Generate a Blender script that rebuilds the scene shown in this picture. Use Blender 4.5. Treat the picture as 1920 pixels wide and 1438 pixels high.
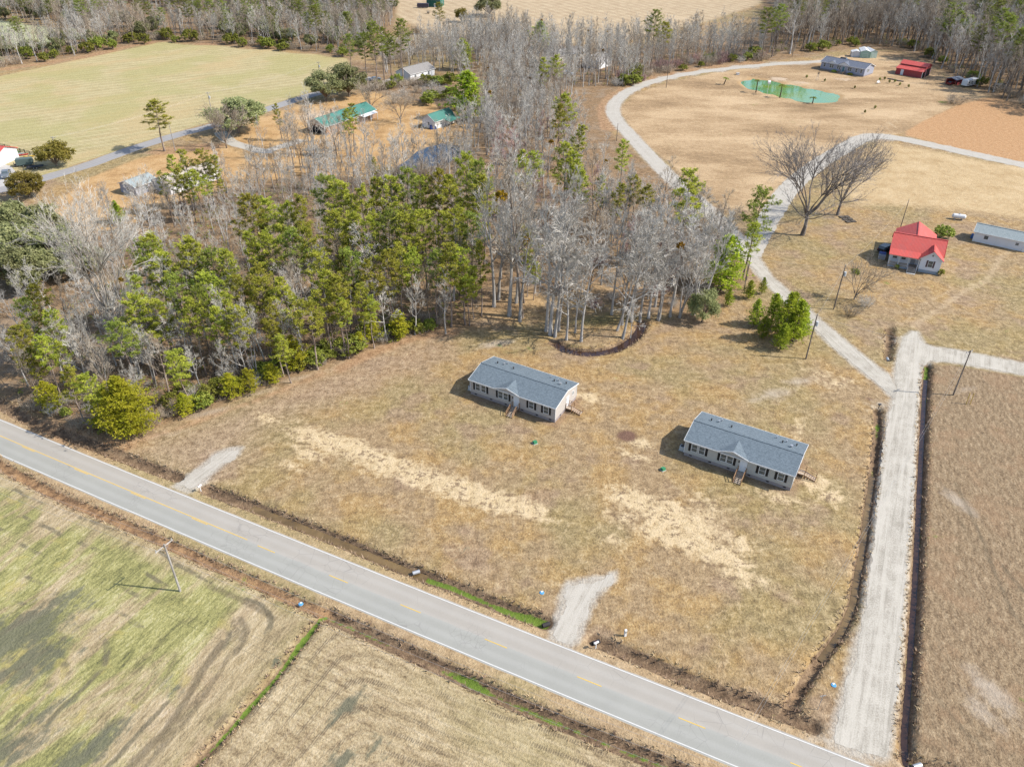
import bpy, math, random
import numpy as np
from mathutils import Vector, Matrix
from mathutils.geometry import tessellate_polygon

for o in list(bpy.data.objects):
    bpy.data.objects.remove(o)
SC = bpy.context.scene
COL = SC.collection
PI = math.pi

# ------------------------------------------------------------------ camera, sky, sun
FOC, PITCH, ROLL, HGT = 1453.1, math.radians(34.21), math.radians(0.46), 80.02
_cp, _sp, _c, _s = math.cos(PITCH), math.sin(PITCH), math.cos(ROLL), math.sin(ROLL)
UP0 = np.array([0, _sp, _cp]); RI0 = np.array([1.0, 0, 0]); FW = np.array([0, _cp, -_sp])
RI = _c * RI0 + _s * UP0
UPV = -_s * RI0 + _c * UP0
cam = bpy.data.cameras.new('camera')
cam.sensor_fit = 'HORIZONTAL'; cam.sensor_width = 36.0; cam.lens = FOC / 1920 * 36
cam.clip_start = 1.0; cam.clip_end = 9000
co = bpy.data.objects.new('camera', cam); COL.objects.link(co)
M = Matrix.Identity(4)
for i in range(3):
    M[i][0] = RI[i]; M[i][1] = UPV[i]; M[i][2] = -FW[i]
M[2][3] = HGT
co.matrix_world = M
SC.camera = co

SUN_AZ, SUN_EL = math.radians(-7.0), math.radians(43.0)     # direction of the sun, measured from +X
sd = Vector((math.cos(SUN_AZ) * math.cos(SUN_EL), math.sin(SUN_AZ) * math.cos(SUN_EL), math.sin(SUN_EL)))
W = bpy.data.worlds.new("World"); SC.world = W; W.use_nodes = True
wn = W.node_tree.nodes; wl = W.node_tree.links
bg = wn.get('Background') or wn.new('ShaderNodeBackground')
sky = wn.new('ShaderNodeTexSky'); sky.sky_type = 'NISHITA'; sky.sun_disc = False
sky.sun_elevation = SUN_EL; sky.sun_rotation = PI / 2 - SUN_AZ
sky.air_density = 1.0; sky.dust_density = 1.2; sky.ozone_density = 1.0
wl.new(sky.outputs[0], bg.inputs[0]); bg.inputs[1].default_value = 0.15
sun = bpy.data.lights.new('sun', 'SUN'); sun.energy = 4.3; sun.angle = math.radians(0.53); sun.color = (1.0, 0.95, 0.87)
so = bpy.data.objects.new('sun', sun); COL.objects.link(so)
so.rotation_euler = sd.to_track_quat('Z', 'Y').to_euler(); so.location = (0, 0, 200)
SC.view_settings.view_transform = 'Standard'
SC.view_settings.look = 'None'
SC.view_settings.exposure = 0.76
SC.view_settings.gamma = 1.0
SC.view_settings.use_curve_mapping = False
try:
    SC.cycles.max_bounces = 6; SC.cycles.diffuse_bounces = 3; SC.cycles.transparent_max_bounces = 8
    SC.cycles.use_denoising = True; SC.cycles.denoiser = 'OPENIMAGEDENOISE'; SC.cycles.denoising_input_passes = 'RGB_ALBEDO_NORMAL'; SC.cycles.denoising_prefilter = 'NONE'
except Exception:
    pass

# ------------------------------------------------------------------ survey helpers
def ground_at(px, py, z=0.0):
    """World point at height z that the surveyed photo point (px, py) of the 1920 x 1438 frame stands on."""
    d = FW + (px - 960) / FOC * RI - (py - 719) / FOC * UPV
    t = (z - HGT) / d[2]
    return Vector((t * d[0], t * d[1], z))
def G2(pts):
    return [tuple(ground_at(*p)[:2]) for p in pts]
def frame_at(w):
    d = np.array([w[0], w[1], w[2] - HGT]); z = d @ FW
    return 960 + FOC * (d @ RI) / z, 719 - FOC * (d @ UPV) / z

def in_poly(X, Y, poly):
    inside = np.zeros(X.shape, bool)
    n = len(poly)
    for i in range(n):
        x1, y1 = poly[i]; x2, y2 = poly[(i + 1) % n]
        if y1 == y2: continue
        c = ((y1 > Y) != (y2 > Y)) & (X < (x2 - x1) * (Y - y1) / (y2 - y1) + x1)
        inside ^= c
    return inside
def line_dist(X, Y, pts, closed=False):
    D = np.full(X.shape, 1e9)
    n = len(pts)
    for i in range(n if closed else n - 1):
        x1, y1 = pts[i]; x2, y2 = pts[(i + 1) % n]
        dx, dy = x2 - x1, y2 - y1; L = dx * dx + dy * dy + 1e-12
        t = np.clip(((X - x1) * dx + (Y - y1) * dy) / L, 0, 1)
        D = np.minimum(D, np.hypot(X - x1 - t * dx, Y - y1 - t * dy))
    return D

# ------------------------------------------------------------------ node helpers
class NT:
    def __init__(s, name, rough=0.9):
        s.m = bpy.data.materials.new(name); s.m.use_nodes = True
        s.t = s.m.node_tree; s.n = s.t.nodes; s.l = s.t.links
        s.b = s.n.get('Principled BSDF')
        s.b.inputs['Roughness'].default_value = rough
        if 'Specular IOR Level' in s.b.inputs: s.b.inputs['Specular IOR Level'].default_value = 0.2
    def put(s, inp, v):
        if isinstance(v, bpy.types.NodeSocket): s.l.new(v, inp)
        elif v is not None:
            if isinstance(v, (tuple, list)) and len(v) == 3 and inp.type == 'RGBA': v = (*v, 1)
            inp.default_value = v
    def pos(s):
        return s.n.new('ShaderNodeNewGeometry').outputs['Position']
    def obj(s):
        return s.n.new('ShaderNodeTexCoord').outputs['Object']
    def mapping(s, v, scale=(1, 1, 1), rot=(0, 0, 0), loc=(0, 0, 0)):
        k = s.n.new('ShaderNodeMapping'); s.put(k.inputs[0], v)
        k.inputs['Scale'].default_value = scale; k.inputs['Rotation'].default_value = rot; k.inputs['Location'].default_value = loc
        return k.outputs[0]
    def along(s, v, p, q, short, long):
        """coordinates drawn out along the ground direction p to q"""
        a, b = ground_at(*p), ground_at(*q); th = math.atan2(b.y - a.y, b.x - a.x)
        return s.mapping(s.mapping(v, (1, 1, 1), (0, 0, -th)), (long, short, 1))
    def noise(s, v, scale, detail=3, rough=0.55, dist=0.0):
        k = s.n.new('ShaderNodeTexNoise'); s.put(k.inputs['Vector'], v)
        k.inputs['Scale'].default_value = scale; k.inputs['Detail'].default_value = detail
        k.inputs['Roughness'].default_value = rough; k.inputs['Distortion'].default_value = dist
        return k.outputs[0]
    def voro(s, v, scale, feature='F1', rand=1.0):
        k = s.n.new('ShaderNodeTexVoronoi'); k.feature = feature; s.put(k.inputs['Vector'], v)
        k.inputs['Scale'].default_value = scale; k.inputs['Randomness'].default_value = rand
        return k.outputs[0]
    def wave(s, v, scale, dist=0.0, dscale=1.0, direction='X'):
        k = s.n.new('ShaderNodeTexWave'); k.bands_direction = direction; s.put(k.inputs['Vector'], v)
        k.inputs['Scale'].default_value = scale; k.inputs['Distortion'].default_value = dist
        k.inputs['Detail'].default_value = 2; k.inputs['Detail Scale'].default_value = dscale
        return k.outputs['Fac']
    def attr(s, name):
        k = s.n.new('ShaderNodeAttribute'); k.attribute_name = name
        return k.outputs['Fac']
    def math(s, op, a, b=None, c=None):
        k = s.n.new('ShaderNodeMath'); k.operation = op; s.put(k.inputs[0], a)
        if b is not None: s.put(k.inputs[1], b)
        if c is not None: s.put(k.inputs[2], c)
        return k.outputs[0]
    def step(s, v, lo, hi):
        k = s.n.new('ShaderNodeMapRange'); k.interpolation_type = 'SMOOTHSTEP'; s.put(k.inputs[0], v)
        s.put(k.inputs[1], lo); s.put(k.inputs[2], hi)
        return k.outputs[0]
    def mix(s, f, a, b, blend='MIX'):
        k = s.n.new('ShaderNodeMix'); k.data_type = 'RGBA'; k.blend_type = blend
        s.put(k.inputs[0], f); s.put(k.inputs[6], a); s.put(k.inputs[7], b)
        return k.outputs[2]
    def ramp(s, f, *stops):
        k = s.n.new('ShaderNodeValToRGB'); s.put(k.inputs[0], f)
        el = k.color_ramp.elements
        while len(el) < len(stops): el.new(0.5)
        for e, (p, c) in zip(el, stops):
            e.position = p; e.color = (*c, 1) if len(c) == 3 else c
        return k.outputs[0]
    def rnd(s):
        return s.n.new('ShaderNodeObjectInfo').outputs['Random']
    def hsv(s, c, h=0.5, sat=1.0, v=1.0):
        k = s.n.new('ShaderNodeHueSaturation'); s.put(k.inputs['Hue'], h); s.put(k.inputs['Saturation'], sat); s.put(k.inputs['Value'], v); s.put(k.inputs['Color'], c)
        return k.outputs[0]
    def bump(s, h, dist=0.1, strength=1.0):
        k = s.n.new('ShaderNodeBump'); s.put(k.inputs['Height'], h); k.inputs['Distance'].default_value = dist; k.inputs['Strength'].default_value = strength
        s.l.new(k.outputs[0], s.b.inputs['Normal'])
    def col(s, c):
        s.put(s.b.inputs['Base Color'], c); return s.m

_mats = {}
GA = 0.76      # real-world reflectances: the picture's brightness comes from the exposure
def dim(c): return tuple(x * GA for x in c)
def plain(name, c, rough=0.7, spec=0.3, metal=0.0, var=0.12, scale=3.0):
    if name in _mats: return _mats[name]
    t = NT(name, rough); t.b.inputs['Metallic'].default_value = metal
    if 'Specular IOR Level' in t.b.inputs: t.b.inputs['Specular IOR Level'].default_value = spec
    c = dim(c); n = t.noise(t.obj(), scale, 4)
    t.col(t.mix(n, tuple(x * (1 - var) for x in c), tuple(min(1, x * (1 + var)) for x in c)))
    _mats[name] = t.m
    return t.m

def leaf_mat(name, a, b, hue=0.02, trans=0.35):
    t = NT(name, 0.75)
    n = t.noise(t.pos(), 0.45, 3)
    n2 = t.noise(t.pos(), 2.2, 2)
    c = t.mix(t.step(t.math('ADD', t.math('MULTIPLY', n, 0.6), t.math('MULTIPLY', n2, 0.4)), 0.35, 0.65), a, b)
    r = t.rnd()
    c = t.hsv(c, t.math('ADD', t.math('MULTIPLY', r, hue * 1.25), 0.5 - hue), 1.0, t.math('ADD', t.math('MULTIPLY', r, 0.5), 0.72))
    t.col(c)
    tr = t.n.new('ShaderNodeBsdfTranslucent'); t.put(tr.inputs[0], c)
    ms = t.n.new('ShaderNodeMixShader'); ms.inputs[0].default_value = trans
    t.l.new(t.b.outputs[0], ms.inputs[1]); t.l.new(tr.outputs[0], ms.inputs[2])
    t.l.new(ms.outputs[0], t.n['Material Output'].inputs[0])
    return t.m
def bark_mat(name, a, b):
    t = NT(name, 0.9); a = dim(a); b = dim(b)
    n = t.noise(t.mapping(t.pos(), (1, 1, 0.3)), 1.3, 4)
    c = t.mix(t.step(n, 0.35, 0.65), a, b)
    r = t.rnd()
    c = t.hsv(c, 0.5, 1.0, t.math('ADD', t.math('MULTIPLY', r, 0.4), 0.8))
    return t.col(c)

# ------------------------------------------------------------------ mesh helpers
class MB:
    def __init__(s): s.v = []; s.f = []
    def quad(s, *p):
        n = len(s.v); s.v += [tuple(q) for q in p]; s.f.append(tuple(range(n, n + len(p)))); return s
    def box(s, c, d, rz=0.0):
        cx, cy, cz = c; hx, hy, hz = d[0] / 2, d[1] / 2, d[2] / 2
        ca, sa = math.cos(rz), math.sin(rz); n = len(s.v)
        for z in (-hz, hz):
            for x, y in ((-hx, -hy), (hx, -hy), (hx, hy), (-hx, hy)):
                s.v.append((cx + x * ca - y * sa, cy + x * sa + y * ca, cz + z))
        s.f += [tuple(n + i for i in q) for q in ((3, 2, 1, 0), (4, 5, 6, 7), (0, 1, 5, 4), (1, 2, 6, 5), (2, 3, 7, 6), (3, 0, 4, 7))]
        return s
    def beam(s, a, b, w, h):
        """a square bar from a to b"""
        a, b = Vector(a), Vector(b); d = (b - a).normalized()
        u = d.cross(Vector((0, 0, 1)))
        u = u.normalized() if u.length > 1e-4 else Vector((1, 0, 0))
        v = u.cross(d); n = len(s.v)
        for p in (a, b):
            for x, y in ((-1, -1), (1, -1), (1, 1), (-1, 1)):
                s.v.append(tuple(p + u * x * w / 2 + v * y * h / 2))
        s.f += [tuple(n + i for i in q) for q in ((0, 1, 2, 3), (7, 6, 5, 4), (0, 4, 5, 1), (1, 5, 6, 2), (2, 6, 7, 3), (3, 7, 4, 0))]
        return s
    def slab(s, pts, t):
        """planar polygon thickened downwards by t"""
        n = len(s.v); k = len(pts)
        s.v += [tuple(p) for p in pts] + [(p[0], p[1], p[2] - t) for p in pts]
        s.f.append(tuple(range(n, n + k))); s.f.append(tuple(range(n + 2 * k - 1, n + k - 1, -1)))
        for i in range(k):
            j = (i + 1) % k; s.f.append((n + i, n + k + i, n + k + j, n + j))
        return s
    def prism(s, prof, x0, x1, axis='x'):
        """profile of (u, z) pairs extruded along x (u = y) or along y (u = x)"""
        n = len(s.v); k = len(prof)
        for q in (x0, x1):
            for u, z in prof:
                s.v.append((q, u, z) if axis == 'x' else (u, q, z))
        s.f.append(tuple(range(n, n + k))); s.f.append(tuple(range(n + 2 * k - 1, n + k - 1, -1)))
        for i in range(k):
            j = (i + 1) % k; s.f.append((n + i, n + k + i, n + k + j, n + j))
        return s
    def tube(s, pts, rad, n=6, cap=True):
        P = [Vector(p) for p in pts]; base = len(s.v)
        for i, p in enumerate(P):
            d = (P[min(i + 1, len(P) - 1)] - P[max(i - 1, 0)]).normalized()
            u = d.cross(Vector((0.31, 0.17, 0.93)))
            u = u.normalized() if u.length > 1e-3 else Vector((1, 0, 0))
            w = d.cross(u); r = rad[i] if isinstance(rad, (list, tuple)) else rad
            for k in range(n):
                a = 2 * PI * k / n; s.v.append(tuple(p + (u * math.cos(a) + w * math.sin(a)) * r))
        for i in range(len(P) - 1):
            for k in range(n):
                a = base + i * n + k; b = base + i * n + (k + 1) % n
                s.f.append((a, b, b + n, a + n))
        if cap:
            s.f.append(tuple(range(base + n - 1, base - 1, -1)))
            s.f.append(tuple(range(base + (len(P) - 1) * n, base + len(P) * n)))
        return s
    def ball(s, c, r, seg=10, rings=6, jit=0.0, rng=random):
        base = len(s.v); rx, ry, rz = (r, r, r) if not isinstance(r, tuple) else r
        for i in range(rings + 1):
            t = PI * i / rings
            for k in range(seg):
                a = 2 * PI * k / seg; j = 1 + rng.uniform(-jit, jit)
                s.v.append((c[0] + rx * math.sin(t) * math.cos(a) * j, c[1] + ry * math.sin(t) * math.sin(a) * j, c[2] + rz * math.cos(t) * j))
        for i in range(rings):
            for k in range(seg):
                a = base + i * seg + k; b = base + i * seg + (k + 1) % seg
                s.f.append((a, a + seg, b + seg, b))
        return s
    def mesh(s, name, m):
        me = bpy.data.meshes.new(name); me.from_pydata(s.v, [], s.f)
        if m: me.materials.append(m)
        me.update(); return me
    def build(s, name, m, parent=None, loc=None):
        o = bpy.data.objects.new(name, s.mesh(name, m)); COL.objects.link(o)
        if parent is not None: o.parent = parent
        if loc is not None: o.location = loc
        return o

def thing(name, label, cat, loc=(0, 0, 0), rz=0.0, group=None, sc=None):
    o = bpy.data.objects.new(name, None); COL.objects.link(o)
    o.location = loc; o.rotation_euler = (0, 0, rz)
    o.empty_display_size = 0.5
    if sc is not None: o.scale = (sc, sc, sc) if not isinstance(sc, (tuple, list)) else sc
    o['label'] = label; o['category'] = cat
    if group: o['group'] = group
    return o
def tag(o, label, cat, group=None):
    o['label'] = label; o['category'] = cat
    if group: o['group'] = group
    return o
def structure(o, kind='structure', label=None):
    o['kind'] = kind
    if label: o['label'] = label
    return o
def kids(o):
    return [c for c in bpy.data.objects if c.parent is o]
def copy_tree(o, childmap=None, parent=None):
    c = o.copy(); COL.objects.link(c); c.parent = parent
    for ch in list(o.children): copy_tree(ch, None, c)
    return c

def poly_sheet(name, poly, z, m, jit=0.0, stepm=1.0, seed=1, kind='structure', inset=0.0):
    """flat sheet on the ground with a slightly ragged outline"""
    rng = random.Random(seed); out = []; wk = 0.0
    ccw = sum(a[0] * b[1] - b[0] * a[1] for a, b in zip(poly, poly[1:] + poly[:1])) > 0
    n = len(poly)
    for i in range(n):
        a = Vector(poly[i]); b = Vector(poly[(i + 1) % n]); L = (b - a).length
        k = max(1, int(L / stepm)) if jit else 1
        nr = Vector((-(b - a).y, (b - a).x)); nr = nr.normalized() if nr.length > 0 else nr
        for j in range(k):
            wk = wk * .72 + rng.uniform(-jit, jit) * .6; p = a.lerp(b, j / k) + nr * (wk + (inset if ccw else -inset))
            out.append((p.x, p.y, z))
    tri = tessellate_polygon([[Vector(p) for p in out]])
    mb = MB(); mb.v = out
    for t in tri:
        a, b, c = (Vector(out[i]) for i in t)
        mb.f.append(tuple(t) if (b - a).cross(c - a).z > 0 else tuple(reversed(t)))
    return structure(mb.build(name, m), kind)
def offset_line(pts, off):
    P = [Vector(p) for p in pts]; out = []
    for i in range(len(P)):
        d = (P[min(i + 1, len(P) - 1)] - P[max(0, i - 1)]).normalized()
        out.append(P[i] + Vector((-d.y, d.x)) * off)
    return out
def resample(pts, stepm):
    """Catmull-Rom resampling of a ground line"""
    P = [Vector(p) for p in pts]; P = [P[0] * 2 - P[1]] + P + [P[-1] * 2 - P[-2]]
    out = []
    for i in range(1, len(P) - 2):
        a, b, c, d = P[i - 1:i + 3]; n = max(1, int((c - b).length / stepm))
        for k in range(n):
            t = k / n
            out.append(0.5 * ((2 * b) + (c - a) * t + (2 * a - 5 * b + 4 * c - d) * t * t + (3 * b - a - 3 * c + d) * t ** 3))
    out.append(P[-2]); return out
def strip(name, pts, w, z, m, jit=0.0, stepm=1.5, seed=1, kind='structure', crown=0.0, skirt=0.0):
    rng = random.Random(seed); L = resample(pts, stepm)
    cross = [-w / 2, -w / 4, 0, w / 4, w / 2]
    mb = MB(); vv = []; dist = 0.0
    for i, p in enumerate(L):
        d = (L[min(i + 1, len(L) - 1)] - L[max(0, i - 1)]).normalized(); nr = Vector((-d.y, d.x))
        if i: dist += (L[i] - L[i - 1]).length
        for q in cross:
            off = q + (rng.uniform(-jit, jit) if abs(q) == w / 2 else 0)
            r = p + nr * off; mb.v.append((r.x, r.y, z + crown * (1 - (2 * q / w) ** 2) - (skirt if abs(q) == w / 2 else 0)))
            vv.append((q / w + 0.5, dist))
    k = len(cross)
    for i in range(len(L) - 1):
        for j in range(k - 1):
            a = i * k + j; mb.f.append((a + 1, a, a + k, a + k + 1))
    o = mb.build(name, m); structure(o, kind)
    a1 = o.data.attributes.new('across', 'FLOAT', 'POINT'); a1.data.foreach_set('value', [q[0] for q in vv])
    a2 = o.data.attributes.new('along', 'FLOAT', 'POINT'); a2.data.foreach_set('value', [q[1] for q in vv])
    return o

# ------------------------------------------------------------------ ground: one sheet with real ditches and pond basins
DITCH = [  # ground line, half width, depth, bank weight, algae, rust
    ('a', [(-20, 745), (30, 775), (63, 792), (160, 828), (240, 860), (333, 894)], 1.25, .7, 1, 0, .3),
    ('b', [(386, 916), (470, 947), (560, 982), (650, 1018), (700, 1040), (768, 1068), (800, 1080)], 1.25, .8, 1, 0, .15),
    ('c', [(800, 1080), (870, 1106), (940, 1136), (1022, 1166)], 1.25, .8, 1, 1, 0),
    ('d', [(1118, 1200), (1200, 1233), (1280, 1268), (1370, 1303), (1470, 1338), (1524, 1360)], 1.2, .75, 1, .35, 0),
    ('e', [(1646, 768), (1647, 800), (1640, 870), (1630, 940), (1618, 1030), (1607, 1090), (1600, 1130), (1578, 1180), (1540, 1232), (1505, 1285), (1478, 1332)], .95, .85, .75, .35, .35),
    ('f', [(1740, 684), (1735, 740), (1732, 800), (1728, 880), (1725, 950), (1719, 1080), (1713, 1180), (1706, 1290), (1699, 1380), (1702, 1425), (1730, 1436), (1790, 1446)], 1.0, .95, .7, .5, .3),
    ('g', [(-40, 850), (40, 893), (100, 925), (200, 968), (300, 1012), (400, 1058), (470, 1088), (540, 1120), (610, 1150)], 1.1, .5, .8, 0, .6),
    ('h', [(610, 1150), (690, 1186), (780, 1228), (880, 1275), (980, 1322), (1100, 1372), (1200, 1413), (1290, 1450), (1420, 1500)], 1.2, .8, 1, .6, 0),
    ('i', [(606, 1152), (560, 1210), (520, 1264), (480, 1310), (430, 1366), (360, 1440), (300, 1500)], .8, .45, .6, 1, 0),
    ('j', [(1669, 615), (1668, 640), (1664, 672)], 1.1, .8, .6, 0, 0),
    ('k', [(1040, 640), (1058, 652), (1085, 659), (1120, 659), (1150, 653), (1180, 638), (1196, 622), (1205, 603)], 1.6, .9, .9, 0, .25),
]
POND1 = G2([(1388, 156), (1398, 151), (1412, 147.5), (1434, 149), (1459, 154.5), (1496, 161.5), (1527, 168), (1559, 173.5), (1577, 179.5), (1571, 186), (1548, 192), (1527, 192), (1496, 187), (1465, 180), (1434, 172), (1410, 166), (1393, 160.5)])
POND2 = G2([(742, 312), (764, 298), (785, 279), (826, 268), (862, 272), (864, 288), (842, 304), (800, 312), (765, 318)])
ditch_lines = [(n, [tuple(v) for v in resample(G2(p), 2.0)], hw, dp, bw, al, ru) for n, p, hw, dp, bw, al, ru in DITCH]

def axis(lo, a, b, hi, s, g):
    c = list(np.arange(a, b, s)); q = s
    while c[-1] < hi: q = min(q * g, 400); c.append(c[-1] + q)
    q = s; f = []
    x = a
    while x > lo: q = min(q * g, 400); x -= q; f.append(x)
    return np.array(f[::-1] + c)
xs = axis(-4200, -98, 98, 4200, 0.45, 1.032)
ys = axis(-900, 34, 140, 5200, 0.45, 1.032)
GX, GY = np.meshgrid(xs, ys)
GX = GX.ravel().astype(np.float64); GY = GY.ravel().astype(np.float64)
GZ = np.zeros_like(GX)
ATT = {}
def blank(): return np.zeros_like(GX)
def near(pts, m):
    a = np.array(pts); lo = a.min(0) - m; hi = a.max(0) + m
    return np.where((GX > lo[0]) & (GX < hi[0]) & (GY > lo[1]) & (GY < hi[1]))[0]
def zone(name, poly, w=3.0, gain=1.0, px=True):
    """0 far outside, 0.5 on the outline, 1 well inside; w metres on either side"""
    p = G2(poly) if px else poly
    a = ATT.setdefault(name, blank()); ix = near(p, w * 1.2)
    X, Y = GX[ix], GY[ix]
    s = np.where(in_poly(X, Y, p), 1, -1) * line_dist(X, Y, p, True)
    a[ix] = np.maximum(a[ix], np.clip(0.5 + s / (2 * w), 0, 1) * gain)
def zline(name, pts, hw, w=1.5, gain=1.0):
    if name == 'track': hw += .18; w += .15
    p = [tuple(v) for v in resample(G2(pts), 3.0)]
    a = ATT.setdefault(name, blank()); ix = near(p, hw + w * 1.2)
    s = hw - line_dist(GX[ix], GY[ix], p)
    a[ix] = np.maximum(a[ix], np.clip(0.5 + s / (2 * w), 0, 1) * gain)
def zspot(name, c, rx, ry, rot=0.0, gain=1.0):
    """soft oval patch centred on a photo point, radii in metres, long side along rot"""
    x, y = ground_at(*c)[:2]; a = ATT.setdefault(name, blank())
    R_ = max(rx, ry) * 2.2
    ix = np.where((abs(GX - x) < R_) & (abs(GY - y) < R_))[0]
    dx, dy = GX[ix] - x, GY[ix] - y
    u = (dx * math.cos(rot) + dy * math.sin(rot)) / rx; v = (-dx * math.sin(rot) + dy * math.cos(rot)) / ry
    a[ix] = np.maximum(a[ix], np.clip(1 - 0.5 * np.hypot(u, v), 0, 1) * gain)

for n in ('ditch', 'algae', 'rust'): ATT[n] = blank()
for n, L, hw, dp, bw, al, ru in ditch_lines:
    ix = near(L, 6); d = line_dist(GX[ix], GY[ix], L)
    wob = 0.25 * np.sin(GX[ix] * 1.7 + GY[ix] * 0.9) + 0.18 * np.sin(GX[ix] * 0.61 - GY[ix] * 1.3)
    t = np.clip(1 - d / (hw * (1 + 0.18 * wob)), 0, 1)
    GZ[ix] = np.minimum(GZ[ix], -dp * np.clip(t * 1.45, 0, 1) ** 0.8)
    ATT['ditch'][ix] = np.maximum(ATT['ditch'][ix], np.clip(1.35 - d / hw, 0, 1) * bw)
    ATT['algae'][ix] = np.maximum(ATT['algae'][ix], np.clip(1 - d / (hw * .62), 0, 1) * al)
    ATT['rust'][ix] = np.maximum(ATT['rust'][ix], np.clip(1.25 - d / (hw * 2.0), 0, 1) * ru)
for P_, dp in ((POND1, 1.6), (POND2, 1.4)):
    ix = near(P_, 6); s = np.where(in_poly(GX[ix], GY[ix], P_), 1, -1) * line_dist(GX[ix], GY[ix], P_, True)
    GZ[ix] = np.minimum(GZ[ix], -dp * np.clip((s + 1.2) / 4.0, 0, 1))
    a = ATT.setdefault('mud', blank()); a[ix] = np.maximum(a[ix], np.clip(1 - np.abs(s) / 4.5, 0, 1))

# land use, drawn as outlines on the survey frame
WOOD_MAIN = [(-60, 470), (0, 745), (40, 772), (75, 795), (130, 818), (235, 822), (300, 800), (390, 770), (470, 738), (550, 708), (610, 686), (690, 660), (770, 630), (850, 618), (905, 612), (960, 605), (1010, 560), (1090, 545), (1190, 590), (1290, 588), (1350, 572), (1392, 545), (1398, 505), (1375, 470), (1330, 425), (1290, 385), (1240, 330), (1200, 295), (1150, 255), (1128, 220), (1130, 190), (1160, 168), (1240, 141), (1320, 126), (1420, 115), (1430, 60), (1300, 70), (1180, 95), (1060, 85), (1000, 70), (930, 60), (880, 75), (860, 110), (870, 150), (900, 200), (890, 260), (860, 320), (700, 335), (560, 330), (430, 352), (330, 380), (250, 420), (170, 440), (90, 400), (0, 395)]
zone('litter', WOOD_MAIN, 4)
zone('litter', [(1430, 118), (1545, 100), (1610, 90), (1700, 97), (1760, 128), (1810, 160), (1920, 205), (2200, 300), (2300, -30), (1430, -110)], 6)
zone('litter', [(-60, 137), (0, 128), (150, 105), (300, 78), (420, 86), (560, 97), (650, 108), (700, 100), (735, 60), (745, 10), (760, -80), (-300, -80), (-300, 10), (0, 12), (120, 40), (140, 70), (60, 88), (-60, 92)], 5)
zone('litter', [(655, 112), (720, 128), (860, 165), (880, 200), (800, 195), (700, 172), (640, 160)], 5)
zone('yard', [(470, 290), (430, 260), (480, 225), (600, 185), (680, 170), (790, 190), (880, 200), (890, 262), (760, 290), (690, 330), (560, 338), (430, 350)], 5)
zone('yard', [(110, 375), (90, 400), (170, 445), (250, 425), (330, 385), (430, 352), (470, 300), (430, 275), (350, 270), (250, 300), (160, 335)], 4, .9)
zone('green', [(-500, 300), (-120, 175), (0, 143), (150, 112), (300, 80), (420, 88), (560, 100), (650, 110), (668, 128), (590, 170), (480, 207), (370, 236), (250, 272), (150, 306), (90, 330), (0, 345), (-300, 430)], 3)
zone('pale', [(-60, 95), (0, 90), (62, 88), (132, 76), (128, 64), (90, 52), (0, 38), (-120, 20)], 5)
zone('pale', [(180, 22), (250, 14), (420, 40), (360, 52), (260, 48)], 6)
zone('furrow', [(690, -10), (760, 40), (820, 70), (900, 66), (1000, 84), (1120, 80), (1240, 60), (1330, 40), (1420, 10), (1500, -60), (1400, -110), (700, -110)], 8)
zone('meadow', [(-300, 700), (-60, 850), (40, 897), (150, 950), (300, 1018), (440, 1080), (590, 1150), (555, 1200), (490, 1285), (430, 1350), (340, 1445), (250, 1540), (-400, 1560)], 3.5)
zone('stubble', [(612, 1160), (700, 1200), (800, 1250), (960, 1325), (1150, 1402), (1300, 1470), (1260, 1560), (240, 1560), (385, 1440), (470, 1335), (560, 1222)], 1.4)
zone('rough', [(1748, 690), (1780, 684), (1920, 708), (2200, 760), (2200, 1560), (1740, 1560), (1705, 1380), (1716, 1180), (1730, 950)], 1.4)
zone('redfield', [(1690, 252), (1730, 228), (1790, 200), (1850, 183), (1920, 176), (2100, 200), (2200, 420), (1920, 305), (1800, 280)], 2.5)
zone('lawnfar', [(1160, 205), (1190, 178), (1260, 152), (1340, 137), (1440, 124), (1545, 110), (1640, 96), (1720, 102), (1790, 160), (1860, 180), (1790, 200), (1690, 252), (1640, 255), (1530, 318), (1450, 400), (1360, 390), (1270, 318), (1200, 262)], 3)
zone('straw', [(1560, 330), (1650, 266), (1730, 280), (1850, 303), (1990, 325), (2000, 420), (1850, 400), (1700, 385), (1600, 385)], 5)
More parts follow.
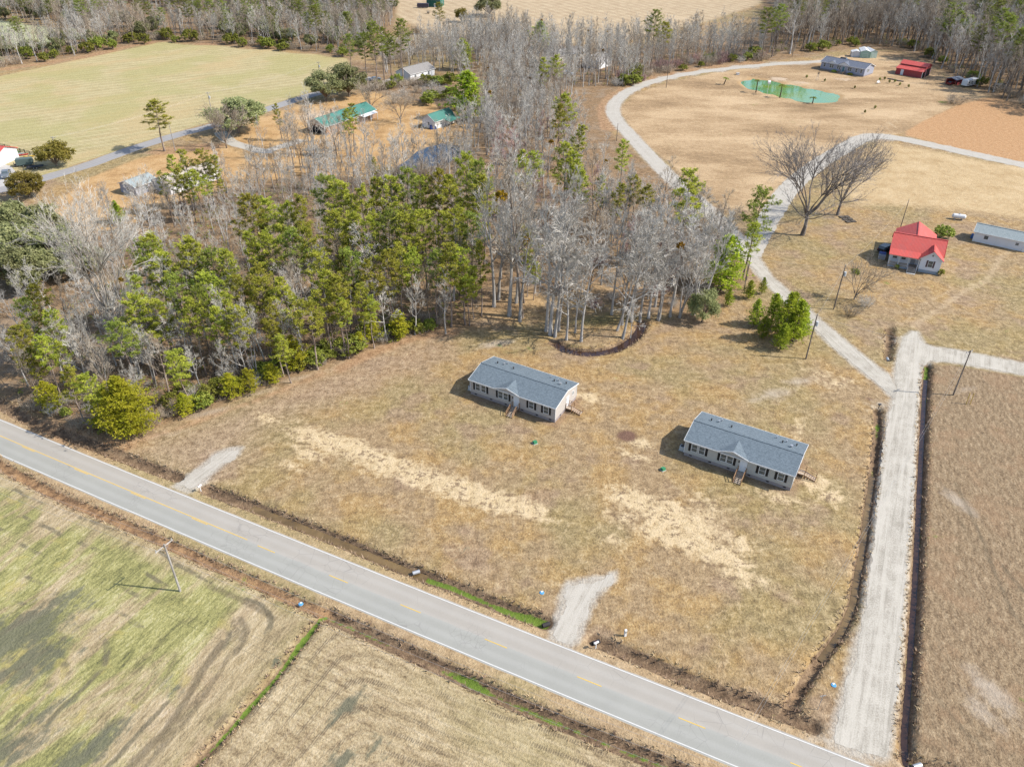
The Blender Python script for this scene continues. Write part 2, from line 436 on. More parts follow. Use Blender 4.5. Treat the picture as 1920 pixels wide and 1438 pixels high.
# bare sand and straw in the building lots
for c, rx, ry, g in [((575, 815), 3.4, 1.6, .9), ((620, 828), 3.6, 1.7, 1), ((670, 845), 4, 1.8, 1), ((720, 868), 4, 2, .95), ((775, 890), 4, 1.8, .95), ((830, 905), 4, 1.8, .9), ((880, 922), 4, 1.7, 1), ((935, 940), 3.6, 1.6, 1), ((990, 955), 2.8, 1.3, .95), ((575, 850), 2.5, 1.2, .8), ((545, 872), 2.2, .9, .62), ((500, 786), 2.2, 1., .7)]:
    zspot('sand', c, rx * 1.25, ry * 1.3, -.55, g)
for c, rx, ry, g in [((1195, 940), 3.0, 1.8, .95), ((1250, 965), 3.2, 2.2, 1), ((1300, 985), 3.4, 2, .9), ((1290, 1015), 3.6, 1.6, .95), ((1345, 1040), 3.4, 1.6, .95), ((1390, 1080), 2.6, 1.2, .9), ((1240, 1000), 2.6, 1.6, .8), ((1170, 975), 2.2, 1.4, .7), ((1330, 965), 2.2, 1.4, .7), ((1390, 1020), 2, 1.4, .68), ((1150, 1010), 2, 1.4, .55), ((1320, 940), 3, 1.2, .6), ((1460, 930), 2.6, 1.2, .75), ((1530, 905), 2.2, 1.5, .85), ((1560, 930), 1.8, 1.6, .75), ((1105, 745), 2.2, 1.4, .8), ((1200, 830), 2, 1, .8), ((1190, 855), 2.2, .8, .7), ((1500, 800), .8, 3.4, .62), ((1570, 720), 3, 2, .62), ((1535, 700), 2.4, 1.6, .6)]:
    zspot('sand', c, rx * 1.35, ry * 1.35, -.5, g)
for c, rx, ry, g in [((440, 742), 7, 1.2, .75), ((520, 715), 8, 1.2, .7), ((380, 775), 6, 1.2, .75), ((300, 815), 5, 1.4, .6), ((1450, 738), 4, 2, .75), ((1500, 715), 4, 1.6, .7), ((1420, 748), 3.4, 1.4, .6), ((1862, 1300), 1.6, 4, .8), ((1795, 940), 1.4, 3.4, .8), ((1840, 1330), 1.5, 3, .7), ((1810, 730), 4, 1.2, .6), ((1500, 1000), 3, 2, .4), ((930, 645), 4, 1.4, .8), ((640, 690), 5, 1.2, .5)]:
    zspot('pallid', c, rx, ry, .32, g)
for c, rx, ry, g in [((1175, 817), 1.7, 1.5, 1.0), ((1630, 748), 1.6, 1.2, .6), ((1200, 690), 4, 1.5, .5)]:
    zspot('dirt', c, rx, ry, 0, g)
# ground kept bare by the walls
H1, H2, HROT = (2.00, 113.61), (37.31, 96.84), -0.518
for h in (H1, H2):
    ca, sa = math.cos(HROT), math.sin(HROT)
    q = [(h[0] + x * ca - y * sa, h[1] + x * sa + y * ca) for x, y in ((-9.6, -5.3), (9.5, -5.3), (9.5, 4.8), (-9.6, 4.8))]
    zone('soil', q, 1.0, 1.0, px=False)
zone('tanm', [(430, 1075), (520, 1115), (600, 1150), (560, 1205), (490, 1290), (430, 1352), (340, 1448), (240, 1560), (130, 1560), (260, 1390), (360, 1280), (420, 1190), (452, 1120)], 4.5)
zone('tanm', [(-60, 845), (40, 893), (200, 970), (320, 1020), (470, 1090), (440, 1110), (300, 1060), (180, 1005), (60, 945), (-60, 890)], 2.5, .9)
zone('mauve', [(235, 845), (420, 772), (620, 692), (760, 642), (850, 640), (800, 690), (660, 740), (500, 800), (430, 890), (330, 900)], 8, .95)
# wet hollows and wheel marks
for c, rx, ry, g in [((30, 1190), 7, 3.6, .95), ((60, 1240), 5, 3, .85), ((105, 1130), 4, 1.6, .7), ((150, 1420), 5, 2.2, .8), ((190, 1390), 4, 1.6, .75), ((20, 1400), 5, 2.5, .8), ((10, 1260), 6, 1.4, .8), ((330, 1290), 1.4, 2.6, .5), ((520, 1240), .9, .9, .7), ((60, 1350), 4, 1.4, .7), ((860, 1040), 2.5, 1, .35), ((655, 1320), 3, 1.5, .7), ((700, 1400), 3, 1.6, .5), ((640, 1430), 2.6, 2, .7)]:
    zspot('wet', c, rx, ry, .75, g)
for p, hw, g in [
    ([(395, 1100), (440, 1118), (480, 1138), (515, 1160)], .3, .8), ([(450, 1160), (462, 1180), (455, 1205), (440, 1225)], .25, .9), ([(436, 1165), (445, 1185), (440, 1200)], .2, .8),
    ([(415, 1205), (375, 1265), (350, 1310), (310, 1370), (240, 1440), (180, 1500)], .32, .95), ([(435, 1220), (395, 1285), (340, 1345), (270, 1440)], .25, .7), ([(395, 1290), (350, 1350), (260, 1450)], .25, .8),
    ([(330, 1225), (316, 1262), (300, 1290)], .3, .6), ([(284, 1232), (292, 1255), (290, 1270)], .25, .6), ([(120, 1105), (60, 1150), (0, 1190)], .25, .55), ([(240, 1345), (180, 1370), (110, 1400)], .3, .5), ([(205, 1200), (130, 1260), (60, 1330), (-30, 1400)], .3, .5), ([(170, 1160), (90, 1215), (0, 1280)], .25, .6),
    ([(1790, 905), (1830, 985), (1860, 1060), (1900, 1150), (1940, 1200)], .28, .7), ([(1770, 910), (1800, 975), (1845, 1050)], .3, .6), ([(1880, 1060), (1920, 1110), (1960, 1160)], .22, .8), ([(1745, 1290), (1790, 1350), (1850, 1410)], .22, .7), ([(1760, 1170), (1762, 1220), (1790, 1300)], .18, .55), ([(1800, 1330), (1850, 1385), (1900, 1420)], .25, .6),
    ([(1280, 590), (1200, 620)], .2, .3)]:
    zline('track', p, hw, .35, g)
for p, hw, g in [([(1640, 252), (1690, 215), (1740, 180), (1770, 160)], .5, .85), ([(1655, 258), (1705, 220), (1752, 186)], .4, .75), ([(1710, 612), (1760, 580), (1810, 545), (1850, 525), (1880, 480), (1930, 450)], 1.1, .56), ([(1690, 610), (1750, 560), (1830, 530)], .5, .6),
                  ([(1560, 428), (1620, 432), (1680, 440)], .6, .6), ([(1600, 590), (1660, 600), (1700, 610)], .5, .4), ([(1000, 41), (1160, 38), (1340, 33)], 2.2, .9)]:
    zline('trail', p, hw, .9, g)
for p, hw, g in [([(200, 968), (100, 925), (40, 893)], .4, .6), ([(300, 1012), (200, 968)], .3, .55), ([(1745, 700), (1738, 800), (1734, 950), (1726, 1080), (1720, 1180), (1716, 1290)], .9, .8), ([(640, 690), (700, 662), (780, 632), (850, 622)], 1.8, .75), ([(240, 830), (330, 805), (420, 772), (520, 735), (600, 702)], 1.4, .6), ([(80, 800), (150, 825), (230, 835)], 2.2, .8), ([(0, 132), (150, 108), (300, 78), (420, 84)], 3, .9), ([(1420, 118), (1320, 130), (1240, 146), (1170, 172), (1140, 200), (1145, 240)], 4, .9), ([(300, 285), (340, 280), (400, 275)], 4, .9)]:
    zline('leafred', p, hw, 1.4, g)
for c, rx, ry, g in [((1130, 600), 9, 2.6, .8), ((1060, 650), 4, 1.6, .7), ((960, 660), 6, 2, .5), ((1180, 570), 5, 2, .6), ((1000, 600), 4, 3, .4)]:
    zspot('olive', c, rx, ry, .2, g)
for c, rx, ry, g in [((940, 590), 8, 3, .8), ((1010, 560), 7, 4, .9), ((1000, 600), 4, 2, .6), ((1110, 540), 8, 3, .7), ((1180, 490), 6, 12, .8), ((1150, 430), 6, 14, .7), ((1250, 420), 5, 12, .7), ((205, 525), 3, 6, 1), ((120, 590), 5, 5, .7), ((30, 640), 5, 5, .7), ((440, 545), 3, 4, .6), ((760, 540), 5, 3, .5)]:
    zspot('strawlit', c, rx, ry, 0, g)
_ra = G2([(0, 850), (250, 959), (640, 1128), (1280, 1395)]); _ra = [(_ra[0][0] * 3 - _ra[1][0] * 2, _ra[0][1] * 3 - _ra[1][1] * 2)] + _ra + [(_ra[-1][0] * 3 - _ra[-2][0] * 2, _ra[-1][1] * 3 - _ra[-2][1] * 2)]
_rb = G2([(0, 790), (417, 957.5), (640, 1049), (1280, 1303), (1630, 1437)]); _rb = [(_rb[0][0] * 3 - _rb[1][0] * 2, _rb[0][1] * 3 - _rb[1][1] * 2)] + _rb + [(_rb[-1][0] * 3 - _rb[-2][0] * 2, _rb[-1][1] * 3 - _rb[-2][1] * 2)]
_ix = np.where((np.abs(GX) < 160) & (GY < 200) & (GY > 0))[0]
_dr = line_dist(GX[_ix], GY[_ix], _ra); _dn = line_dist(GX[_ix], GY[_ix], _rb)
ATT['verge'] = blank(); ATT['verge'][_ix] = np.clip(1 - np.minimum(_dr * .55, _dn) / 4.2, 0, 1)
_di = line_dist(GX[_ix], GY[_ix], [l for n, l, *_ in ditch_lines if n == 'i'][0])
ATT['rowv'] = blank(); ATT['rowv'][_ix] = -2.5 * np.log(np.exp(-_dr / 2.5) + np.exp(-_di / 2.5)) + .5 * np.sin(GX[_ix] * .21) + .35 * np.sin(GY[_ix] * .33)
# gravel spilled round the drives (the drives themselves are laid on top)
LANE_A = [(1558, 1397), (1562, 1357), (1585, 1262), (1613, 1167), (1627, 1060), (1637, 960), (1650, 847), (1663, 770), (1675, 738), (1674, 708), (1682, 660), (1692, 632), (1708, 619), (1722, 622), (1733, 643), (1752, 650), (1780, 653), (1850, 666), (1925, 681), (2060, 706), (2060, 732), (1920, 704), (1850, 692), (1780, 680), (1748, 678), (1734, 690), (1728, 720), (1722, 813), (1717, 957), (1705, 1060), (1697, 1177), (1687, 1293), (1672, 1408), (1665, 1424)]
LANE_B = [(1682, 722), (1668, 703), (1613, 660), (1573, 627), (1530, 590), (1493, 557), (1453, 523), (1427, 487), (1412, 462), (1385, 474), (1402, 496), (1430, 529), (1467, 565), (1510, 603), (1547, 640), (1600, 687), (1643, 720), (1668, 744), (1678, 760)]
DRIVE1 = [(322, 914), (345, 893), (375, 874), (405, 848), (432, 838), (456, 838), (448, 855), (420, 872), (398, 890), (378, 910), (352, 924)]
DRIVE2 = [(1028, 1197), (1040, 1160), (1050, 1112), (1062, 1092), (1100, 1083), (1130, 1080), (1156, 1070), (1150, 1090), (1128, 1112), (1110, 1140), (1100, 1170), (1082, 1205), (1070, 1217)]
for P_ in (LANE_A, LANE_B, DRIVE1, DRIVE2): zone('gravel', P_, 1.5, 1.12)
C_LINE = [(1402, 480), (1372, 440), (1330, 398), (1290, 362), (1250, 326), (1215, 290), (1180, 252), (1158, 228), (1149, 208), (1156, 190), (1178, 172), (1215, 156), (1262, 144), (1320, 134.5), (1400, 125.5), (1470, 119.5), (1552, 115)]
D_LINE = [(1403, 478), (1424, 438), (1450, 396), (1478, 356), (1520, 318), (1565, 289), (1612, 262), (1640, 256), (1685, 260), (1740, 271), (1840, 293), (1930, 312), (2100, 348)]
zline('gravel', C_LINE, 3.2, 1.2, .8); zline('gravel', D_LINE, 3.2, 1.2, .8)
zspot('gravel', (1640, 270), 5, 3, 0, .4); zspot('gravel', (1605, 1405), 4.5, 2.2, -.3, .75); zspot('gravel', (1560, 1390), 3.5, 1.6, -.3, .6); zspot('gravel', (1680, 640), 4, 3, .3, .55); zspot('gravel', (1655, 760), 4, 3, .3, .55)
zspot('bare', (600, 215), 12, 10, .4, .7); zspot('bare', (1590, 150), 10, 4, -.6, .7); zspot('bare', (1470, 150), 14, 3, -.7, .9); zspot('bare', (1640, 140), 5, 2, -.6, .8)

nx, ny = len(xs), len(ys)
gm = bpy.data.meshes.new('ground')
idx = np.arange(nx * ny).reshape(ny, nx)
quads = np.stack([idx[:-1, :-1], idx[:-1, 1:], idx[1:, 1:], idx[1:, :-1]], -1).reshape(-1, 4)
gm.vertices.add(nx * ny); gm.vertices.foreach_set('co', np.stack([GX, GY, GZ], -1).ravel())
gm.loops.add(quads.size); gm.loops.foreach_set('vertex_index', quads.ravel().astype(np.int32))
gm.polygons.add(len(quads)); gm.polygons.foreach_set('loop_start', np.arange(0, quads.size, 4, dtype=np.int32))
try: gm.polygons.foreach_set('loop_total', np.full(len(quads), 4, np.int32))
except Exception: pass
gm.update(calc_edges=True)
gm.polygons.foreach_set('use_smooth', np.ones(len(quads), bool))
for k, a in ATT.items():
    at = gm.attributes.new(k, 'FLOAT', 'POINT'); at.data.foreach_set('value', a.astype(np.float32))
ground = bpy.data.objects.new('ground', gm); COL.objects.link(ground); structure(ground, 'structure', 'dry winter grass, fields, woods floor and ditches of the farmland')

def ground_material():
    t = NT('ground_cover', 0.95)
    P = t.pos()
    nb = t.noise(P, 0.035, 3)            # tens of metres
    nm = t.noise(P, 0.16, 4, 0.6)        # several metres
    nc = t.noise(P, 0.75, 4, 0.65)       # clumps
    nf = t.noise(P, 3.2, 3, 0.7)         # tufts
    edge = t.math('ADD', t.math('MULTIPLY', nm, 0.45), t.math('MULTIPLY', nc, 0.55))
    def mask(name, amp=0.9, soft=0.16):
        v = t.math('ADD', t.attr(name), t.math('MULTIPLY', t.math('SUBTRACT', edge, 0.5), amp))
        return t.step(v, 0.5 - soft, 0.5 + soft)
    speck = t.math('ADD', t.math('MULTIPLY', nc, 0.58), t.math('MULTIPLY', nf, 0.42))
    # winter lawn
    lawn = t.ramp(speck, (0.31, (0.16, 0.105, 0.058)), (0.44, (0.27, 0.185, 0.10)), (0.54, (0.36, 0.255, 0.142)), (0.69, (0.50, 0.37, 0.22)))
    warm = t.ramp(speck, (0.31, (0.20, 0.115, 0.045)), (0.46, (0.33, 0.21, 0.088)), (0.55, (0.41, 0.275, 0.125)), (0.69, (0.54, 0.395, 0.20)))
    lawn = t.mix(t.step(nm, 0.42, 0.62), lawn, warm)
    greenish = t.ramp(speck, (0.34, (0.12, 0.10, 0.04)), (0.5, (0.28, 0.225, 0.10)), (0.66, (0.45, 0.36, 0.19)))
    lawn = t.mix(t.math('MULTIPLY', t.step(nb, 0.47, 0.60), 0.6), lawn, greenish)
    ppl = t.mix(t.step(speck, 0.35, 0.62), (0.19, 0.125, 0.08), (0.38, 0.27, 0.175))
    lawn = t.mix(t.math('MULTIPLY', t.step(t.noise(P, 0.09, 3), 0.54, 0.66), 0.7), lawn, ppl)
    lawn = t.mix(t.math('MULTIPLY', mask('mauve', .8, .35), .75), lawn, t.mix(t.step(speck, .33, .64), (.20, .13, .085), (.44, .325, .22)))
    fleck = t.math('ADD', t.math('MULTIPLY', t.noise(P, 1.5, 5, .75), .6), t.math('MULTIPLY', t.noise(P, .45, 3, .6), .4))
    lawn = t.mix(t.math('MULTIPLY', t.step(fleck, .535, .62), .36), lawn, (.56, .43, .26))
    lawn = t.mix(t.math('MULTIPLY', t.step(fleck, .47, .40), .45), lawn, (.17, .115, .065))
    c = lawn
    c = t.mix(t.math('MULTIPLY', t.step(t.math('ADD', t.attr('verge'), t.math('MULTIPLY', t.math('SUBTRACT', edge, .5), .6)), .30, .55), .8), c, t.mix(t.step(nb, .45, .6), t.ramp(speck, (.33, (.26, .175, .095)), (.5, (.42, .30, .175)), (.66, (.53, .40, .245))), t.ramp(speck, (.33, (.20, .165, .07)), (.5, (.36, .28, .14)), (.66, (.50, .39, .22)))))
    far = t.ramp(t.math('ADD', t.math('MULTIPLY', t.noise(t.mapping(P, (0.5, 1, 1), (0, 0, .6)), 0.06, 4, .65), 0.6), t.math('MULTIPLY', speck, 0.4)), (0.36, (0.23, 0.15, 0.08)), (0.47, (0.37, 0.25, 0.135)), (0.56, (0.50, 0.355, 0.205)), (0.68, (0.60, 0.44, 0.27)))
    c = t.mix(mask('lawnfar', 0.4), c, far)
    yard = t.ramp(t.math('ADD', t.math('MULTIPLY', nm, 0.5), t.math('MULTIPLY', speck, 0.5)), (0.36, (0.29, 0.165, 0.065)), (0.5, (0.48, 0.30, 0.135)), (0.66, (0.58, 0.40, 0.21)))
    c = t.mix(mask('yard', 0.5), c, yard)
    c = t.mix(mask('bare', 0.9), c, t.mix(speck, (0.42, 0.31, 0.20), (0.66, 0.52, 0.38)))
    # crop fields
    rows = t.wave(t.mapping(P, (1, 1, 1), (0, 0, math.radians(-32))), 0.19, 1.2, .6, 'Y')
    rowm = t.math('ADD', t.math('MULTIPLY', rows, 0.3), t.math('ADD', t.math('MULTIPLY', nm, 0.35), t.math('MULTIPLY', speck, .35)))
    gf = t.ramp(rowm, (0.30, (0.28, 0.23, 0.10)), (0.47, (0.395, 0.325, 0.16)), (0.64, (0.52, 0.435, 0.245)))
    gf = t.mix(t.math('MULTIPLY', t.step(t.wave(t.mapping(P, (1, 1, 1), (0, 0, math.radians(-32))), .07, 4, .4, 'Y'), .55, .95), .3), gf, (.60, .51, .31))
    gf = t.mix(t.math('MULTIPLY', t.step(t.noise(t.along(P, (0, 255), (650, 118), 1, .35), .05, 4, .65), .48, .62), .6), gf, (.47, .35, .175))
    gf = t.mix(t.math('MULTIPLY', t.step(nb, .45, .6), .5), gf, (0.35, 0.325, 0.125))
    c = t.mix(mask('green', 0.3), c, gf)
    c = t.mix(mask('pale', 0.4), c, t.mix(nm, (0.33, 0.35, 0.17), (0.46, 0.46, 0.28)))
    fr = t.wave(t.mapping(P, (1, 1, 1), (0, 0, math.radians(62))), 0.05, 1.5, .3, 'Y')
    c = t.mix(mask('furrow', 0.4), c, t.ramp(t.math('ADD', t.math('MULTIPLY', fr, .14), t.math('MULTIPLY', nm, .86)), (0.32, (0.38, 0.28, 0.17)), (0.52, (0.46, 0.35, 0.22)), (0.70, (0.52, 0.41, 0.265))))
    strw = t.wave(t.mapping(P, (1, 1, 1), (0, 0, math.radians(28))), 0.30, 1.0, .5, 'Y')
    sf = t.ramp(t.math('ADD', t.math('MULTIPLY', strw, .2), t.math('ADD', t.math('MULTIPLY', nm, .4), t.math('MULTIPLY', speck, .4))), (.33, (.33, .215, .10)), (.5, (.50, .36, .19)), (.65, (.60, .46, .28)))
    c = t.mix(mask('straw', 0.7, .3), c, sf)
    cl = t.noise(P, 1.6, 3, .7)
    rf = t.mix(t.step(t.math('ADD', t.math('MULTIPLY', nc, .5), t.math('MULTIPLY', cl, .5)), 0.3, 0.7), (0.38, 0.205, 0.09), (0.52, 0.32, 0.165))
    c = t.mix(mask('redfield', 0.3), c, rf)
    # meadow south-west of the road, drawn out along the mowing direction
    Pm = t.along(P, (600, 1160), (360, 1440), 1.5, .32)
    ns = t.noise(Pm, 0.55, 4, 0.7); ns2 = t.noise(Pm, 1.6, 3, 0.7)
    mm = t.math('ADD', t.math('MULTIPLY', ns, .4), t.math('ADD', t.math('MULTIPLY', ns2, .35), t.math('MULTIPLY', nf, .25)))
    mm = t.math('ADD', t.math('MULTIPLY', mm, .8), t.math('MULTIPLY', nm, .2))
    md = t.ramp(mm, (0.38, (0.10, 0.10, 0.05)), (0.455, (0.22, 0.21, 0.08)), (0.52, (0.345, 0.32, 0.125)), (0.62, (0.54, 0.49, 0.28)))
    mp = t.ramp(mm, (.38, (.17, .125, .075)), (.47, (.36, .27, .16)), (.54, (.47, .365, .235)), (.63, (.62, .50, .36)))
    big = t.noise(t.along(P, (600, 1160), (360, 1440), 1.3, .45), .11, 4, .6, .8)
    md = t.mix(t.math('MULTIPLY', t.step(big, .47, .60), .85), md, mp)
    md = t.mix(t.math('MULTIPLY', t.step(t.noise(P, .2, 4, .6, 1.0), .56, .66), .5), md, (.42, .35, .11))
    md = t.mix(t.math('MULTIPLY', mask('tanm', 1.1, .3), .85), md, mp)
    rv = t.math('ADD', t.attr('rowv'), t.math('MULTIPLY', nm, 1.6))
    tk = t.math('ABSOLUTE', t.math('SUBTRACT', t.math('FRACT', t.math('MULTIPLY', rv, .29)), .5))
    md = t.mix(t.math('MULTIPLY', t.math('MULTIPLY', t.step(tk, .13, .04), t.step(t.noise(P, .13, 4, .65), .50, .60)), .75), md, t.mix(speck, (.07, .065, .045), (.20, .17, .11)))
    c = t.mix(mask('meadow', 0.9, .3), c, md)
    # cut field with pressed wheel rows
    Ps = t.along(P, (640, 1128), (1280, 1395), 1.4, .5)
    ns3 = t.noise(Ps, 0.9, 4, .7)
    st = t.ramp(t.math('ADD', t.math('MULTIPLY', ns3, .45), t.math('ADD', t.math('MULTIPLY', nf, .35), t.math('MULTIPLY', nm, .2))), (.37, (.15, .105, .06)), (.46, (.32, .24, .135)), (.53, (.435, .34, .20)), (.63, (.575, .47, .305)))
    st = t.mix(t.math('MULTIPLY', t.step(nb, .45, .62), .40), st, t.mix(speck, (.22, .19, .08), (.46, .39, .19)))
    lug = t.wave(t.mapping(P, (1, 1, 1), (0, 0, math.radians(26))), 1.15, 1.5, 1, 'X')
    tb = t.math('ABSOLUTE', t.math('SUBTRACT', t.math('FRACT', t.math('MULTIPLY', t.math('ADD', t.attr('rowv'), t.math('MULTIPLY', nm, .5)), .46)), .5))
    wr = t.math('MULTIPLY', t.step(tb, .17, .07), t.step(t.noise(P, .12, 4, .6), .40, .58))
    st = t.mix(t.math('MULTIPLY', wr, t.math('ADD', .14, t.math('MULTIPLY', t.step(lug, .35, .75), .5))), st, (.115, .085, .06))
    st = t.mix(t.math('MULTIPLY', t.step(tb, .36, .48), .12), st, (.60, .48, .345))
    c = t.mix(mask('stubble', 0.4), c, st)
    rg = t.ramp(t.math('ADD', t.math('MULTIPLY', t.noise(t.along(P, (1715, 1380), (1735, 780), 1.3, .55), 1.2, 5, .75), .6), t.math('MULTIPLY', nf, .4)), (.34, (.085, .055, .033)), (.45, (.205, .14, .08)), (.54, (.325, .235, .14)), (.68, (.50, .385, .25)))
    rrow = t.wave(t.mapping(P, (1, 1, 1), (0, 0, .05)), .26, 3.0, .5, 'X'); rg = t.mix(t.math('MULTIPLY', rrow, .28), rg, (.20, .145, .09))
    rg = t.mix(t.math('MULTIPLY', t.step(nm, .5, .64), .35), rg, t.mix(speck, (.19, .105, .055), (.44, .285, .165)))
    c = t.mix(mask('rough', 0.4), c, rg)
    # patches
    c = t.mix(t.math('MULTIPLY', mask('olive', 1.0, .25), .75), c, t.mix(speck, (.10, .09, .03), (.26, .22, .08)))
    c = t.mix(t.math('MULTIPLY', mask('pallid', 1.1, .25), .7), c, t.mix(speck, (.30, .235, .175), (.58, .50, .40)))
    sandc = t.ramp(speck, (.34, (.40, .285, .15)), (.46, (.545, .415, .24)), (.62, (.635, .495, .31)))
    v = t.math('ADD', t.attr('sand'), t.math('ADD', t.math('MULTIPLY', t.math('SUBTRACT', nm, .5), .7), t.math('MULTIPLY', t.math('SUBTRACT', nc, .5), 1.1)))
    c = t.mix(t.step(v, .26, .74), c, sandc)
    c = t.mix(t.math('MULTIPLY', t.math('MULTIPLY', t.step(t.attr('sand'), .3, .6), t.step(fleck, .475, .42)), .75), c, (.20, .135, .085))
    c = t.mix(mask('dirt', .7), c, t.mix(speck, (.10, .055, .035), (.24, .14, .10)))
    c = t.mix(t.math('MULTIPLY', mask('soil', .9, .3), .6), c, t.mix(speck, (.16, .10, .065), (.36, .24, .16)))
    c = t.mix(t.math('MULTIPLY', t.step(t.math('ADD', t.attr('wet'), t.math('ADD', t.math('MULTIPLY', t.math('SUBTRACT', ns, .5), 1.3), t.math('MULTIPLY', t.math('SUBTRACT', nc, .5), .7))), .36, .66), .85), c, t.mix(t.math('ADD', t.math('MULTIPLY', ns, .5), t.math('MULTIPLY', nf, .5)), (.045, .045, .035), (.20, .20, .13)))
    c = t.mix(t.math('MULTIPLY', mask('track', .9, .25), .65), c, t.mix(speck, (.07, .06, .04), (.17, .13, .08)))
    c = t.mix(t.math('MULTIPLY', mask('trail', .9, .3), .7), c, t.mix(speck, (.44, .33, .20), (.64, .50, .33)))
    # wood floor
    lit = t.ramp(t.math('ADD', t.math('MULTIPLY', nc, .5), t.math('MULTIPLY', nf, .5)), (.33, (.085, .054, .03)), (.47, (.215, .14, .075)), (.58, (.335, .215, .115)), (.7, (.45, .305, .175)))
    lit = t.mix(t.math('MULTIPLY', t.step(nm, .46, .66), .6), lit, t.mix(speck, (.20, .15, .10), (.42, .33, .24)))
    c = t.mix(mask('litter', .7), c, lit)
    c = t.mix(t.math('MULTIPLY', mask('strawlit', .9, .3), .8), c, t.ramp(speck, (.34, (.30, .185, .085)), (.6, (.55, .375, .19))))
    c = t.mix(t.math('MULTIPLY', mask('leafred', 1.0, .25), .8), c, t.ramp(speck, (.34, (.18, .095, .05)), (.5, (.36, .215, .115)), (.66, (.52, .35, .21))))
    c = t.mix(t.step(t.math('ADD', t.attr('mud'), t.math('MULTIPLY', t.math('SUBTRACT', edge, .5), .8)), .4, .8), c, t.mix(speck, (.33, .20, .09), (.52, .36, .19)))
    gr = t.mix(t.step(t.math('ADD', t.math('MULTIPLY', nc, .45), t.math('MULTIPLY', nf, .55)), .32, .66), (.33, .295, .245), (.51, .47, .405))
    c = t.mix(t.math('MULTIPLY', mask('gravel', 1.0, .22), .85), c, gr)
    # ditches
    dc = t.ramp(speck, (.34, (.075, .05, .03)), (.5, (.19, .125, .075)), (.66, (.34, .24, .145)))
    dc = t.mix(t.math('MULTIPLY', t.step(t.math('ADD', t.attr('rust'), t.math('MULTIPLY', t.math('SUBTRACT', edge, .5), .8)), .35, .7), .8), dc, t.ramp(speck, (.34, (.17, .085, .04)), (.62, (.44, .265, .13))))
    c = t.mix(t.step(t.math('ADD', t.attr('ditch'), t.math('MULTIPLY', t.math('SUBTRACT', edge, .5), .5)), .35, .62), c, dc)
    c = t.mix(t.step(t.math('ADD', t.attr('algae'), t.math('ADD', t.math('MULTIPLY', t.math('SUBTRACT', edge, .5), 1.2), t.math('MULTIPLY', t.math('SUBTRACT', t.noise(P, .12, 3), .5), 1.6))), .34, .56), c, t.mix(speck, (.05, .095, .015), (.20, .28, .04)))
    t.col(t.mix(1.0, c, (GA, GA, GA), 'MULTIPLY'))
    h = t.math('ADD', t.math('MULTIPLY', nc, .6), t.math('MULTIPLY', nf, .5))
    t.bump(h, 0.35, 0.9)
    return t.m
gm.materials.append(ground_material())

# ------------------------------------------------------------------ roads, drives, water
def asphalt(name, a, b, crack=True):
    a = dim(a); b = dim(b); t = NT(name, 0.9); P = t.pos()
    ac = t.attr('across'); al = t.attr('along')
    n = t.noise(P, .25, 4, .6); f = t.noise(P, 6, 3, .7)
    c = t.mix(t.math('ADD', t.math('MULTIPLY', n, .6), t.math('MULTIPLY', f, .4)), tuple(x * .84 for x in a), tuple(x * 1.14 for x in a))
    cb = t.mix(t.math('ADD', t.math('MULTIPLY', n, .6), t.math('MULTIPLY', f, .4)), tuple(x * .84 for x in b), tuple(x * 1.14 for x in b))
    c = t.mix(t.step(t.math('ADD', ac, t.math('MULTIPLY', t.math('SUBTRACT', n, .5), .06)), .475, .525), c, cb)
    # rubbed wheel paths in each lane
    lane = t.math('ABSOLUTE', t.math('SUBTRACT', t.math('FRACT', t.math('MULTIPLY', ac, 4)), .5))
    c = t.mix(t.math('MULTIPLY', t.step(lane, .1, .45), .10), c, (.45, .44, .42))
    # worn edges
    ed = t.math('ABSOLUTE', t.math('SUBTRACT', ac, .5))
    c = t.mix(t.step(t.math('ADD', ed, t.math('MULTIPLY', t.math('SUBTRACT', f, .5), .05)), .485, .50), c, (.30, .24, .17))
    if crack:
        nz = t.n.new('ShaderNodeTexNoise'); t.put(nz.inputs['Vector'], P); nz.inputs['Scale'].default_value = .6
        cr = t.voro(t.mix(.03, P, nz.outputs[1]), .55, 'DISTANCE_TO_EDGE')
        c = t.mix(t.math('MULTIPLY', t.math('MULTIPLY', t.step(cr, .022, .0), t.step(t.noise(P, .09, 4), .48, .60)), .5), c, (.15, .14, .13))
        cr2 = t.voro(P, 1.3, 'DISTANCE_TO_EDGE')
        c = t.mix(t.math('MULTIPLY', t.math('MULTIPLY', t.step(cr2, .05, .0), t.step(t.noise(P, .11, 3), .57, .68)), .4), c, (.14, .13, .12))
    t.bump(f, .02, .5)
    return t.col(c)
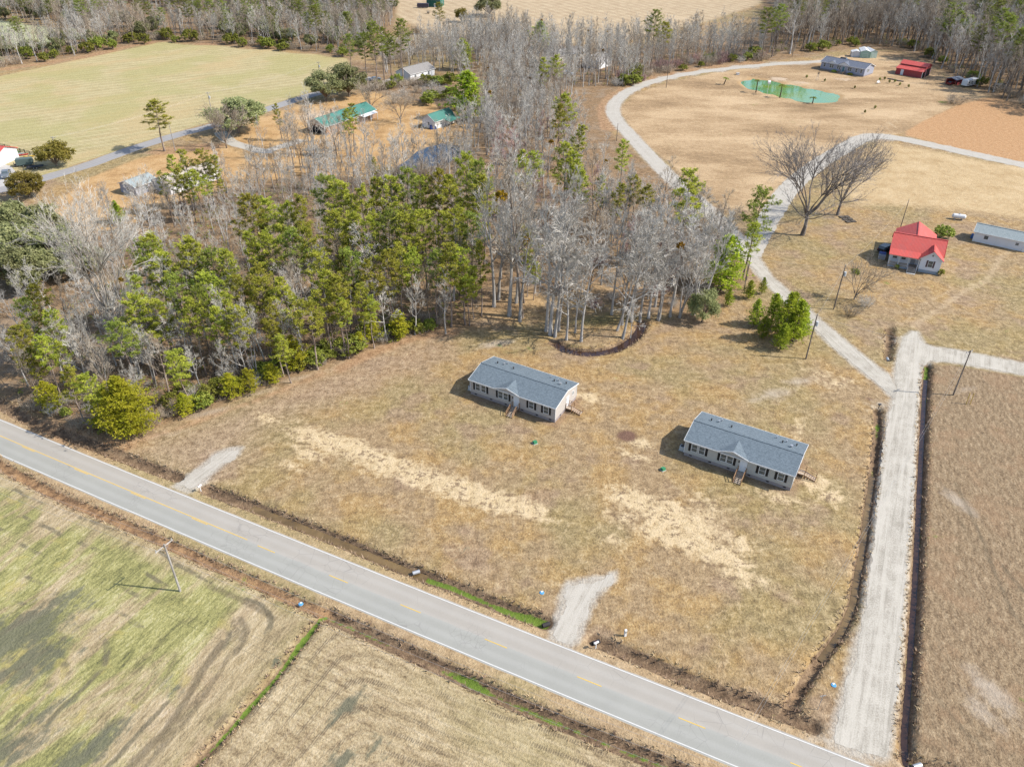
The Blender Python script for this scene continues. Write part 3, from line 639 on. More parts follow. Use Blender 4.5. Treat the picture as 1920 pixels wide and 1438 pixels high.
def gravel(name, a, b, ruts=True, run=((1613, 1375), (1704, 720))):
    a = dim(a); b = dim(b); t = NT(name, 0.95); P = t.pos()
    n = t.noise(P, .4, 4, .65); f = t.noise(P, 5, 3, .75); v = t.voro(P, 6)
    c = t.mix(t.step(t.math('ADD', t.math('MULTIPLY', n, .45), t.math('ADD', t.math('MULTIPLY', f, .4), t.math('MULTIPLY', v, .15))), .32, .66), a, b)
    if not ruts:
        stn = t.noise(t.along(P, *run, 1, .05), .9, 4, .7); c = t.mix(t.math('MULTIPLY', t.step(stn, .44, .60), .7), c, b); st2 = t.noise(t.along(P, *run, 1, .04), 1.7, 3, .6); c = t.mix(t.math('MULTIPLY', t.step(st2, .55, .68), .45), c, tuple(x * .85 for x in a))
    if ruts:
        ac = t.attr('across')
        w = t.math('ABSOLUTE', t.math('SUBTRACT', t.math('ABSOLUTE', t.math('SUBTRACT', ac, .5)), .20))
        c = t.mix(t.math('MULTIPLY', t.step(t.math('ADD', w, t.math('MULTIPLY', n, .1)), .05, .18), .55), t.mix(.5, c, b), c)
    t.bump(f, .06, .8)
    return t.col(c)
def grow(poly, d):
    c = Vector((sum(p[0] for p in poly) / len(poly), sum(p[1] for p in poly) / len(poly)))
    return [tuple(Vector(p) + (Vector(p) - c).normalized() * d) for p in poly]
M_ROAD = asphalt('main_asphalt', (.335, .33, .295), (.375, .345, .30))
M_ROAD2 = asphalt('country_asphalt', (.30, .29, .285), (.315, .30, .29), False)
M_GRAV = gravel('lane_gravel', (.30, .27, .22), (.525, .485, .415), False)
M_GRAVB = gravel('diagonal_lane_gravel', (.30, .27, .22), (.525, .485, .415), False, ((1660, 725), (1450, 525)))
M_GRAV2 = gravel('drive_gravel', (.34, .305, .25), (.51, .47, .405), False)
M_GRAVS = gravel('far_gravel', (.36, .325, .275), (.49, .455, .395), True)
up = G2([(0, 790), (417, 957.5), (640, 1049), (1280, 1303), (1630, 1437)])
lo = G2([(0, 850), (250, 959), (640, 1128), (1280, 1395)])
Ua, La = np.array(up), np.array(lo)
qu = np.polyfit(Ua[:, 0], Ua[:, 1], 2); ql = np.polyfit(La[:, 0], La[:, 1], 2)
def road_y(x, off=0.5):
    def q(c, x):
        if x < -88: return np.polyval(c, -88) + np.polyval(np.polyder(c), -88) * (x + 88)
        if x > 45: return np.polyval(c, 45) + np.polyval(np.polyder(c), 45) * (x - 45)
        return np.polyval(c, x)
    return q(ql, x) * off + q(qu, x) * (1 - off)
RC = [(x, road_y(x)) for x in range(-700, 700, 12)]
_d = Vector((1, road_y(0) - road_y(-1))).normalized()
RW = abs((road_y(0, 0) - road_y(0, 1)) * _d.x)
road = strip('road', RC, RW + 0.5, 0.012, M_ROAD, 0.05, 2.0, 3, crown=0.05, skirt=0.01)
RL = resample(RC, 1.0)
M_WHITE = plain('road_paint_white', (.64, .63, .60), .8, .2, 0, .12, 1.2)
M_YEL = plain('road_paint_yellow', (.68, .45, .10), .8, .2, 0, .16, 1.5)
def paint(name, off, w, m, i0=None, i1=None, zz=0.004):
    mb = MB(); L = RL if i0 is None else RL[i0:i1]
    for i, p in enumerate(L):
        d = (L[min(i + 1, len(L) - 1)] - L[max(0, i - 1)]).normalized(); nr = Vector((-d.y, d.x))
        for q in (off - w / 2, off + w / 2):
            r = p + nr * q; z = 0.012 + 0.05 * (1 - min(1, abs(2 * q / (RW + .5))) ** 2) + 0.008 + zz
            mb.v.append((r.x, r.y, z))
        if i: a = 2 * i - 2; mb.f.append((a + 1, a, a + 2, a + 3))
    return structure(mb.build(name, m))
paint('road_edge_line', RW / 2 - .02, .13, M_WHITE); paint('road_edge_line', -RW / 2 + .02, .13, M_WHITE)
rdist = [0.0]
for a, b in zip(RL, RL[1:]): rdist.append(rdist[-1] + (b - a).length)
def nearest_i(pt): return min(range(len(RL)), key=lambda i: (RL[i] - pt).length)
i_end = nearest_i(Vector(ground_at(461, 1012)[:2]))
paint('road_centre_line', .12, .12, M_YEL, 0, i_end + 1)
d0 = rdist[nearest_i(Vector(ground_at(756, 1133)[:2]))]
k = -40
while k < 40:
    a = d0 + 12.19 * k; k += 1
    i0 = next((i for i, q in enumerate(rdist) if q >= a), None); i1 = next((i for i, q in enumerate(rdist) if q >= a + 3.05), None)
    if i0 is None or i1 is None or a < 0: continue
    c = RL[i0]
    if -120 < c.x < 75: paint('road_dash', -.10, .12, M_YEL, i0, i1 + 1)
R2 = G2([(-60, 366), (20, 352), (90, 332), (170, 308), (250, 279), (330, 254), (400, 236), (480, 212), (560, 186), (600, 174), (660, 156), (700, 146)])
strip('country_road', R2, 5.6, .012, M_ROAD2, .12, 2.5, 5, crown=.05)
strip('farm_drive', G2([(412, 248), (432, 266), (462, 276), (493, 284), (515, 284)]), 4.4, .010, M_GRAVS, .25, 2, 6)
strip('farm_drive', G2([(505, 282), (520, 277), (545, 270), (566, 262)]), 4.0, .016, M_GRAVS, .3, 2, 7)
strip('farm_drive', G2([(700, 160), (735, 150), (760, 146)]), 4.0, .012, M_GRAVS, .3, 2, 8)
poly_sheet('gravel_lane', G2(LANE_A), .018, M_GRAV, .3, .5, 11, inset=.4)
poly_sheet('gravel_lane', G2(LANE_B), .024, M_GRAVB, .3, .5, 12, inset=.4)
strip('gravel_lane', G2(C_LINE), 4.9, .012, M_GRAVS, .3, 1.5, 13)
strip('gravel_lane', G2(D_LINE), 6.0, .030, M_GRAVS, .3, 1.5, 14)
poly_sheet('gravel_driveway', grow(G2(DRIVE1), -.9), .016, M_GRAV2, .5, .4, 15)
poly_sheet('gravel_driveway', grow(G2(DRIVE2), -.8), .016, M_GRAV2, .6, .4, 16)
M_CONC = plain('pale_concrete', (.47, .45, .42), .9, .2, 0, .1, .6)
poly_sheet('concrete_apron', G2([(-60, 330), (0, 306), (20, 312), (32, 325), (26, 338), (24, 350), (-10, 362), (-80, 372)]), .02, M_CONC)
def water(name, a, b, rough, scale):
    a = dim(a); b = dim(b); t = NT(name, rough)
    if 'Specular IOR Level' in t.b.inputs: t.b.inputs['Specular IOR Level'].default_value = .5
    n = t.noise(t.pos(), scale, 4, .6, .6)
    t.bump(t.noise(t.pos(), .8, 2), .02, .06)
    return t.col(t.mix(t.step(n, .35, .68), a, b))
M_POND = water('green_pond_water', (.15, .26, .035), (.085, .265, .125), .06, .06)
M_POND2 = water('dark_pond_water', (.010, .020, .045), (.016, .036, .075), .04, .2)  # blue of the reflected sky is put into the base colour
M_DW = water('ditch_water', (.13, .085, .035), (.21, .14, .06), .15, .3)
M_DWD = water('moat_water', (.035, .018, .012), (.06, .032, .02), .12, .3)
poly_sheet('pond_water', grow(POND1, 1.5), -.42, M_POND)
poly_sheet('pond_water', grow(POND2, 1.5), -.42, M_POND2)
DL = {n: L for n, L, *_ in ditch_lines}
strip('ditch_water', DL['b'][4:], 1.15, -.62, M_DW); strip('ditch_water', DL['k'], 2.2, -.62, M_DWD)
strip('ditch_water', DL['e'][8:-4], .8, -.68, M_DW); strip('ditch_water', DL['f'][2:], .7, -.82, M_DWD)

# ------------------------------------------------------------------ tree kinds
def fast_mesh(name, V, F, m):
    me = bpy.data.meshes.new(name)
    me.from_pydata(V, [], F); me.materials.append(m); me.update()
    return me
def perp(d, rng):
    a = Vector((rng.gauss(0, 1), rng.gauss(0, 1), rng.gauss(0, 1)))
    a -= d * a.dot(d)
    return a.normalized() if a.length > 1e-6 else Vector((1, 0, 0))
def spike(V, F, a, b, r):
    """one thin tapering twig: a three-sided needle"""
    d = (b - a).normalized(); u = d.cross(Vector((.3, .5, .81))).normalized(); w = d.cross(u); n = len(V)
    for k in range(3):
        t = 2.094 * k; V.append(tuple(a + (u * math.cos(t) + w * math.sin(t)) * r))
    V.append(tuple(b)); F.extend([(n, n + 1, n + 3), (n + 1, n + 2, n + 3), (n + 2, n, n + 3)])
def grow_branch(mb, V, F, p, d, L, r, depth, rng, upw, kink, twig, counts, twl):
    """a bending branch with children; thick wood goes to MB, twigs to V, F"""
    n = 4 if depth < 2 else 3
    pts = [p]; q = p.copy(); dd = d.copy()
    for i in range(n):
        dd = (dd + perp(dd, rng) * kink + Vector((0, 0, upw))).normalized()
        q = q + dd * L / n; pts.append(q.copy())
    rad = [max(.012, r * (1 - .75 * i / n)) for i in range(n + 1)]
    tgt = mb if depth < 2 else None
    if tgt is not None: tgt.tube(pts, rad, 5 if depth == 0 else 4, False)
    else:
        for i in range(n): spike(V, F, pts[i], pts[i + 1] + (pts[i + 1] - pts[i]) * .25, rad[i])
    if depth >= len(counts):
        return
    for k in range(counts[depth]):
        t = rng.uniform(.25, 1.0) if depth else rng.uniform(.45, 1.0)
        i = min(n - 1, int(t * n)); f = t * n - i
        b = pts[i].lerp(pts[i + 1], f); base = (pts[i + 1] - pts[i]).normalized()
        sp = rng.uniform(.35, .8)
        nd = (base + perp(base, rng) * sp + Vector((0, 0, upw * .6))).normalized()
        if depth == len(counts) - 1:
            l2 = twl * rng.uniform(.6, 1.3)
            spike(V, F, b, b + nd * l2, twig)
            for s_ in range(2):
                e = b + nd * l2 * rng.uniform(.2, .7); nd2 = (nd + perp(nd, rng) * .8).normalized()
                spike(V, F, e, e + nd2 * l2 * rng.uniform(.4, .8), twig * .8)
        else:
            grow_branch(mb, V, F, b, nd, L * rng.uniform(.45, .78) * (1.15 - .4 * t), max(.026, r * .58 * (1.1 - .5 * t)), depth + 1, rng, upw, kink, twig, counts, twl)

def bare_tree(seed, h, bole, spread, stems, mtrunk, mtwig, upw=.12, twig=.026, counts=(5, 5, 5), nlimb=10, up0=.55, up1=.9):
    """returns (trunk mesh, crown mesh) of a leafless tree h metres tall"""
    rng = random.Random(seed); mb = MB(); V = []; F = []
    for s_ in range(stems):
        lean = perp(Vector((0, 0, 1)), rng); lean.z = 0
        d = (Vector((0, 0, 1)) + lean * (rng.uniform(.02, .07) if stems == 1 else rng.uniform(.08, .2))).normalized()
        p0 = Vector((rng.uniform(-.3, .3), rng.uniform(-.3, .3), -.3)) if stems > 1 else Vector((0, 0, -.3))
        hh = h * rng.uniform(.85, 1.0) * .86; n = 9; pts = [p0]; q = p0.copy(); dd = d.copy()
        for i in range(n):
            dd = (dd + perp(dd, rng) * .055 + Vector((0, 0, .05))).normalized(); q = q + dd * hh / n; pts.append(q.copy())
        r0 = h * .0125 * (1.0 if stems == 1 else .75)
        rad = [r0 * (1.35 if i == 0 else 1) * (1 - .86 * i / n) for i in range(n + 1)]
        mb.tube(pts, rad, 7, False)
        nl = nlimb if stems == 1 else max(4, nlimb * 2 // 3)
        for k in range(nl):
            t = bole + (1 - bole) * (k + rng.uniform(.1, .9)) / nl
            i = min(n - 1, int(t * n)); b = pts[i].lerp(pts[i + 1], t * n - i)
            a = k * 2.4 + rng.uniform(-.5, .5); up = up0 + up1 * (t - bole) / (1 - bole)
            nd = Vector((math.cos(a), math.sin(a), up)).normalized()
            L = h * spread * (1.05 - .62 * (t - bole) / (1 - bole)) * rng.uniform(.75, 1.15)
            grow_branch(mb, V, F, b, nd, L, rad[i] * .62, 1, rng, upw, .16, twig, counts, h * .058)
        grow_branch(mb, V, F, pts[-1], dd, h * .16, rad[-1], 1, rng, upw, .2, twig, counts, h * .05)
    return mb.mesh('bare_trunk', mtrunk), fast_mesh('bare_crown', V, F, mtwig)

def tuft(V, F, c, d, n, L, w, rng):
    """needle bunch: n narrow blades fanned round direction d"""
    for k in range(n):
        u = Vector((d.x * .7 + rng.gauss(0, .75), d.y * .7 + rng.gauss(0, .75), d.z * .35 + rng.gauss(.05, .34))).normalized()
        fl = u.cross(Vector((0, 0, 1))); sdv = (fl.normalized() if fl.length > .05 else perp(u, rng)) + perp(u, rng) * .45
        sdv = sdv.normalized() * w * rng.uniform(.7, 1.3); l = L * rng.uniform(.65, 1.2); i = len(V)
        m_ = c + u * l * .55
        V.extend([tuple(c), tuple(m_ + sdv), tuple(c + u * l), tuple(m_ - sdv)]); F.append((i, i + 1, i + 2, i + 3))
def pine_tree(seed, h, base, rad, mtrunk, mleaf, nb=40, dense=1.0, dead=8, wood=None):
    """tall pine: clear bole, whorled boughs carrying flat plates of needles"""
    rng = random.Random(seed); mb = MB(); V = []; F = []
    n = 10; pts = []; x = y = 0.0
    for i in range(n + 1):
        pts.append(Vector((x, y, -.3 + (h * .97 + .3) * i / n))); x += rng.gauss(0, h * .007); y += rng.gauss(0, h * .007)
    r0 = h * .0105 + .03; rd = [r0 * (1.3 if i == 0 else 1) * (1 - .88 * i / n) for i in range(n + 1)]
    mb.tube(pts, rd, 8, False)
    def at(z):
        t = max(0, min(n - .001, (z + .3) / (h * .97 + .3) * n)); i = int(t); return pts[i].lerp(pts[i + 1], t - i)
    for k in range(nb):
        f = (k + rng.uniform(0, .9)) / nb
        z = h * (base + (1 - base) * f ** .9); a = k * 2.399 + rng.uniform(-.45, .45)
        prof = (1 - f ** 2.2) ** .6 * (.60 + .40 * min(1, f / .22))
        L = rad * max(.30, prof) * rng.uniform(.5, 1.2)
        b = at(z); rise = -.08 + .75 * f + rng.uniform(-.12, .15)
        dr = Vector((math.cos(a), math.sin(a), rise)).normalized()
        tip = b + dr * L + Vector((0, 0, .12 * L)); mid = b + dr * L * .55
        mb.tube([b, mid, tip], [r0 * .28 * (1 - .6 * f), r0 * .18 * (1 - .6 * f), .015], 4, False)
        nt = max(4, int((4 + 6.0 * L) * dense))
        for j in range(nt):
            s_ = rng.uniform(.45, 1.08); side = perp(dr, rng) * rng.gauss(0, .30 * L * (1.1 - .4 * s_)); side.z *= .35
            c = b + dr * L * s_ + side + Vector((0, 0, .12 * L * s_ ** 2))
            tuft(V, F, c, (dr * .35 + Vector((0, 0, .75)) + side.normalized() * .35).normalized(), 10, .50, .062, rng)
            if j % 3 == 0: mb.tube([b + dr * L * s_ * .8, c], [.03, .012], 3, False)
    for j in range(int(14 * dense)):
        tuft(V, F, at(h * .97) + Vector((rng.gauss(0, .3), rng.gauss(0, .3), rng.uniform(-.7, .6))), Vector((0, 0, 1)), 7, .5, .07, rng)
    for k in range(dead):
        z = h * rng.uniform(base * .45, base); a = rng.uniform(0, 2 * PI); b = at(z); L = rng.uniform(.6, 2.0)
        e = b + Vector((math.cos(a), math.sin(a), rng.uniform(-.25, .25))) * L
        mb.tube([b, e], [.05, .012], 3, False)
    return mb.mesh('pine_trunk', mtrunk), fast_mesh('pine_crown', V, F, mleaf)

def leafy_tree(seed, h, base, rx, mtrunk, mleaf, nl=420, per=14, leafL=.34, squash=1.0, flat=.3):
    """round evergreen: lobes of small leaves over a limbed trunk, gaps between lobes"""
    rng = random.Random(seed); mb = MB(); V = []; F = []
    cz = h * (base + (1 - base) * .5); rz = h * (1 - base) * .5 * squash
    mb.tube([(0, 0, -.2), (rng.uniform(-.1, .1), rng.uniform(-.1, .1), h * base * .7), (rng.uniform(-.3, .3), 0, cz)], [h * .035, h * .026, h * .012], 7, False)
    lobes = []
    for k in range(30):
        a = rng.uniform(0, 2 * PI); u = rng.uniform(-.65, 1); s_ = math.sqrt(max(0, 1 - u * u)); q = rng.uniform(.62, .92)
        lobes.append((Vector((rx * s_ * math.cos(a) * q, rx * s_ * math.sin(a) * q, cz + rz * u * q)), rng.uniform(.2, .36) * rx))
    for c, r in lobes:
        mb.tube([(0, 0, max(.2, h * base * .8)), tuple(c * .6 + Vector((0, 0, cz * .4 - .1 * h))), tuple(c)], [h * .014, h * .009, .02], 4, False)
        for j in range(nl // 30):
            v = Vector((rng.gauss(0, 1), rng.gauss(0, 1), rng.gauss(.15, 1))).normalized()
            p = c + Vector((v.x * r, v.y * r, v.z * r * (1 - flat))) * rng.uniform(.65, 1.08)
            for t in range(per):
                w = (v + Vector((rng.gauss(0, .8), rng.gauss(0, .8), rng.gauss(.2, .8)))).normalized()
                e = perp(w, rng); g = w.cross(e); o = p + Vector((rng.gauss(0, 1), rng.gauss(0, 1), rng.gauss(0, 1))) * r * .17
                i = len(V); L = leafL * rng.uniform(.6, 1.25)
                V.extend([tuple(o - e * L * .5), tuple(o + g * L * .32), tuple(o + e * L * .5), tuple(o - g * L * .32)]); F.append((i, i + 1, i + 2, i + 3))
    return mb.mesh('tree_trunk', mtrunk), fast_mesh('tree_crown', V, F, mleaf)

def young_pine(seed, h, rx, mtrunk, mleaf, nb=46, dense=1.0):
    """young conifer green to the ground, spiky outline"""
    rng = random.Random(seed); mb = MB(); V = []; F = []
    mb.tube([(0, 0, -.2), (0, 0, h * .95)], [.04 + h * .012, .02], 6, False)
    for k in range(nb):
        f = (k + .5) / nb; a = k * 2.399 + rng.uniform(-.4, .4)
        L = rx * ((1 - f ** 1.7) ** .8) * (.7 + .3 * min(1, f / .15)) * rng.uniform(.7, 1.2) + .12
        b = Vector((0, 0, h * (.04 + .92 * f))); dr = Vector((math.cos(a), math.sin(a), .35 + .5 * f)).normalized()
        mb.tube([b, b + dr * L], [.03, .01], 3, False)
        for j in range(max(3, int((3 + 6 * L) * dense))):
            s_ = rng.uniform(.25, 1.05); c = b + dr * L * s_ + Vector((rng.gauss(0, .16 * L), rng.gauss(0, .16 * L), rng.gauss(0, .1)))
            tuft(V, F, c, (dr * .6 + Vector((0, 0, .6))).normalized(), 6, .36, .055, rng)
    for j in range(8): tuft(V, F, Vector((0, 0, h * .95)), Vector((0, 0, 1)), 5, .4, .05, rng)
    return mb.mesh('young_trunk', mtrunk), fast_mesh('young_crown', V, F, mleaf)

def brush(seed, h, rx, mstem, n=46):
    """leafless thicket: many thin stems from one root"""
    rng = random.Random(seed); mb = MB(); V = []; F = []
    for k in range(n):
        a = rng.uniform(0, 2 * PI); t = rng.random() ** .6 * rx
        p = Vector((math.cos(a) * t * .5, math.sin(a) * t * .5, -.05)); e = Vector((math.cos(a) * t * 1.1, math.sin(a) * t * 1.1, h * rng.uniform(.5, 1)))
        spike(V, F, p, e, .028)
        for j in range(7):
            b = p.lerp(e, rng.uniform(.25, .95)); d = (e - p).normalized(); nd = (d + perp(d, rng) * .9).normalized()
            c = b + nd * h * rng.uniform(.15, .35); spike(V, F, b, c, .016)
            for q in range(2):
                b2 = b.lerp(c, rng.uniform(.3, .9)); nd2 = (nd + perp(nd, rng) * .9).normalized(); spike(V, F, b2, b2 + nd2 * h * rng.uniform(.08, .2), .012)
    return fast_mesh('brush_stems', V, F, mstem)

B_GREY = bark_mat('grey_bark', (.34, .315, .285), (.54, .51, .475)); B_PALE = bark_mat('pale_twigs', (.43, .40, .35), (.62, .585, .525))
B_BRWN = bark_mat('brown_bark', (.17, .13, .10), (.30, .24, .19)); B_TWBR = bark_mat('brown_twigs', (.33, .265, .195), (.50, .425, .33))
B_RED = bark_mat('red_bud_twigs', (.34, .21, .19), (.46, .31, .28)); B_PINE = bark_mat('pine_bark', (.17, .13, .11), (.34, .27, .225))
L_PINE = leaf_mat('pine_needles', (.21, .255, .030), (.43, .445, .060), .035); L_PINE2 = leaf_mat('dark_pine_needles', (.14, .195, .030), (.28, .315, .055), .02)
L_YNG = leaf_mat('young_needles', (.27, .305, .018), (.44, .43, .03), .02); L_JUN = leaf_mat('juniper_needles', (.20, .29, .02), (.40, .46, .035), .015)
L_OAK = leaf_mat('oak_leaves', (.18, .205, .08), (.34, .35, .165), .02); L_OLIV = leaf_mat('olive_leaves', (.16, .145, .025), (.29, .245, .05), .02)
L_SHRB = leaf_mat('shrub_leaves', (.15, .19, .03), (.29, .32, .06), .03); L_MIST = leaf_mat('mistletoe_leaves', (.20, .13, .01), (.36, .22, .02), .02)

KIND = {}
def kind(key, *meshes): KIND[key] = meshes
for i in range(5): kind(('grey', i), *bare_tree(100 + i, 18, .36, .22, 1, B_GREY, B_PALE, .20))
for i in range(4): kind(('brown', i), *bare_tree(200 + i, 18, .34, .25, 1, B_BRWN, B_TWBR, .17))
for i in range(2): kind(('multi', i), *bare_tree(300 + i, 16, .40, .21, 3, B_GREY, B_PALE, .12))
for i in range(2): kind(('red', i), *bare_tree(400 + i, 12, .30, .26, 1, B_BRWN, B_RED, .1))
for i in range(2): kind(('lichen', i), *bare_tree(450 + i, 14, .34, .26, 1, B_GREY, B_PALE, .05, .03, (5, 6, 5), 11))
for i in range(6): kind(('pine', i), *pine_tree(500 + i, 20, .42 + .03 * i, 4.0, B_PINE, L_PINE, 40 - 2 * i, 1.1))
for i in range(3): kind(('slimpine', i), *pine_tree(560 + i, 18, .44, 2.9, B_PINE, L_PINE, 32, 1.0, 16))
for i in range(3): kind(('darkpine', i), *pine_tree(600 + i, 21, .52, 4.3, B_PINE, L_PINE2, 32, 1.0))
for i in range(3): kind(('young', i), *young_pine(700 + i, 6, 2.1, B_PINE, L_YNG))
for i in range(3): kind(('juniper', i), *young_pine(740 + i, 7, 2.1, B_PINE, L_JUN, 62, 1.25))
for i in range(3): kind(('oak', i), *leafy_tree(800 + i, 9, .16, 5.0, B_BRWN, L_OAK, 900, 13, .42))
for i in range(2): kind(('olive', i), *leafy_tree(850 + i, 6, .10, 3.4, B_BRWN, L_OLIV, 700, 12, .34))
for i in range(3): kind(('bush', i), *leafy_tree(900 + i, 2.4, .04, 1.5, B_BRWN, L_SHRB, 210, 10, .26))
for i in range(3): kind(('brush', i), brush(950 + i, 2.6, 1.8, B_TWBR))
kind(('greybrush', 0), brush(970, 3.2, 2.0, B_PALE)); kind(('redbrush', 0), brush(971, 2.2, 1.6, B_RED))
kind(('bigyoung', 0), *young_pine(777, 11, 3.9, B_PINE, L_YNG, 96, 1.7)); kind(('mistletoe', 0), leafy_tree(990, 1.2, 0.0, .6, B_BRWN, L_MIST, 90, 8, .22)[1])
NATIVE = {'bigyoung': 11, 'grey': 18, 'brown': 18, 'multi': 16, 'red': 12, 'lichen': 14, 'pine': 20, 'slimpine': 18, 'darkpine': 21, 'young': 6, 'juniper': 7, 'oak': 9, 'olive': 6, 'bush': 2.4, 'brush': 2.6, 'greybrush': 3.2, 'redbrush': 2.2}
NVAR = {}
for k in KIND: NVAR[k[0]] = max(NVAR.get(k[0], 0), k[1] + 1)
TREES = []       # (object, kind, height)
CAT = {'bigyoung': ('young_pine', 'tree'), 'bush': ('shrub', 'shrub'), 'brush': ('bare_shrub', 'shrub'), 'greybrush': ('bare_shrub', 'shrub'), 'redbrush': ('bare_shrub', 'shrub'), 'grey': ('bare_tree', 'tree'), 'brown': ('bare_tree', 'tree'), 'multi': ('bare_tree', 'tree'), 'red': ('bare_tree', 'tree'), 'lichen': ('bare_tree', 'tree'),
       'pine': ('pine_tree', 'tree'), 'slimpine': ('pine_tree', 'tree'), 'darkpine': ('pine_tree', 'tree'), 'young': ('young_pine', 'tree'), 'juniper': ('young_pine', 'tree'), 'oak': ('evergreen_tree', 'tree'), 'olive': ('evergreen_tree', 'tree')}
_tr = random.Random(77)
def plant(k, x, y, h, wide=1.0, label=None, group=None, tilt=0.0, var=None, z=0.0, tdir=None):
    v = _tr.randrange(NVAR[k]) if var is None else var
    ms = KIND[(k, v)]; s_ = h / NATIVE[k]
    nm, cat = CAT[k]
    e = thing(nm, label or '', cat, (x, y, z), _tr.uniform(0, 2 * PI), group, (s_ * wide, s_ * wide, s_))
    if tilt:
        a = _tr.uniform(0, 2 * PI) if tdir is None else tdir
        e.rotation_euler = (Matrix.Rotation(tilt, 3, Vector((math.cos(a), math.sin(a), 0))) @ Matrix.Rotation(_tr.uniform(0, 6.28), 3, 'Z')).to_euler()
    for q, me in zip(('trunk', 'crown') if len(ms) == 2 else ('stem',), ms):
        o = bpy.data.objects.new(q, me); COL.objects.link(o); o.parent = e
    TREES.append([e, k, h, label])
    return e
def at_top(px, py, h): return ground_at(px, py, h)       # stand a tree where its tip is seen

# ------------------------------------------------------------------ building materials
def siding(name, c, pitch=.2, vert=False, dark=.88, rough=.65):
    c = dim(c); t = NT(name, rough); P = t.obj()
    w = t.wave(P, 1 / pitch / 1.0 * .5, 0, 1, 'Z' if not vert else 'X')
    n = t.noise(P, 1.1, 4)
    cc = t.mix(n, tuple(x * .93 for x in c), tuple(x * 1.05 for x in c))
    c2 = t.mix(t.step(w, .05, .35), tuple(x * dark for x in c), cc)
    t.bump(w, .012, .5)
    return t.col(c2)
def shingle_mat(name, a, b):
    a = dim(a); b = dim(b); t = NT(name, .92); P = t.obj()
    br = t.n.new('ShaderNodeTexBrick'); t.put(br.inputs['Vector'], t.mapping(P, (1, 1.02, 1)))
    br.inputs['Scale'].default_value = 1.6; br.inputs['Mortar Size'].default_value = .012
    t.put(br.inputs['Color1'], (*a, 1)); t.put(br.inputs['Color2'], (*b, 1)); t.put(br.inputs['Mortar'], (a[0] * .55, a[1] * .55, a[2] * .55, 1))
    n = t.noise(P, 9, 3, .8); n2 = t.noise(P, .5, 3)
    c = t.mix(t.math('MULTIPLY', t.step(n, .35, .7), .75), br.outputs[0], t.mix(n, tuple(x * .55 for x in a), tuple(min(1, x * 1.7) for x in b)))
    c = t.mix(t.math('MULTIPLY', n2, .3), c, b)
    t.bump(n, .02, .6)
    return t.col(c)
def seam_metal(name, c, rough=.5, axis='X', pitch=.45):
    c = dim(c); t = NT(name, rough); P = t.obj()
    w = t.wave(P, .5 / pitch, 0, 1, axis); n = t.noise(P, .7, 4, .6)
    cc = t.mix(n, tuple(x * .86 for x in c), tuple(min(1, x * 1.1) for x in c))
    cc = t.mix(t.math('MULTIPLY', t.step(t.noise(t.mapping(P, (1, .3, 1)), .55, 4, .65), .48, .66), .4), cc, tuple(x * .6 + .06 for x in c)); cc = t.mix(t.step(w, .84, .97), cc, tuple(x * .58 for x in c))
    t.bump(t.step(w, .8, .97), .03, .6)
    return t.col(cc)
def brick_mat(name, a, b, mort):
    a = dim(a); b = dim(b); mort = dim(mort); t = NT(name, .9); br = t.n.new('ShaderNodeTexBrick'); t.put(br.inputs['Vector'], t.mapping(t.obj(), (1, 1, 1), (PI / 2, 0, 0)))
    br.inputs['Scale'].default_value = 2.4; br.inputs['Mortar Size'].default_value = .02
    t.put(br.inputs['Color1'], (*a, 1)); t.put(br.inputs['Color2'], (*b, 1)); t.put(br.inputs['Mortar'], (*mort, 1))
    return t.col(t.mix(t.math('MULTIPLY', t.noise(t.obj(), 2), .4), br.outputs[0], b))
def glass_mat():
    t = NT('window_glass', .08)
    if 'Specular IOR Level' in t.b.inputs: t.b.inputs['Specular IOR Level'].default_value = .7
    return t.col(t.mix(t.noise(t.pos(), .9, 2), (.035, .05, .06), (.09, .115, .12)))
GLASS = glass_mat(); TRIM = plain('white_trim', (.74, .74, .73), .5, .4, 0, .05, 2)
SH_DARK = shingle_mat('charcoal_shingles', (.085, .11, .13), (.175, .215, .245)); SH_GRN = shingle_mat('grey_green_shingles', (.22, .26, .27), (.34, .385, .385)); SH_NAVY = shingle_mat('blue_grey_shingles', (.10, .115, .15), (.17, .19, .235)); SH_BRN = shingle_mat('brown_grey_shingles', (.20, .19, .18), (.30, .285, .27))
SID_GREY = siding('pale_taupe_siding', (.50, .46, .42)); SID_GREY2 = siding('pale_grey_siding', (.50, .49, .45)); SID_WHITE = siding('white_siding', (.80, .81, .83)); SID_BLUE = siding('blue_grey_siding', (.38, .40, .48))
SKIRT = brick_mat('skirting_block', (.31, .265, .26), (.36, .31, .30), (.24, .21, .21)); BLACK = plain('black_shutter', (.016, .016, .018), .6, .3, 0, .2, 4)
WOOD = plain('treated_lumber', (.36, .215, .12), .85, .2, 0, .22, 5); WOODG = plain('weathered_lumber', (.45, .37, .29), .9, .2, 0, .2, 4)
DOORW = plain('white_door', (.72, .76, .80), .45, .4, 0, .04, 2); BRASS = plain('door_handle_metal', (.55, .50, .42), .35, .5, .8, .05, 2)
VENT = plain('dark_vent', (.04, .035, .035), .8); PIPE = plain('vent_pipe', (.05, .05, .05), .6); GALV = plain('galvanised', (.55, .56, .57), .4, .5, .6, .1, 2)
RED_ROOF = seam_metal('red_standing_seam', (.66, .115, .095), .55); RED_WALL = seam_metal('red_barn_steel', (.42, .075, .075), .6, 'X', .3)
GRN_ROOF = seam_metal('green_metal_roof', (.085, .25, .205), .42); GRN_PALE = seam_metal('mint_steel', (.40, .60, .50), .5, 'X', .3)
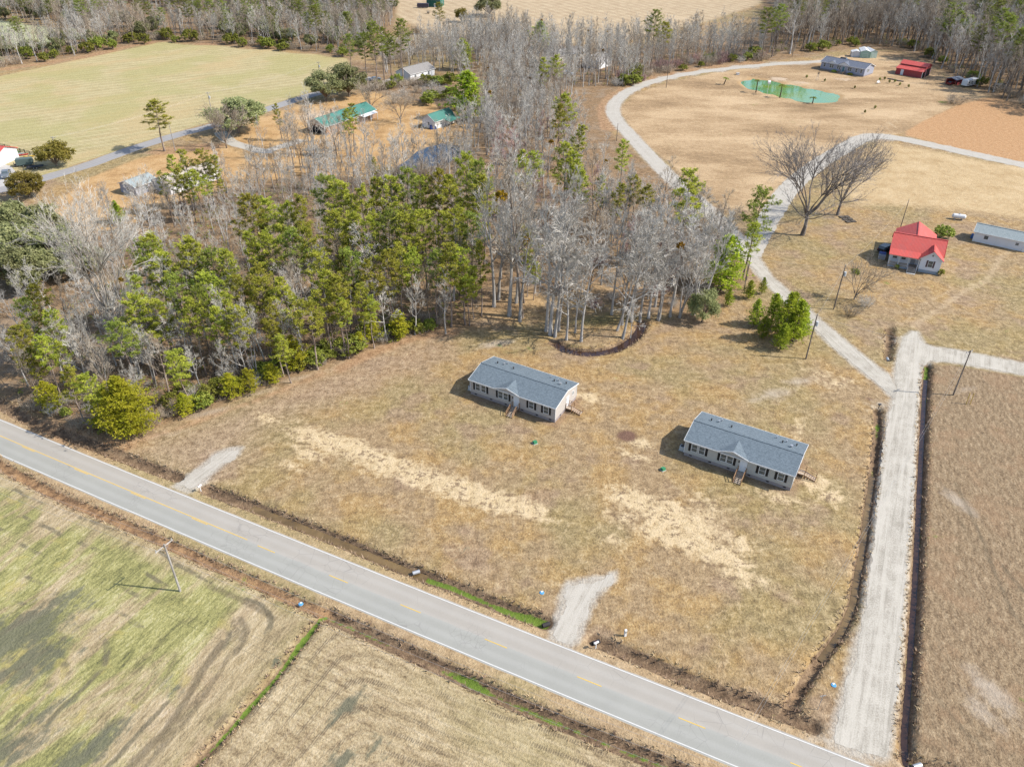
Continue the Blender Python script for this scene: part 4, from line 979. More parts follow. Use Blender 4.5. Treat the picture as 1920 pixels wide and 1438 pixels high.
BRICK = brick_mat('tan_brick', (.34, .21, .13), (.42, .27, .18), (.45, .38, .31)); CREAM = siding('cream_siding', (.66, .60, .50)); WHITE_STEEL = seam_metal('white_steel', (.76, .77, .78), .5, 'X', .3)
DARKIN = plain('opening_shade', (.02, .02, .022), .9)  # near-black colour standing in for the shade inside openings

SIDES = {'f': (0, -1), 'b': (0, 1), 'l': (-1, 0), 'r': (1, 0)}
def face_box(side, u, v, z, w, d, h):
    """box on a wall face: u along the wall, v = wall plane, sticking out by d"""
    nx_, ny_ = SIDES[side]
    if ny_: return (u, v + ny_ * d / 2, z), (w, d, h)
    return (v + nx_ * d / 2, u, z), (d, w, h)
def window(root, side, u, v, z, w, h, frame=TRIM, shutters=0.0, shmat=BLACK, mullions=1):
    fr = MB(); t = .075
    for a, b, c, d in ((u, z + h / 2, w + 2 * t, t), (u, z - h / 2, w + 2 * t, t), (u - w / 2 - t / 2 * 0 - t / 2, z, t, h), (u + w / 2 + t / 2, z, t, h)):
        fr.box(*face_box(side, a, v, b, c, .06, d))
    for k in range(mullions): fr.box(*face_box(side, u, v, z - h / 2 + h * (k + 1) / (mullions + 1), w, .045, .05))
    o = fr.build('window', frame, root)
    MB().box(*face_box(side, u, v, z, w, .02, h)).build('pane', GLASS, o)
    if shutters:
        for s_ in (-1, 1):
            mb = MB(); mb.box(*face_box(side, u + s_ * (w / 2 + .1 + shutters / 2), v, z, shutters, .045, h + .12))
            for k in range(8): mb.box(*face_box(side, u + s_ * (w / 2 + .1 + shutters / 2), v + SIDES[side][1] * .045 if SIDES[side][1] else v + SIDES[side][0] * .045, z - h / 2 + (k + .5) * h / 8, shutters * .72, .012, h / 8 * .55))
            mb.build('shutter', shmat, root)
    return o
def door(root, side, u, v, z0, w, h, m=DOORW, frame=TRIM):
    o = MB().box(*face_box(side, u, v, z0 + h / 2, w, .05, h)).build('door', m, root)
    fr = MB(); t = .08
    fr.box(*face_box(side, u, v, z0 + h + t / 2, w + 2 * t, .07, t))
    for s_ in (-1, 1): fr.box(*face_box(side, u + s_ * (w + t) / 2, v, z0 + h / 2, t, .07, h))
    fr.build('door_frame', frame, o)
    nx_, ny_ = SIDES[side]
    MB().box(*face_box(side, u + w * .38, v + .05 * (nx_ + ny_), z0 + h * .48, .06, .06, .12)).build('handle', BRASS, o)
    return o
def gable_body(root, L, D, z0, he, rise, wall, x0=0, y0=0, name='wall'):
    prof = [(y0 - D / 2, z0), (y0 + D / 2, z0), (y0 + D / 2, he), (y0, he + rise), (y0 - D / 2, he)]
    return MB().prism(prof, x0 - L / 2, x0 + L / 2).build(name, wall, root)
def gable_roof(root, L, D, he, rise, ov, m, x0=0, y0=0, th=.14, trim=TRIM, ovx=None, ridge=True):
    ovx = ov if ovx is None else ovx; s_ = rise / (D / 2); zl = he - s_ * ov + .04; zt = he + rise + .04
    a, b = x0 - L / 2 - ovx, x0 + L / 2 + ovx; yf, yb = y0 - D / 2 - ov, y0 + D / 2 + ov
    mb = MB(); mb.slab([(a, yf, zl), (b, yf, zl), (b, y0, zt), (a, y0, zt)], th); mb.slab([(b, yb, zl), (a, yb, zl), (a, y0, zt), (b, y0, zt)], th)
    r = mb.build('roof', m, root)
    tr = MB()
    for y in (yf, yb): tr.beam((a, y + (.02 if y > y0 else -.02), zl - .08), (b, y + (.02 if y > y0 else -.02), zl - .08), .05, .17)
    for x in (a - .02, b + .02):
        tr.beam((x, yf, zl - .06), (x, y0, zt - .06), .05, .17); tr.beam((x, yb, zl - .06), (x, y0, zt - .06), .05, .17)
    tr.build('fascia', trim, r)
    if ridge: MB().beam((a, y0, zt + .01), (b, y0, zt + .01), .32, .06).build('ridge_cap', m, r)
    return r
def steps(root, x, yw, zt, w, run, n, dirv, mat=WOOD, land=1.1, mat2=WOODG):
    """timber landing and stair; leads away along dirv from wall point (x, yw)"""
    d = Vector(dirv).normalized(); s_ = Vector((-d.y, d.x)); o = Vector((x, yw)); rz = math.atan2(d.y, d.x)
    def at(f, side, z): p = o + d * f + s_ * side; return (p.x, p.y, z)
    for k in range(5):
        MB().box(at(land * (k + .5) / 5, 0, zt - .02), (land / 5 - .015, w, .04), rz).build('board', mat2, root)
    MB().box(at(land / 2, 0, zt - .13), (land, w - .06, .16), rz).build('joist_frame', mat, root)
    for k in range(n):
        z = zt * (1 - (k + 1) / (n + 1))
        MB().box(at(land + run * (k + .5) / n, 0, z), (run / n * .82, w, .05), rz).build('tread', mat2, root)
    for sd_ in (-1, 1):
        MB().beam(at(land, sd_ * (w / 2 - .04), zt - .12), at(land + run, sd_ * (w / 2 - .04), .02), .05, .24).build('stringer', mat, root)
        for f, z in ((.06, zt), (land, zt), (land + run, 0)):
            MB().box(at(f, sd_ * (w / 2 + .05), (z + .95) / 2), (.10, .10, z + .95 if z else .95), rz).build('post', mat, root)
        for hgt in (.93, .5):
            MB().beam(at(.06, sd_ * (w / 2 + .05), zt + hgt), at(land, sd_ * (w / 2 + .05), zt + hgt), .09, .05).build('rail', mat, root)
            MB().beam(at(land, sd_ * (w / 2 + .05), zt + hgt), at(land + run, sd_ * (w / 2 + .05), hgt), .09, .05).build('rail', mat, root)

# ------------------------------------------------------------------ the two new homes on the lots
HL, HD, HE, HRISE = 17.07, 8.19, 3.30, 1.02
def mobile_home(label, wallm, loc, rz):
    r = thing('mobile_home', label, 'house', (*loc, 0), rz, 'new single storey homes on the mown lots')
    l, d = HL / 2, HD / 2
    gable_body(r, HL, HD, .62, HE, HRISE, wallm)
    MB().box((0, 0, .31), (HL - .08, HD - .08, .62)).build('skirting', SKIRT, r)
    for x in (-7.4, -4.2, -1.2, 2.1, 5.0, 7.6): MB().box((x, -d + .03, .36), (.42, .06, .2)).build('vent', VENT, r)
    for y in (-2.0, 2.4): MB().box((l - .03, y, .36), (.06, .42, .2)).build('vent', VENT, r)
    rf = gable_roof(r, HL, HD, HE, HRISE, .36, SH_DARK, ovx=.2)
    cx_, hw, pk = -.90, 2.55, .82
    s_ = HRISE / d; yf = -d - .36; zl = HE - s_ * .36 + .04
    zp = zl + pk; ym = yf + pk / s_
    g = MB(); e = .035
    g.slab([(cx_ - hw, yf - .03, zl + e), (cx_, yf - .03, zp + e), (cx_, ym, zp + e)], .1)
    g.slab([(cx_, yf - .03, zp + e), (cx_ + hw, yf - .03, zl + e), (cx_, ym, zp + e)], .1)
    g.build('roof_gable', SH_DARK, rf)
    tr = MB(); tr.beam((cx_ - hw, yf - .06, zl - .02), (cx_, yf - .06, zp - .02), .06, .17); tr.beam((cx_, yf - .06, zp - .02), (cx_ + hw, yf - .06, zl - .02), .06, .17); tr.build('fascia', TRIM, rf)
    MB().prism([(cx_ - hw, zl - .1), (cx_ + hw, zl - .1), (cx_, zp - .12)], yf + .06, -d, 'y').build('gable_wall', wallm, r)
    for x, y, m, q in ((-6.4, 1.9, PIPE, .10), (-4.9, 3.0, GALV, .09), (-5.2, 2.2, GALV, .12), (-3.0, 1.7, PIPE, .10), (5.1, 2.0, PIPE, .10), (5.6, 2.7, GALV, .10), (7.2, 2.5, PIPE, .10), (6.6, 1.4, GALV, .16), (4.0, 3.0, GALV, .08)):
        z = HE + HRISE * (1 - y / d); v_ = MB().tube([(x, y, z), (x, y, z + .34)], q, 8)
        v_.tube([(x, y, z + .36), (x, y, z + .42)], q * 1.5, 8); v_.build('roof_vent', m, rf)
    zc = 2.05
    for u in (-6.95, -5.75): window(r, 'f', u, -d, zc, .86, 1.42)
    for u in (-2.25, -1.20): window(r, 'f', u, -d, zc, .86, 1.42)
    for u in (3.9, 6.75): window(r, 'f', u, -d, zc, .9, 1.42)
    for u in (-7.72, -4.98, -2.99, -.44, 3.14, 4.66, 5.99, 7.51):
        mb = MB().box((u, -d - .025, zc), (.36, .05, 1.56))
        for k in range(9): mb.box((u, -d - .056, zc - .68 + .17 * k), (.26, .012, .09))
        mb.build('shutter', BLACK, r)
    door(r, 'f', .95, -d, .66, 1.0, 2.06)
    MB().box((.22, -d - .06, 2.35), (.14, .12, .26)).build('porch_lamp', BLACK, r)
    door(r, 'r', .5, l, .66, .92, 2.04)
    window(r, 'r', 2.6, l, 2.25, .55, .75); window(r, 'l', 1.8, -l, 2.05, .8, 1.3); window(r, 'b', -3, d, 2.05, .9, 1.2); window(r, 'b', 3.5, d, 2.05, .9, 1.2)
    for x in (-l, l):
        for y in (-d, d): MB().box((x, y, (HE + .58) / 2), (.10, .10, HE - .66)).build('corner_trim', TRIM, r)
    steps(r, .95, -d, .64, 1.15, 1.45, 5, (0, -1))
    steps(r, l, .5, .64, 1.1, 1.7, 5, (1, 0))
    return r
mobile_home('pale taupe single storey home with charcoal roof beside the wood edge', SID_GREY, H1, HROT)
mobile_home('pale grey single storey home with charcoal roof near the long gravel lane', SID_GREY2, H2, HROT)
for h, lab in ((H1, 'white air conditioner unit at the shaded end of the taupe home'), (H2, 'white air conditioner unit at the shaded end of the pale grey home')):
    ca, sa = math.cos(HROT), math.sin(HROT); x, y = -9.2, -2.9
    a = thing('air_conditioner', lab, 'air conditioner', (h[0] + x * ca - y * sa, h[1] + x * sa + y * ca, 0), HROT, 'air conditioners by the new homes')
    MB().box((0, 0, .42), (.75, .75, .72)).build('casing', plain('ac_casing', (.62, .62, .60), .5), a)
    MB().tube([(0, 0, .79), (0, 0, .84)], .3, 12).build('fan_grille', PIPE, a); MB().box((0, 0, .03), (.95, .95, .06)).build('pad', M_CONC, a)

# ------------------------------------------------------------------ red roofed farmhouse
def farmhouse():
    q = ground_at(1663, 499); q2 = ground_at(1758, 516); d = (q2 - q); rz = math.atan2(d.y, d.x); u = d.normalized(); n = Vector((-u.y, u.x, 0))
    c = (q + q2) / 2 + n * 5.4
    r = thing('farmhouse', 'white farmhouse with bright red metal roof and railed front porch', 'house', (c.x, c.y, 0), rz)
    S = d.length / 11.0; r.scale = (S, S, S)
    BL = siding('white_clapboard', (.80, .83, .88))
    FND = plain('blue_grey_foundation', (.34, .39, .45), .9)
    MB().box((0, .3, .35), (10.9, 7.0, .7)).build('foundation', FND, r)
    gable_body(r, 11, 7.2, .7, 3.9, 2.5, BL, 0, .3)
    gable_roof(r, 11, 7.2, 3.9, 2.5, .25, RED_ROOF, 0, .3, trim=RED_ROOF, ovx=.35)
    prof = [(-4.9, .0), (3.7, .0), (3.7, 3.9), (-.6, 6.32), (-4.9, 3.9)]
    MB().prism(prof, 3.91, 9.6, 'y').build('wall', BL, r)
    zt, zl = 6.44, 3.83
    mb = MB(); mb.slab([(-.6, .4, zt), (-.6, 9.95, zt), (-5.2, 9.95, zl), (-5.2, 3.2, zl)], .12); mb.slab([(-.6, 9.95, zt), (-.6, .4, zt), (4.0, 3.2, zl), (4.0, 9.95, zl)], .12)
    rr = mb.build('roof', RED_ROOF, r); MB().beam((-.6, .5, zt + .01), (-.6, 9.95, zt + .01), .3, .06).build('ridge_cap', RED_ROOF, rr)
    # front wing
    MB().prism([(1.1, .7), (5.5, .7), (5.5, 3.7), (3.3, 5.45), (1.1, 3.7)], -5.4, -3.31, 'y').build('wall', BL, r)
    MB().box((3.3, -4.35, .35), (4.3, 2.1, .7)).build('foundation', FND, r)
    zt, zl = 5.58, 3.50
    mb = MB(); mb.slab([(3.3, -5.75, zt), (3.3, -1.1, zt), (.75, -3.4, zl), (.75, -5.75, zl)], .12); mb.slab([(3.3, -1.1, zt), (3.3, -5.75, zt), (5.85, -5.75, zl), (5.85, -3.6, zl)], .12)
    rr = mb.build('roof', RED_ROOF, r); MB().beam((3.3, -5.75, zt + .01), (3.3, -1.3, zt + .01), .3, .06).build('ridge_cap', RED_ROOF, rr)
    tr = MB(); tr.beam((3.3, -5.72, zt - .2), (.75, -5.72, zl - .2), .05, .2); tr.beam((3.3, -5.72, zt - .2), (5.85, -5.72, zl - .2), .05, .2); tr.build('fascia', TRIM, rr)
    window(r, 'f', 3.3, -5.4, 2.3, .9, 1.55, shutters=.36, shmat=plain('brown_shutter', (.13, .085, .085), .7)); window(r, 'f', 3.3, -5.4, 4.4, .3, .42, mullions=0)
    window(r, 'r', -1.5, 5.5, 2.3, .9, 1.5); window(r, 'r', 2, 5.5, 2.3, .9, 1.5); window(r, 'l', 0, -5.5, 2.3, .9, 1.5); window(r, 'l', 7, -4.9, 2.3, .9, 1.4); window(r, 'r', 7, 3.7, 2.3, .9, 1.4)
    # porch
    MB().box((-2.25, -4.35, .58), (6.6, 2.1, .14)).build('porch_floor', WOODG, r)
    mb = MB(); mb.slab([(-5.85, -5.75, 3.22), (.9, -5.75, 3.22), (.9, -3.5, 3.86), (-5.85, -3.5, 3.86)], .1); mb.build('porch_roof', RED_ROOF, r)
    MB().box((-2.4, -5.5, 3.04), (6.6, .12, .18)).build('porch_beam', TRIM, r)
    for x in (-5.45, -3.4, -1.35, .85): MB().box((x, -5.35, 1.8), (.14, .14, 2.35)).build('porch_column', TRIM, r)
    for x0, x1 in ((-5.45, -3.4), (-3.4, -1.35)):
        for z in (1.55, .82): MB().beam((x0, -5.35, z), (x1, -5.35, z), .06, .07).build('rail', TRIM, r)
        for k in range(9): MB().box((x0 + (x1 - x0) * (k + .5) / 9, -5.35, 1.18), (.04, .04, .7)).build('baluster', TRIM, r)
    MB().box((-2.3, -5.36, .28), (6.5, .05, .5)).build('lattice', FND, r)
    for k in range(5): MB().box((-.25, -5.55 - .28 * k, .56 - .12 * k), (1.7, .3, .08)).build('step', WOODG, r)
    for x in (-1.2, .7): MB().beam((x, -5.4, 1.5), (x, -6.9, .95), .06, .07).build('rail', TRIM, r); MB().box((x, -6.9, .48), (.08, .08, .96)).build('post', TRIM, r)
    window(r, 'f', -4.3, -3.3, 2.2, .9, 1.5); window(r, 'f', -2.4, -3.3, 2.2, .9, 1.5); door(r, 'f', -.3, -3.3, .72, .95, 2.05, plain('grey_door', (.32, .34, .38), .6))
    MB().box((-.25, -7.35, .03), (1.9, .7, .06)).build('slab', M_CONC, r)
    return r, rz, S
FH, FRZ, FS = farmhouse()
def near_fh(x, y): 
    p = FH.matrix_basis @ Vector((x, y, 0)); return p

# white outbuilding on the right
def shed_white():
    a, b = ground_at(1822, 452), ground_at(1913, 471.5); d = b - a; rz = math.atan2(d.y, d.x); n = Vector((-d.y, d.x, 0)).normalized()
    L = 12.2; c = a + d.normalized() * L / 2 + n * 2.6
    r = thing('white_shed', 'long white shed with grey shingle roof right of the red roofed house', 'shed', (c.x, c.y, 0), rz)
    gable_body(r, L, 5.2, 0, 2.7, 1.25, SID_WHITE); gable_roof(r, L, 5.2, 2.7, 1.25, .3, SH_GRN)
    window(r, 'f', -3.3, -2.6, 1.6, .75, .8, frame=plain('dark_frame', (.12, .12, .12), .6)); window(r, 'f', 3.6, -2.6, 1.6, .7, .7)
    door(r, 'f', .3, -2.6, .05, 2.5, 2.2, SID_WHITE); door(r, 'r', 0, L / 2, .05, .9, 2.0)
    MB().box((-L / 2 - .32, -.6, .6), (.6, .9, 1.0)).build('blue_meter_box', plain('blue_box', (.06, .16, .42), .6), r)
    return r
shed_white()
p = ground_at(1917, 470); e = thing('white_cover', 'small white sheeted cover beside the end of the long white shed', 'cover', (p.x + .6, p.y, 0), -.4)
MB().prism([(-.9, 0), (.9, 0), (.9, .9), (0, 1.5), (-.9, .9)], -1.2, 1.2, 'y').build('sheet', TRIM, e)
# propane tank
p = ground_at(1796, 412); t_ = thing('propane_tank', 'white propane tank lying on the lawn behind the red roofed house', 'tank', (p.x, p.y, 0), -.35)
mb = MB(); mb.tube([(-1.75, 0, .95), (-1.6, 0, .95), (-1.35, 0, .95), (1.35, 0, .95), (1.6, 0, .95), (1.75, 0, .95)], [.12, .48, .62, .62, .48, .12], 14); mb.build('tank_body', TRIM, t_)
for x in (-.9, .9): MB().box((x, 0, .2), (.2, .9, .4)).build('foot', M_CONC, t_)
MB().tube([(0, 0, 1.5), (0, 0, 1.72)], .2, 8).build('valve_dome', GALV, t_)

def front_line(pl, pr):
    """stand a building on its front bottom edge: (mid point, rotation, length, depth direction)"""
    a, b = ground_at(*pl), ground_at(*pr); d = b - a
    return (a + b) / 2, math.atan2(d.y, d.x), d.length, Vector((-d.y, d.x, 0)).normalized()
# ------------------------------------------------------------------ homestead by the green pond
def far_home():
    m, rz, L, n = front_line((1537.5, 130), (1618.7, 145)); D = 8.8; c = m + n * D / 2
    r = thing('ranch_house', 'blue grey ranch house with two white front gables beside the green pond', 'house', (c.x, c.y, 0), rz)
    gable_body(r, L, D, .5, 3.5, 1.5, SID_BLUE); MB().box((0, 0, .26), (L - .1, D - .1, .52)).build('skirting', SKIRT, r)
    rf = gable_roof(r, L, D, 3.5, 1.5, .4, SH_NAVY)
    l, d = L / 2, D / 2
    for cx_, hw, pk in ((-5.2, 1.9, 1.0), (.55, 2.7, 1.35)):
        s_ = 1.5 / d; yf = -d - .4; zl = 3.5 - .4 * s_ + .04; zp = zl + pk; ym = min(0, yf + pk / s_); e = .04
        g = MB(); g.slab([(cx_ - hw, yf - .05, zl + e), (cx_, yf - .05, zp + e), (cx_, ym, zp + e)], .1); g.slab([(cx_, yf - .05, zp + e), (cx_ + hw, yf - .05, zl + e), (cx_, ym, zp + e)], .1); g.build('roof_gable', SH_NAVY, rf)
        MB().prism([(cx_ - hw, zl - .1), (cx_ + hw, zl - .1), (cx_, zp - .1)], yf + .03, -d, 'y').build('gable_wall', TRIM, r)
    for u in (-8.6, -5.7, -4.7, -2.1, -1.3, 3.0, 3.9, 6.6, 8.9): window(r, 'f', u, -d, 2.15, .85, 1.5)
    door(r, 'f', .55, -d, .55, 1.1, 2.2, plain('teal_door', (.10, .22, .26), .5))
    window(r, 'r', -1.6, l, 2.3, .8, 1.3); window(r, 'r', -.5, l, 2.3, .8, 1.3)
    steps(r, .55, -d, .55, 2.4, 1.5, 4, (0, -1))
    for x in (-3.2, 4.6):
        MB().ball((x, -d - 1.0, .45), (1.3, .7, .6), 10, 6, .15, random.Random(3)).build('shrub_bed', L_SHRB, r)
far_home()
def barn():
    m, rz, L, n = front_line((1678, 139), (1727, 147.5)); c = m + n * 5.5
    r = thing('red_barn', 'red steel barn with raised centre roof and side lean-to', 'barn', (c.x, c.y, 0), rz)
    MB().prism([(-5.5, 0), (-2.0, 0), (-2.0, 3.6), (-5.5, 2.7)], -L / 2, L / 2).build('wall', RED_WALL, r)
    MB().prism([(-1.99, 0), (3.2, 0), (3.2, 4.2), (.6, 5.2), (-1.99, 4.2)], -L / 2, L / 2).build('wall', RED_WALL, r)
    MB().slab([(-L / 2 - .3, -5.8, 2.68), (L / 2 + .3, -5.8, 2.68), (L / 2 + .3, -1.98, 3.72), (-L / 2 - .3, -1.98, 3.72)], .1).build('lean_to_roof', RED_ROOF, r)
    mb = MB(); mb.slab([(-L / 2 - .3, -2.4, 4.12), (L / 2 + .3, -2.4, 4.12), (L / 2 + .3, .6, 5.3), (-L / 2 - .3, .6, 5.3)], .1); mb.slab([(L / 2 + .3, 3.6, 4.12), (-L / 2 - .3, 3.6, 4.12), (-L / 2 - .3, .6, 5.3), (L / 2 + .3, .6, 5.3)], .1); mb.build('roof', RED_ROOF, r)
    door(r, 'f', -3.0, -5.5, .05, 1.1, 2.2); MB().box((L / 2 + .02, .6, 1.6), (.06, 3.6, 3.2)).build('barn_opening_shade', DARKIN, r)  # flat dark panels on the solid end wall paint the barn's inner shade
    MB().box((L / 2 + .02, -3.8, 1.2), (.06, 2.6, 2.3)).build('barn_opening_shade', DARKIN, r)
    for y in (-5.5, -2.0, 3.2): MB().box((L / 2 + .01, y, 1.6), (.14, .14, 3.2)).build('corner_trim', TRIM, r)
barn()
for pl, pr, D, he, ri, m, lab in (((1595.5, 107.5), (1614, 108.5), 4.5, 2.3, .6, WHITE_STEEL, 'small white steel shed, lowest of the three by the wood edge'),
                                  ((1612, 109), (1630, 110), 9.0, 2.9, .7, GRN_PALE, 'long mint green steel shed between two others by the wood'),
                                  ((1631, 109.5), (1643, 109.5), 8.0, 3.0, .6, plain('pale_mint_steel', (.52, .68, .58), .5), 'pale mint shed nearest to the red barn in its row')):
    c_, rz, L, n = front_line(pl, pr); c = c_ + n * D / 2
    r = thing('steel_shed', lab, 'shed', (c.x, c.y, 0), rz, 'steel sheds behind the ranch house')
    prof = [(-L / 2, 0), (L / 2, 0), (L / 2, he), (0, he + ri), (-L / 2, he)]
    MB().prism(prof, -D / 2, D / 2, 'y').build('wall', m, r)
    mb = MB(); mb.slab([(-L / 2 - .15, -D / 2 - .15, he), (0, -D / 2 - .15, he + ri + .05), (0, D / 2 + .15, he + ri + .05), (-L / 2 - .15, D / 2 + .15, he)], .06); mb.slab([(0, -D / 2 - .15, he + ri + .05), (L / 2 + .15, -D / 2 - .15, he), (L / 2 + .15, D / 2 + .15, he), (0, D / 2 + .15, he + ri + .05)], .06); mb.build('roof', WHITE_STEEL, r)
    door(r, 'f', 0, -D / 2, .05, min(2.2, L * .5), 2.0, m)

# ------------------------------------------------------------------ vehicles
TYRE = plain('tyre_rubber', (.022, .022, .024), .8); RIM = plain('wheel_rim', (.45, .46, .47), .35, .5, .7); LAMP_R = plain('tail_lamp', (.35, .03, .03), .3); LAMP_W = plain('head_lamp', (.75, .76, .74), .2)
def wheel(root, x, y, r=.36, w=.24):
    o = MB().tube([(x, y - w / 2, r), (x, y + w / 2, r)], r, 14).build('wheel', TYRE, root)
    MB().tube([(x, y - w / 2 - .01, r), (x, y + w / 2 + .01, r)], r * .58, 10).build('rim', RIM, o)
def vehicle(name, label, cat, loc, rz, paint_, style='pickup', group=None):
    r = thing(name, label, cat, (loc[0], loc[1], .02), rz, group)
    L, Wd = (5.6, 1.95) if style == 'pickup' else (4.7, 1.85)
    if style == 'pickup':
        prof = [(-2.8, .42), (2.8, .42), (2.82, .95), (2.6, 1.12), (1.35, 1.2), (-2.75, 1.2), (-2.8, .9)]; cab = [(1.4, 1.2), (.85, 1.86), (-.75, 1.9), (-.95, 1.2)]; wx = (-1.75, 1.8)
    elif style == 'suv':
        prof = [(-2.35, .38), (2.35, .38), (2.37, .85), (2.2, 1.05), (1.1, 1.12), (-2.35, 1.12)]; cab = [(1.15, 1.12), (.5, 1.72), (-2.0, 1.74), (-2.3, 1.12)]; wx = (-1.4, 1.45)
    else:
        prof = [(-2.35, .35), (2.35, .35), (2.37, .7), (2.2, .88), (1.1, .96), (-1.6, .98), (-2.33, .92)]; cab = [(1.1, .95), (.35, 1.42), (-.9, 1.44), (-1.75, .97)]; wx = (-1.4, 1.45)
    MB().prism([(x, z) for x, z in prof], -Wd / 2, Wd / 2, 'y').build('body', paint_, r)
    c_ = MB().prism([(x, z) for x, z in cab], -Wd / 2 + .1, Wd / 2 - .1, 'y').build('cabin', paint_, r)
    xs_ = [q[0] for q in cab]; z0, z1 = cab[0][1], cab[1][1]
    for s_ in (-1, 1):
        y = s_ * (Wd / 2 - .09)
        MB().prism([(cab[3][0] + .3, z0 + .06), (cab[0][0] - .3, z0 + .06), (cab[1][0] - .08, z1 - .1), (cab[2][0] + .15, z1 - .1)], y - .015, y + .015, 'y').build('side_window', GLASS, c_)
    def tilt_pane(a, b, nm):
        yy = Wd / 2 - .22; a = Vector((a[0], 0, a[1])); b = Vector((b[0], 0, b[1])); u = (b - a); nrm = Vector((-u.z, 0, u.x)).normalized()
        if nrm.x * (a.x - sum(xs_) / 4) < 0: nrm = -nrm
        p = a + u * .1 + nrm * .012; q = b - u * .1 + nrm * .012
        MB().quad((p.x, -yy, p.z), (p.x, yy, p.z), (q.x, yy, q.z), (q.x, -yy, q.z)).build(nm, GLASS, c_)
    tilt_pane(cab[0], cab[1], 'windscreen'); tilt_pane(cab[3], cab[2], 'rear_window')
    if style == 'pickup': MB().box((-1.88, 0, 1.21), (1.65, Wd - .3, .03)).build('load_bed', DARKIN, r)
    for x in wx:
        for s_ in (-1, 1): wheel(r, x, s_ * (Wd / 2 - .1), .40 if style == 'pickup' else .34)
    for s_ in (-1, 1):
        MB().box((L / 2 + .0, s_ * .7, .8), (.08, .3, .16)).build('headlight', LAMP_W, r); MB().box((-L / 2 + .0, s_ * .75, .85), (.08, .22, .22)).build('tail_light', LAMP_R, r)
    return r
P_DARK = plain('dark_car_paint', (.025, .03, .04), .25, .6); P_NAVY = plain('navy_car_paint', (.02, .035, .075), .25, .6); P_BLUE = plain('light_blue_car_paint', (.22, .34, .50), .3, .6); P_RED = plain('dark_red_paint', (.22, .02, .02), .35, .5); P_GREY = plain('grey_car_paint', (.16, .18, .20), .3, .6)
g = lambda x, y: ground_at(x, y)
vehicle('parked_car', 'dark car parked behind the ranch house, left one of two', 'car', g(1583, 116), -.7, P_DARK, 'suv', 'cars parked behind the ranch house')
vehicle('parked_car', 'dark navy car parked behind the ranch house, right one of two', 'car', g(1606, 121.5), -.6, P_NAVY, 'sedan', 'cars parked behind the ranch house')
p = near_fh(-6.5, 3.6); vehicle('parked_car', 'dark car parked by the back left corner of the red roofed farmhouse', 'car', p, FRZ + 1.1, P_DARK, 'suv')
vehicle('parked_pickup', 'dark pickup truck parked on the pale concrete apron', 'pickup truck', g(13, 331), -1.2, P_GREY, 'pickup')
vehicle('parked_car', 'light blue car half hidden among bare trees', 'car', g(1066, 142), -.3, P_BLUE, 'suv')
vehicle('parked_car', 'dark car under the low roof of the red carport', 'car', g(1783, 159), .6, P_RED, 'sedan')
vehicle('parked_car', 'small dark car on the drive behind the two big evergreens', 'car', g(704, 151), .5, P_GREY, 'sedan')
def carport():
    m = g(1788, 158); r = thing('carport', 'low dark roofed red carport beside the white camper', 'carport', (m.x, m.y, 0), .62)
    MB().slab([(-3.2, -2.4, 2.3), (3.2, -2.4, 2.3), (3.2, 0, 3.0), (-3.2, 0, 3.0)], .1).slab([(3.2, 2.4, 2.3), (-3.2, 2.4, 2.3), (-3.2, 0, 3.0), (3.2, 0, 3.0)], .1).build('roof', SH_NAVY, r)
    for x in (-2.9, 2.9):
        for y in (-2.1, 2.1): MB().box((x, y, 1.15), (.14, .14, 2.3)).build('post', RED_WALL, r)
    MB().box((0, 2.1, 1.1), (5.6, .08, 2.2)).build('wall', RED_WALL, r); MB().box((2.9, 0, 1.1), (.08, 4.1, 2.2)).build('wall', RED_WALL, r)
    MB().box((0, -2.05, .5), (2.6, .08, 1.0)).build('low_wall', RED_WALL, r)
carport()
def camper(label, loc, rz, L=8.4):
    r = thing('camper_trailer', label, 'camper', (loc[0], loc[1], 0), rz)
    MB().prism([(-L / 2, .75), (L / 2 - .4, .55), (L / 2, .9), (L / 2 + .05, 1.6), (L / 2 - .6, 3.0), (-L / 2 + .2, 3.05), (-L / 2, 2.6)], -1.25, 1.25, 'y').build('body', TRIM, r)
    MB().box((0, -1.27, 1.25), (L * .9, .02, .35)).build('side_stripe', P_GREY, r)
    for u, w in ((-2.7, .9), (-1.0, .8), (2.2, 1.2)): window(r, 'f', u, -1.25, 2.05, w, .7, frame=P_GREY, mullions=0)
    door(r, 'f', .55, -1.25, .85, .7, 1.9, TRIM, P_GREY); MB().box((0, 0, 3.12), (1.0, .8, .22)).build('roof_unit', TRIM, r)
    for x in (-.5, .45): wheel(r, x, -1.05, .34); wheel(r, x, 1.05, .34)
    MB().beam((L / 2 - .2, -.5, .55), (L / 2 + 1.2, 0, .5), .1, .1).beam((L / 2 - .2, .5, .55), (L / 2 + 1.2, 0, .5), .1, .1).build('tow_bar', P_DARK, r)
camper('white travel trailer with dark windows parked at the wood edge', g(1817, 162), .55)
def box_trailer(label, loc, rz, L, Wd, H, m, cat='trailer'):
    r = thing('cargo_trailer', label, cat, (loc[0], loc[1], 0), rz)
    MB().prism([(-L / 2, .5), (L / 2, .5), (L / 2 + .25, 1.2), (L / 2, H), (-L / 2, H)], -Wd / 2, Wd / 2, 'y').build('body', m, r)
    MB().box((0, 0, H + .03), (L - .1, Wd - .1, .06)).build('roof', m, r)
    for s_ in (-1, 1): wheel(r, -.3, s_ * (Wd / 2 + .05), .32, .2)
    MB().beam((L / 2, 0, .5), (L / 2 + 1.1, 0, .45), .1, .1).build('tow_bar', P_DARK, r); MB().box((-L / 2 - .02, 0, (H + .5) / 2), (.04, Wd - .2, H - .7)).build('rear_door', P_DARK, r)
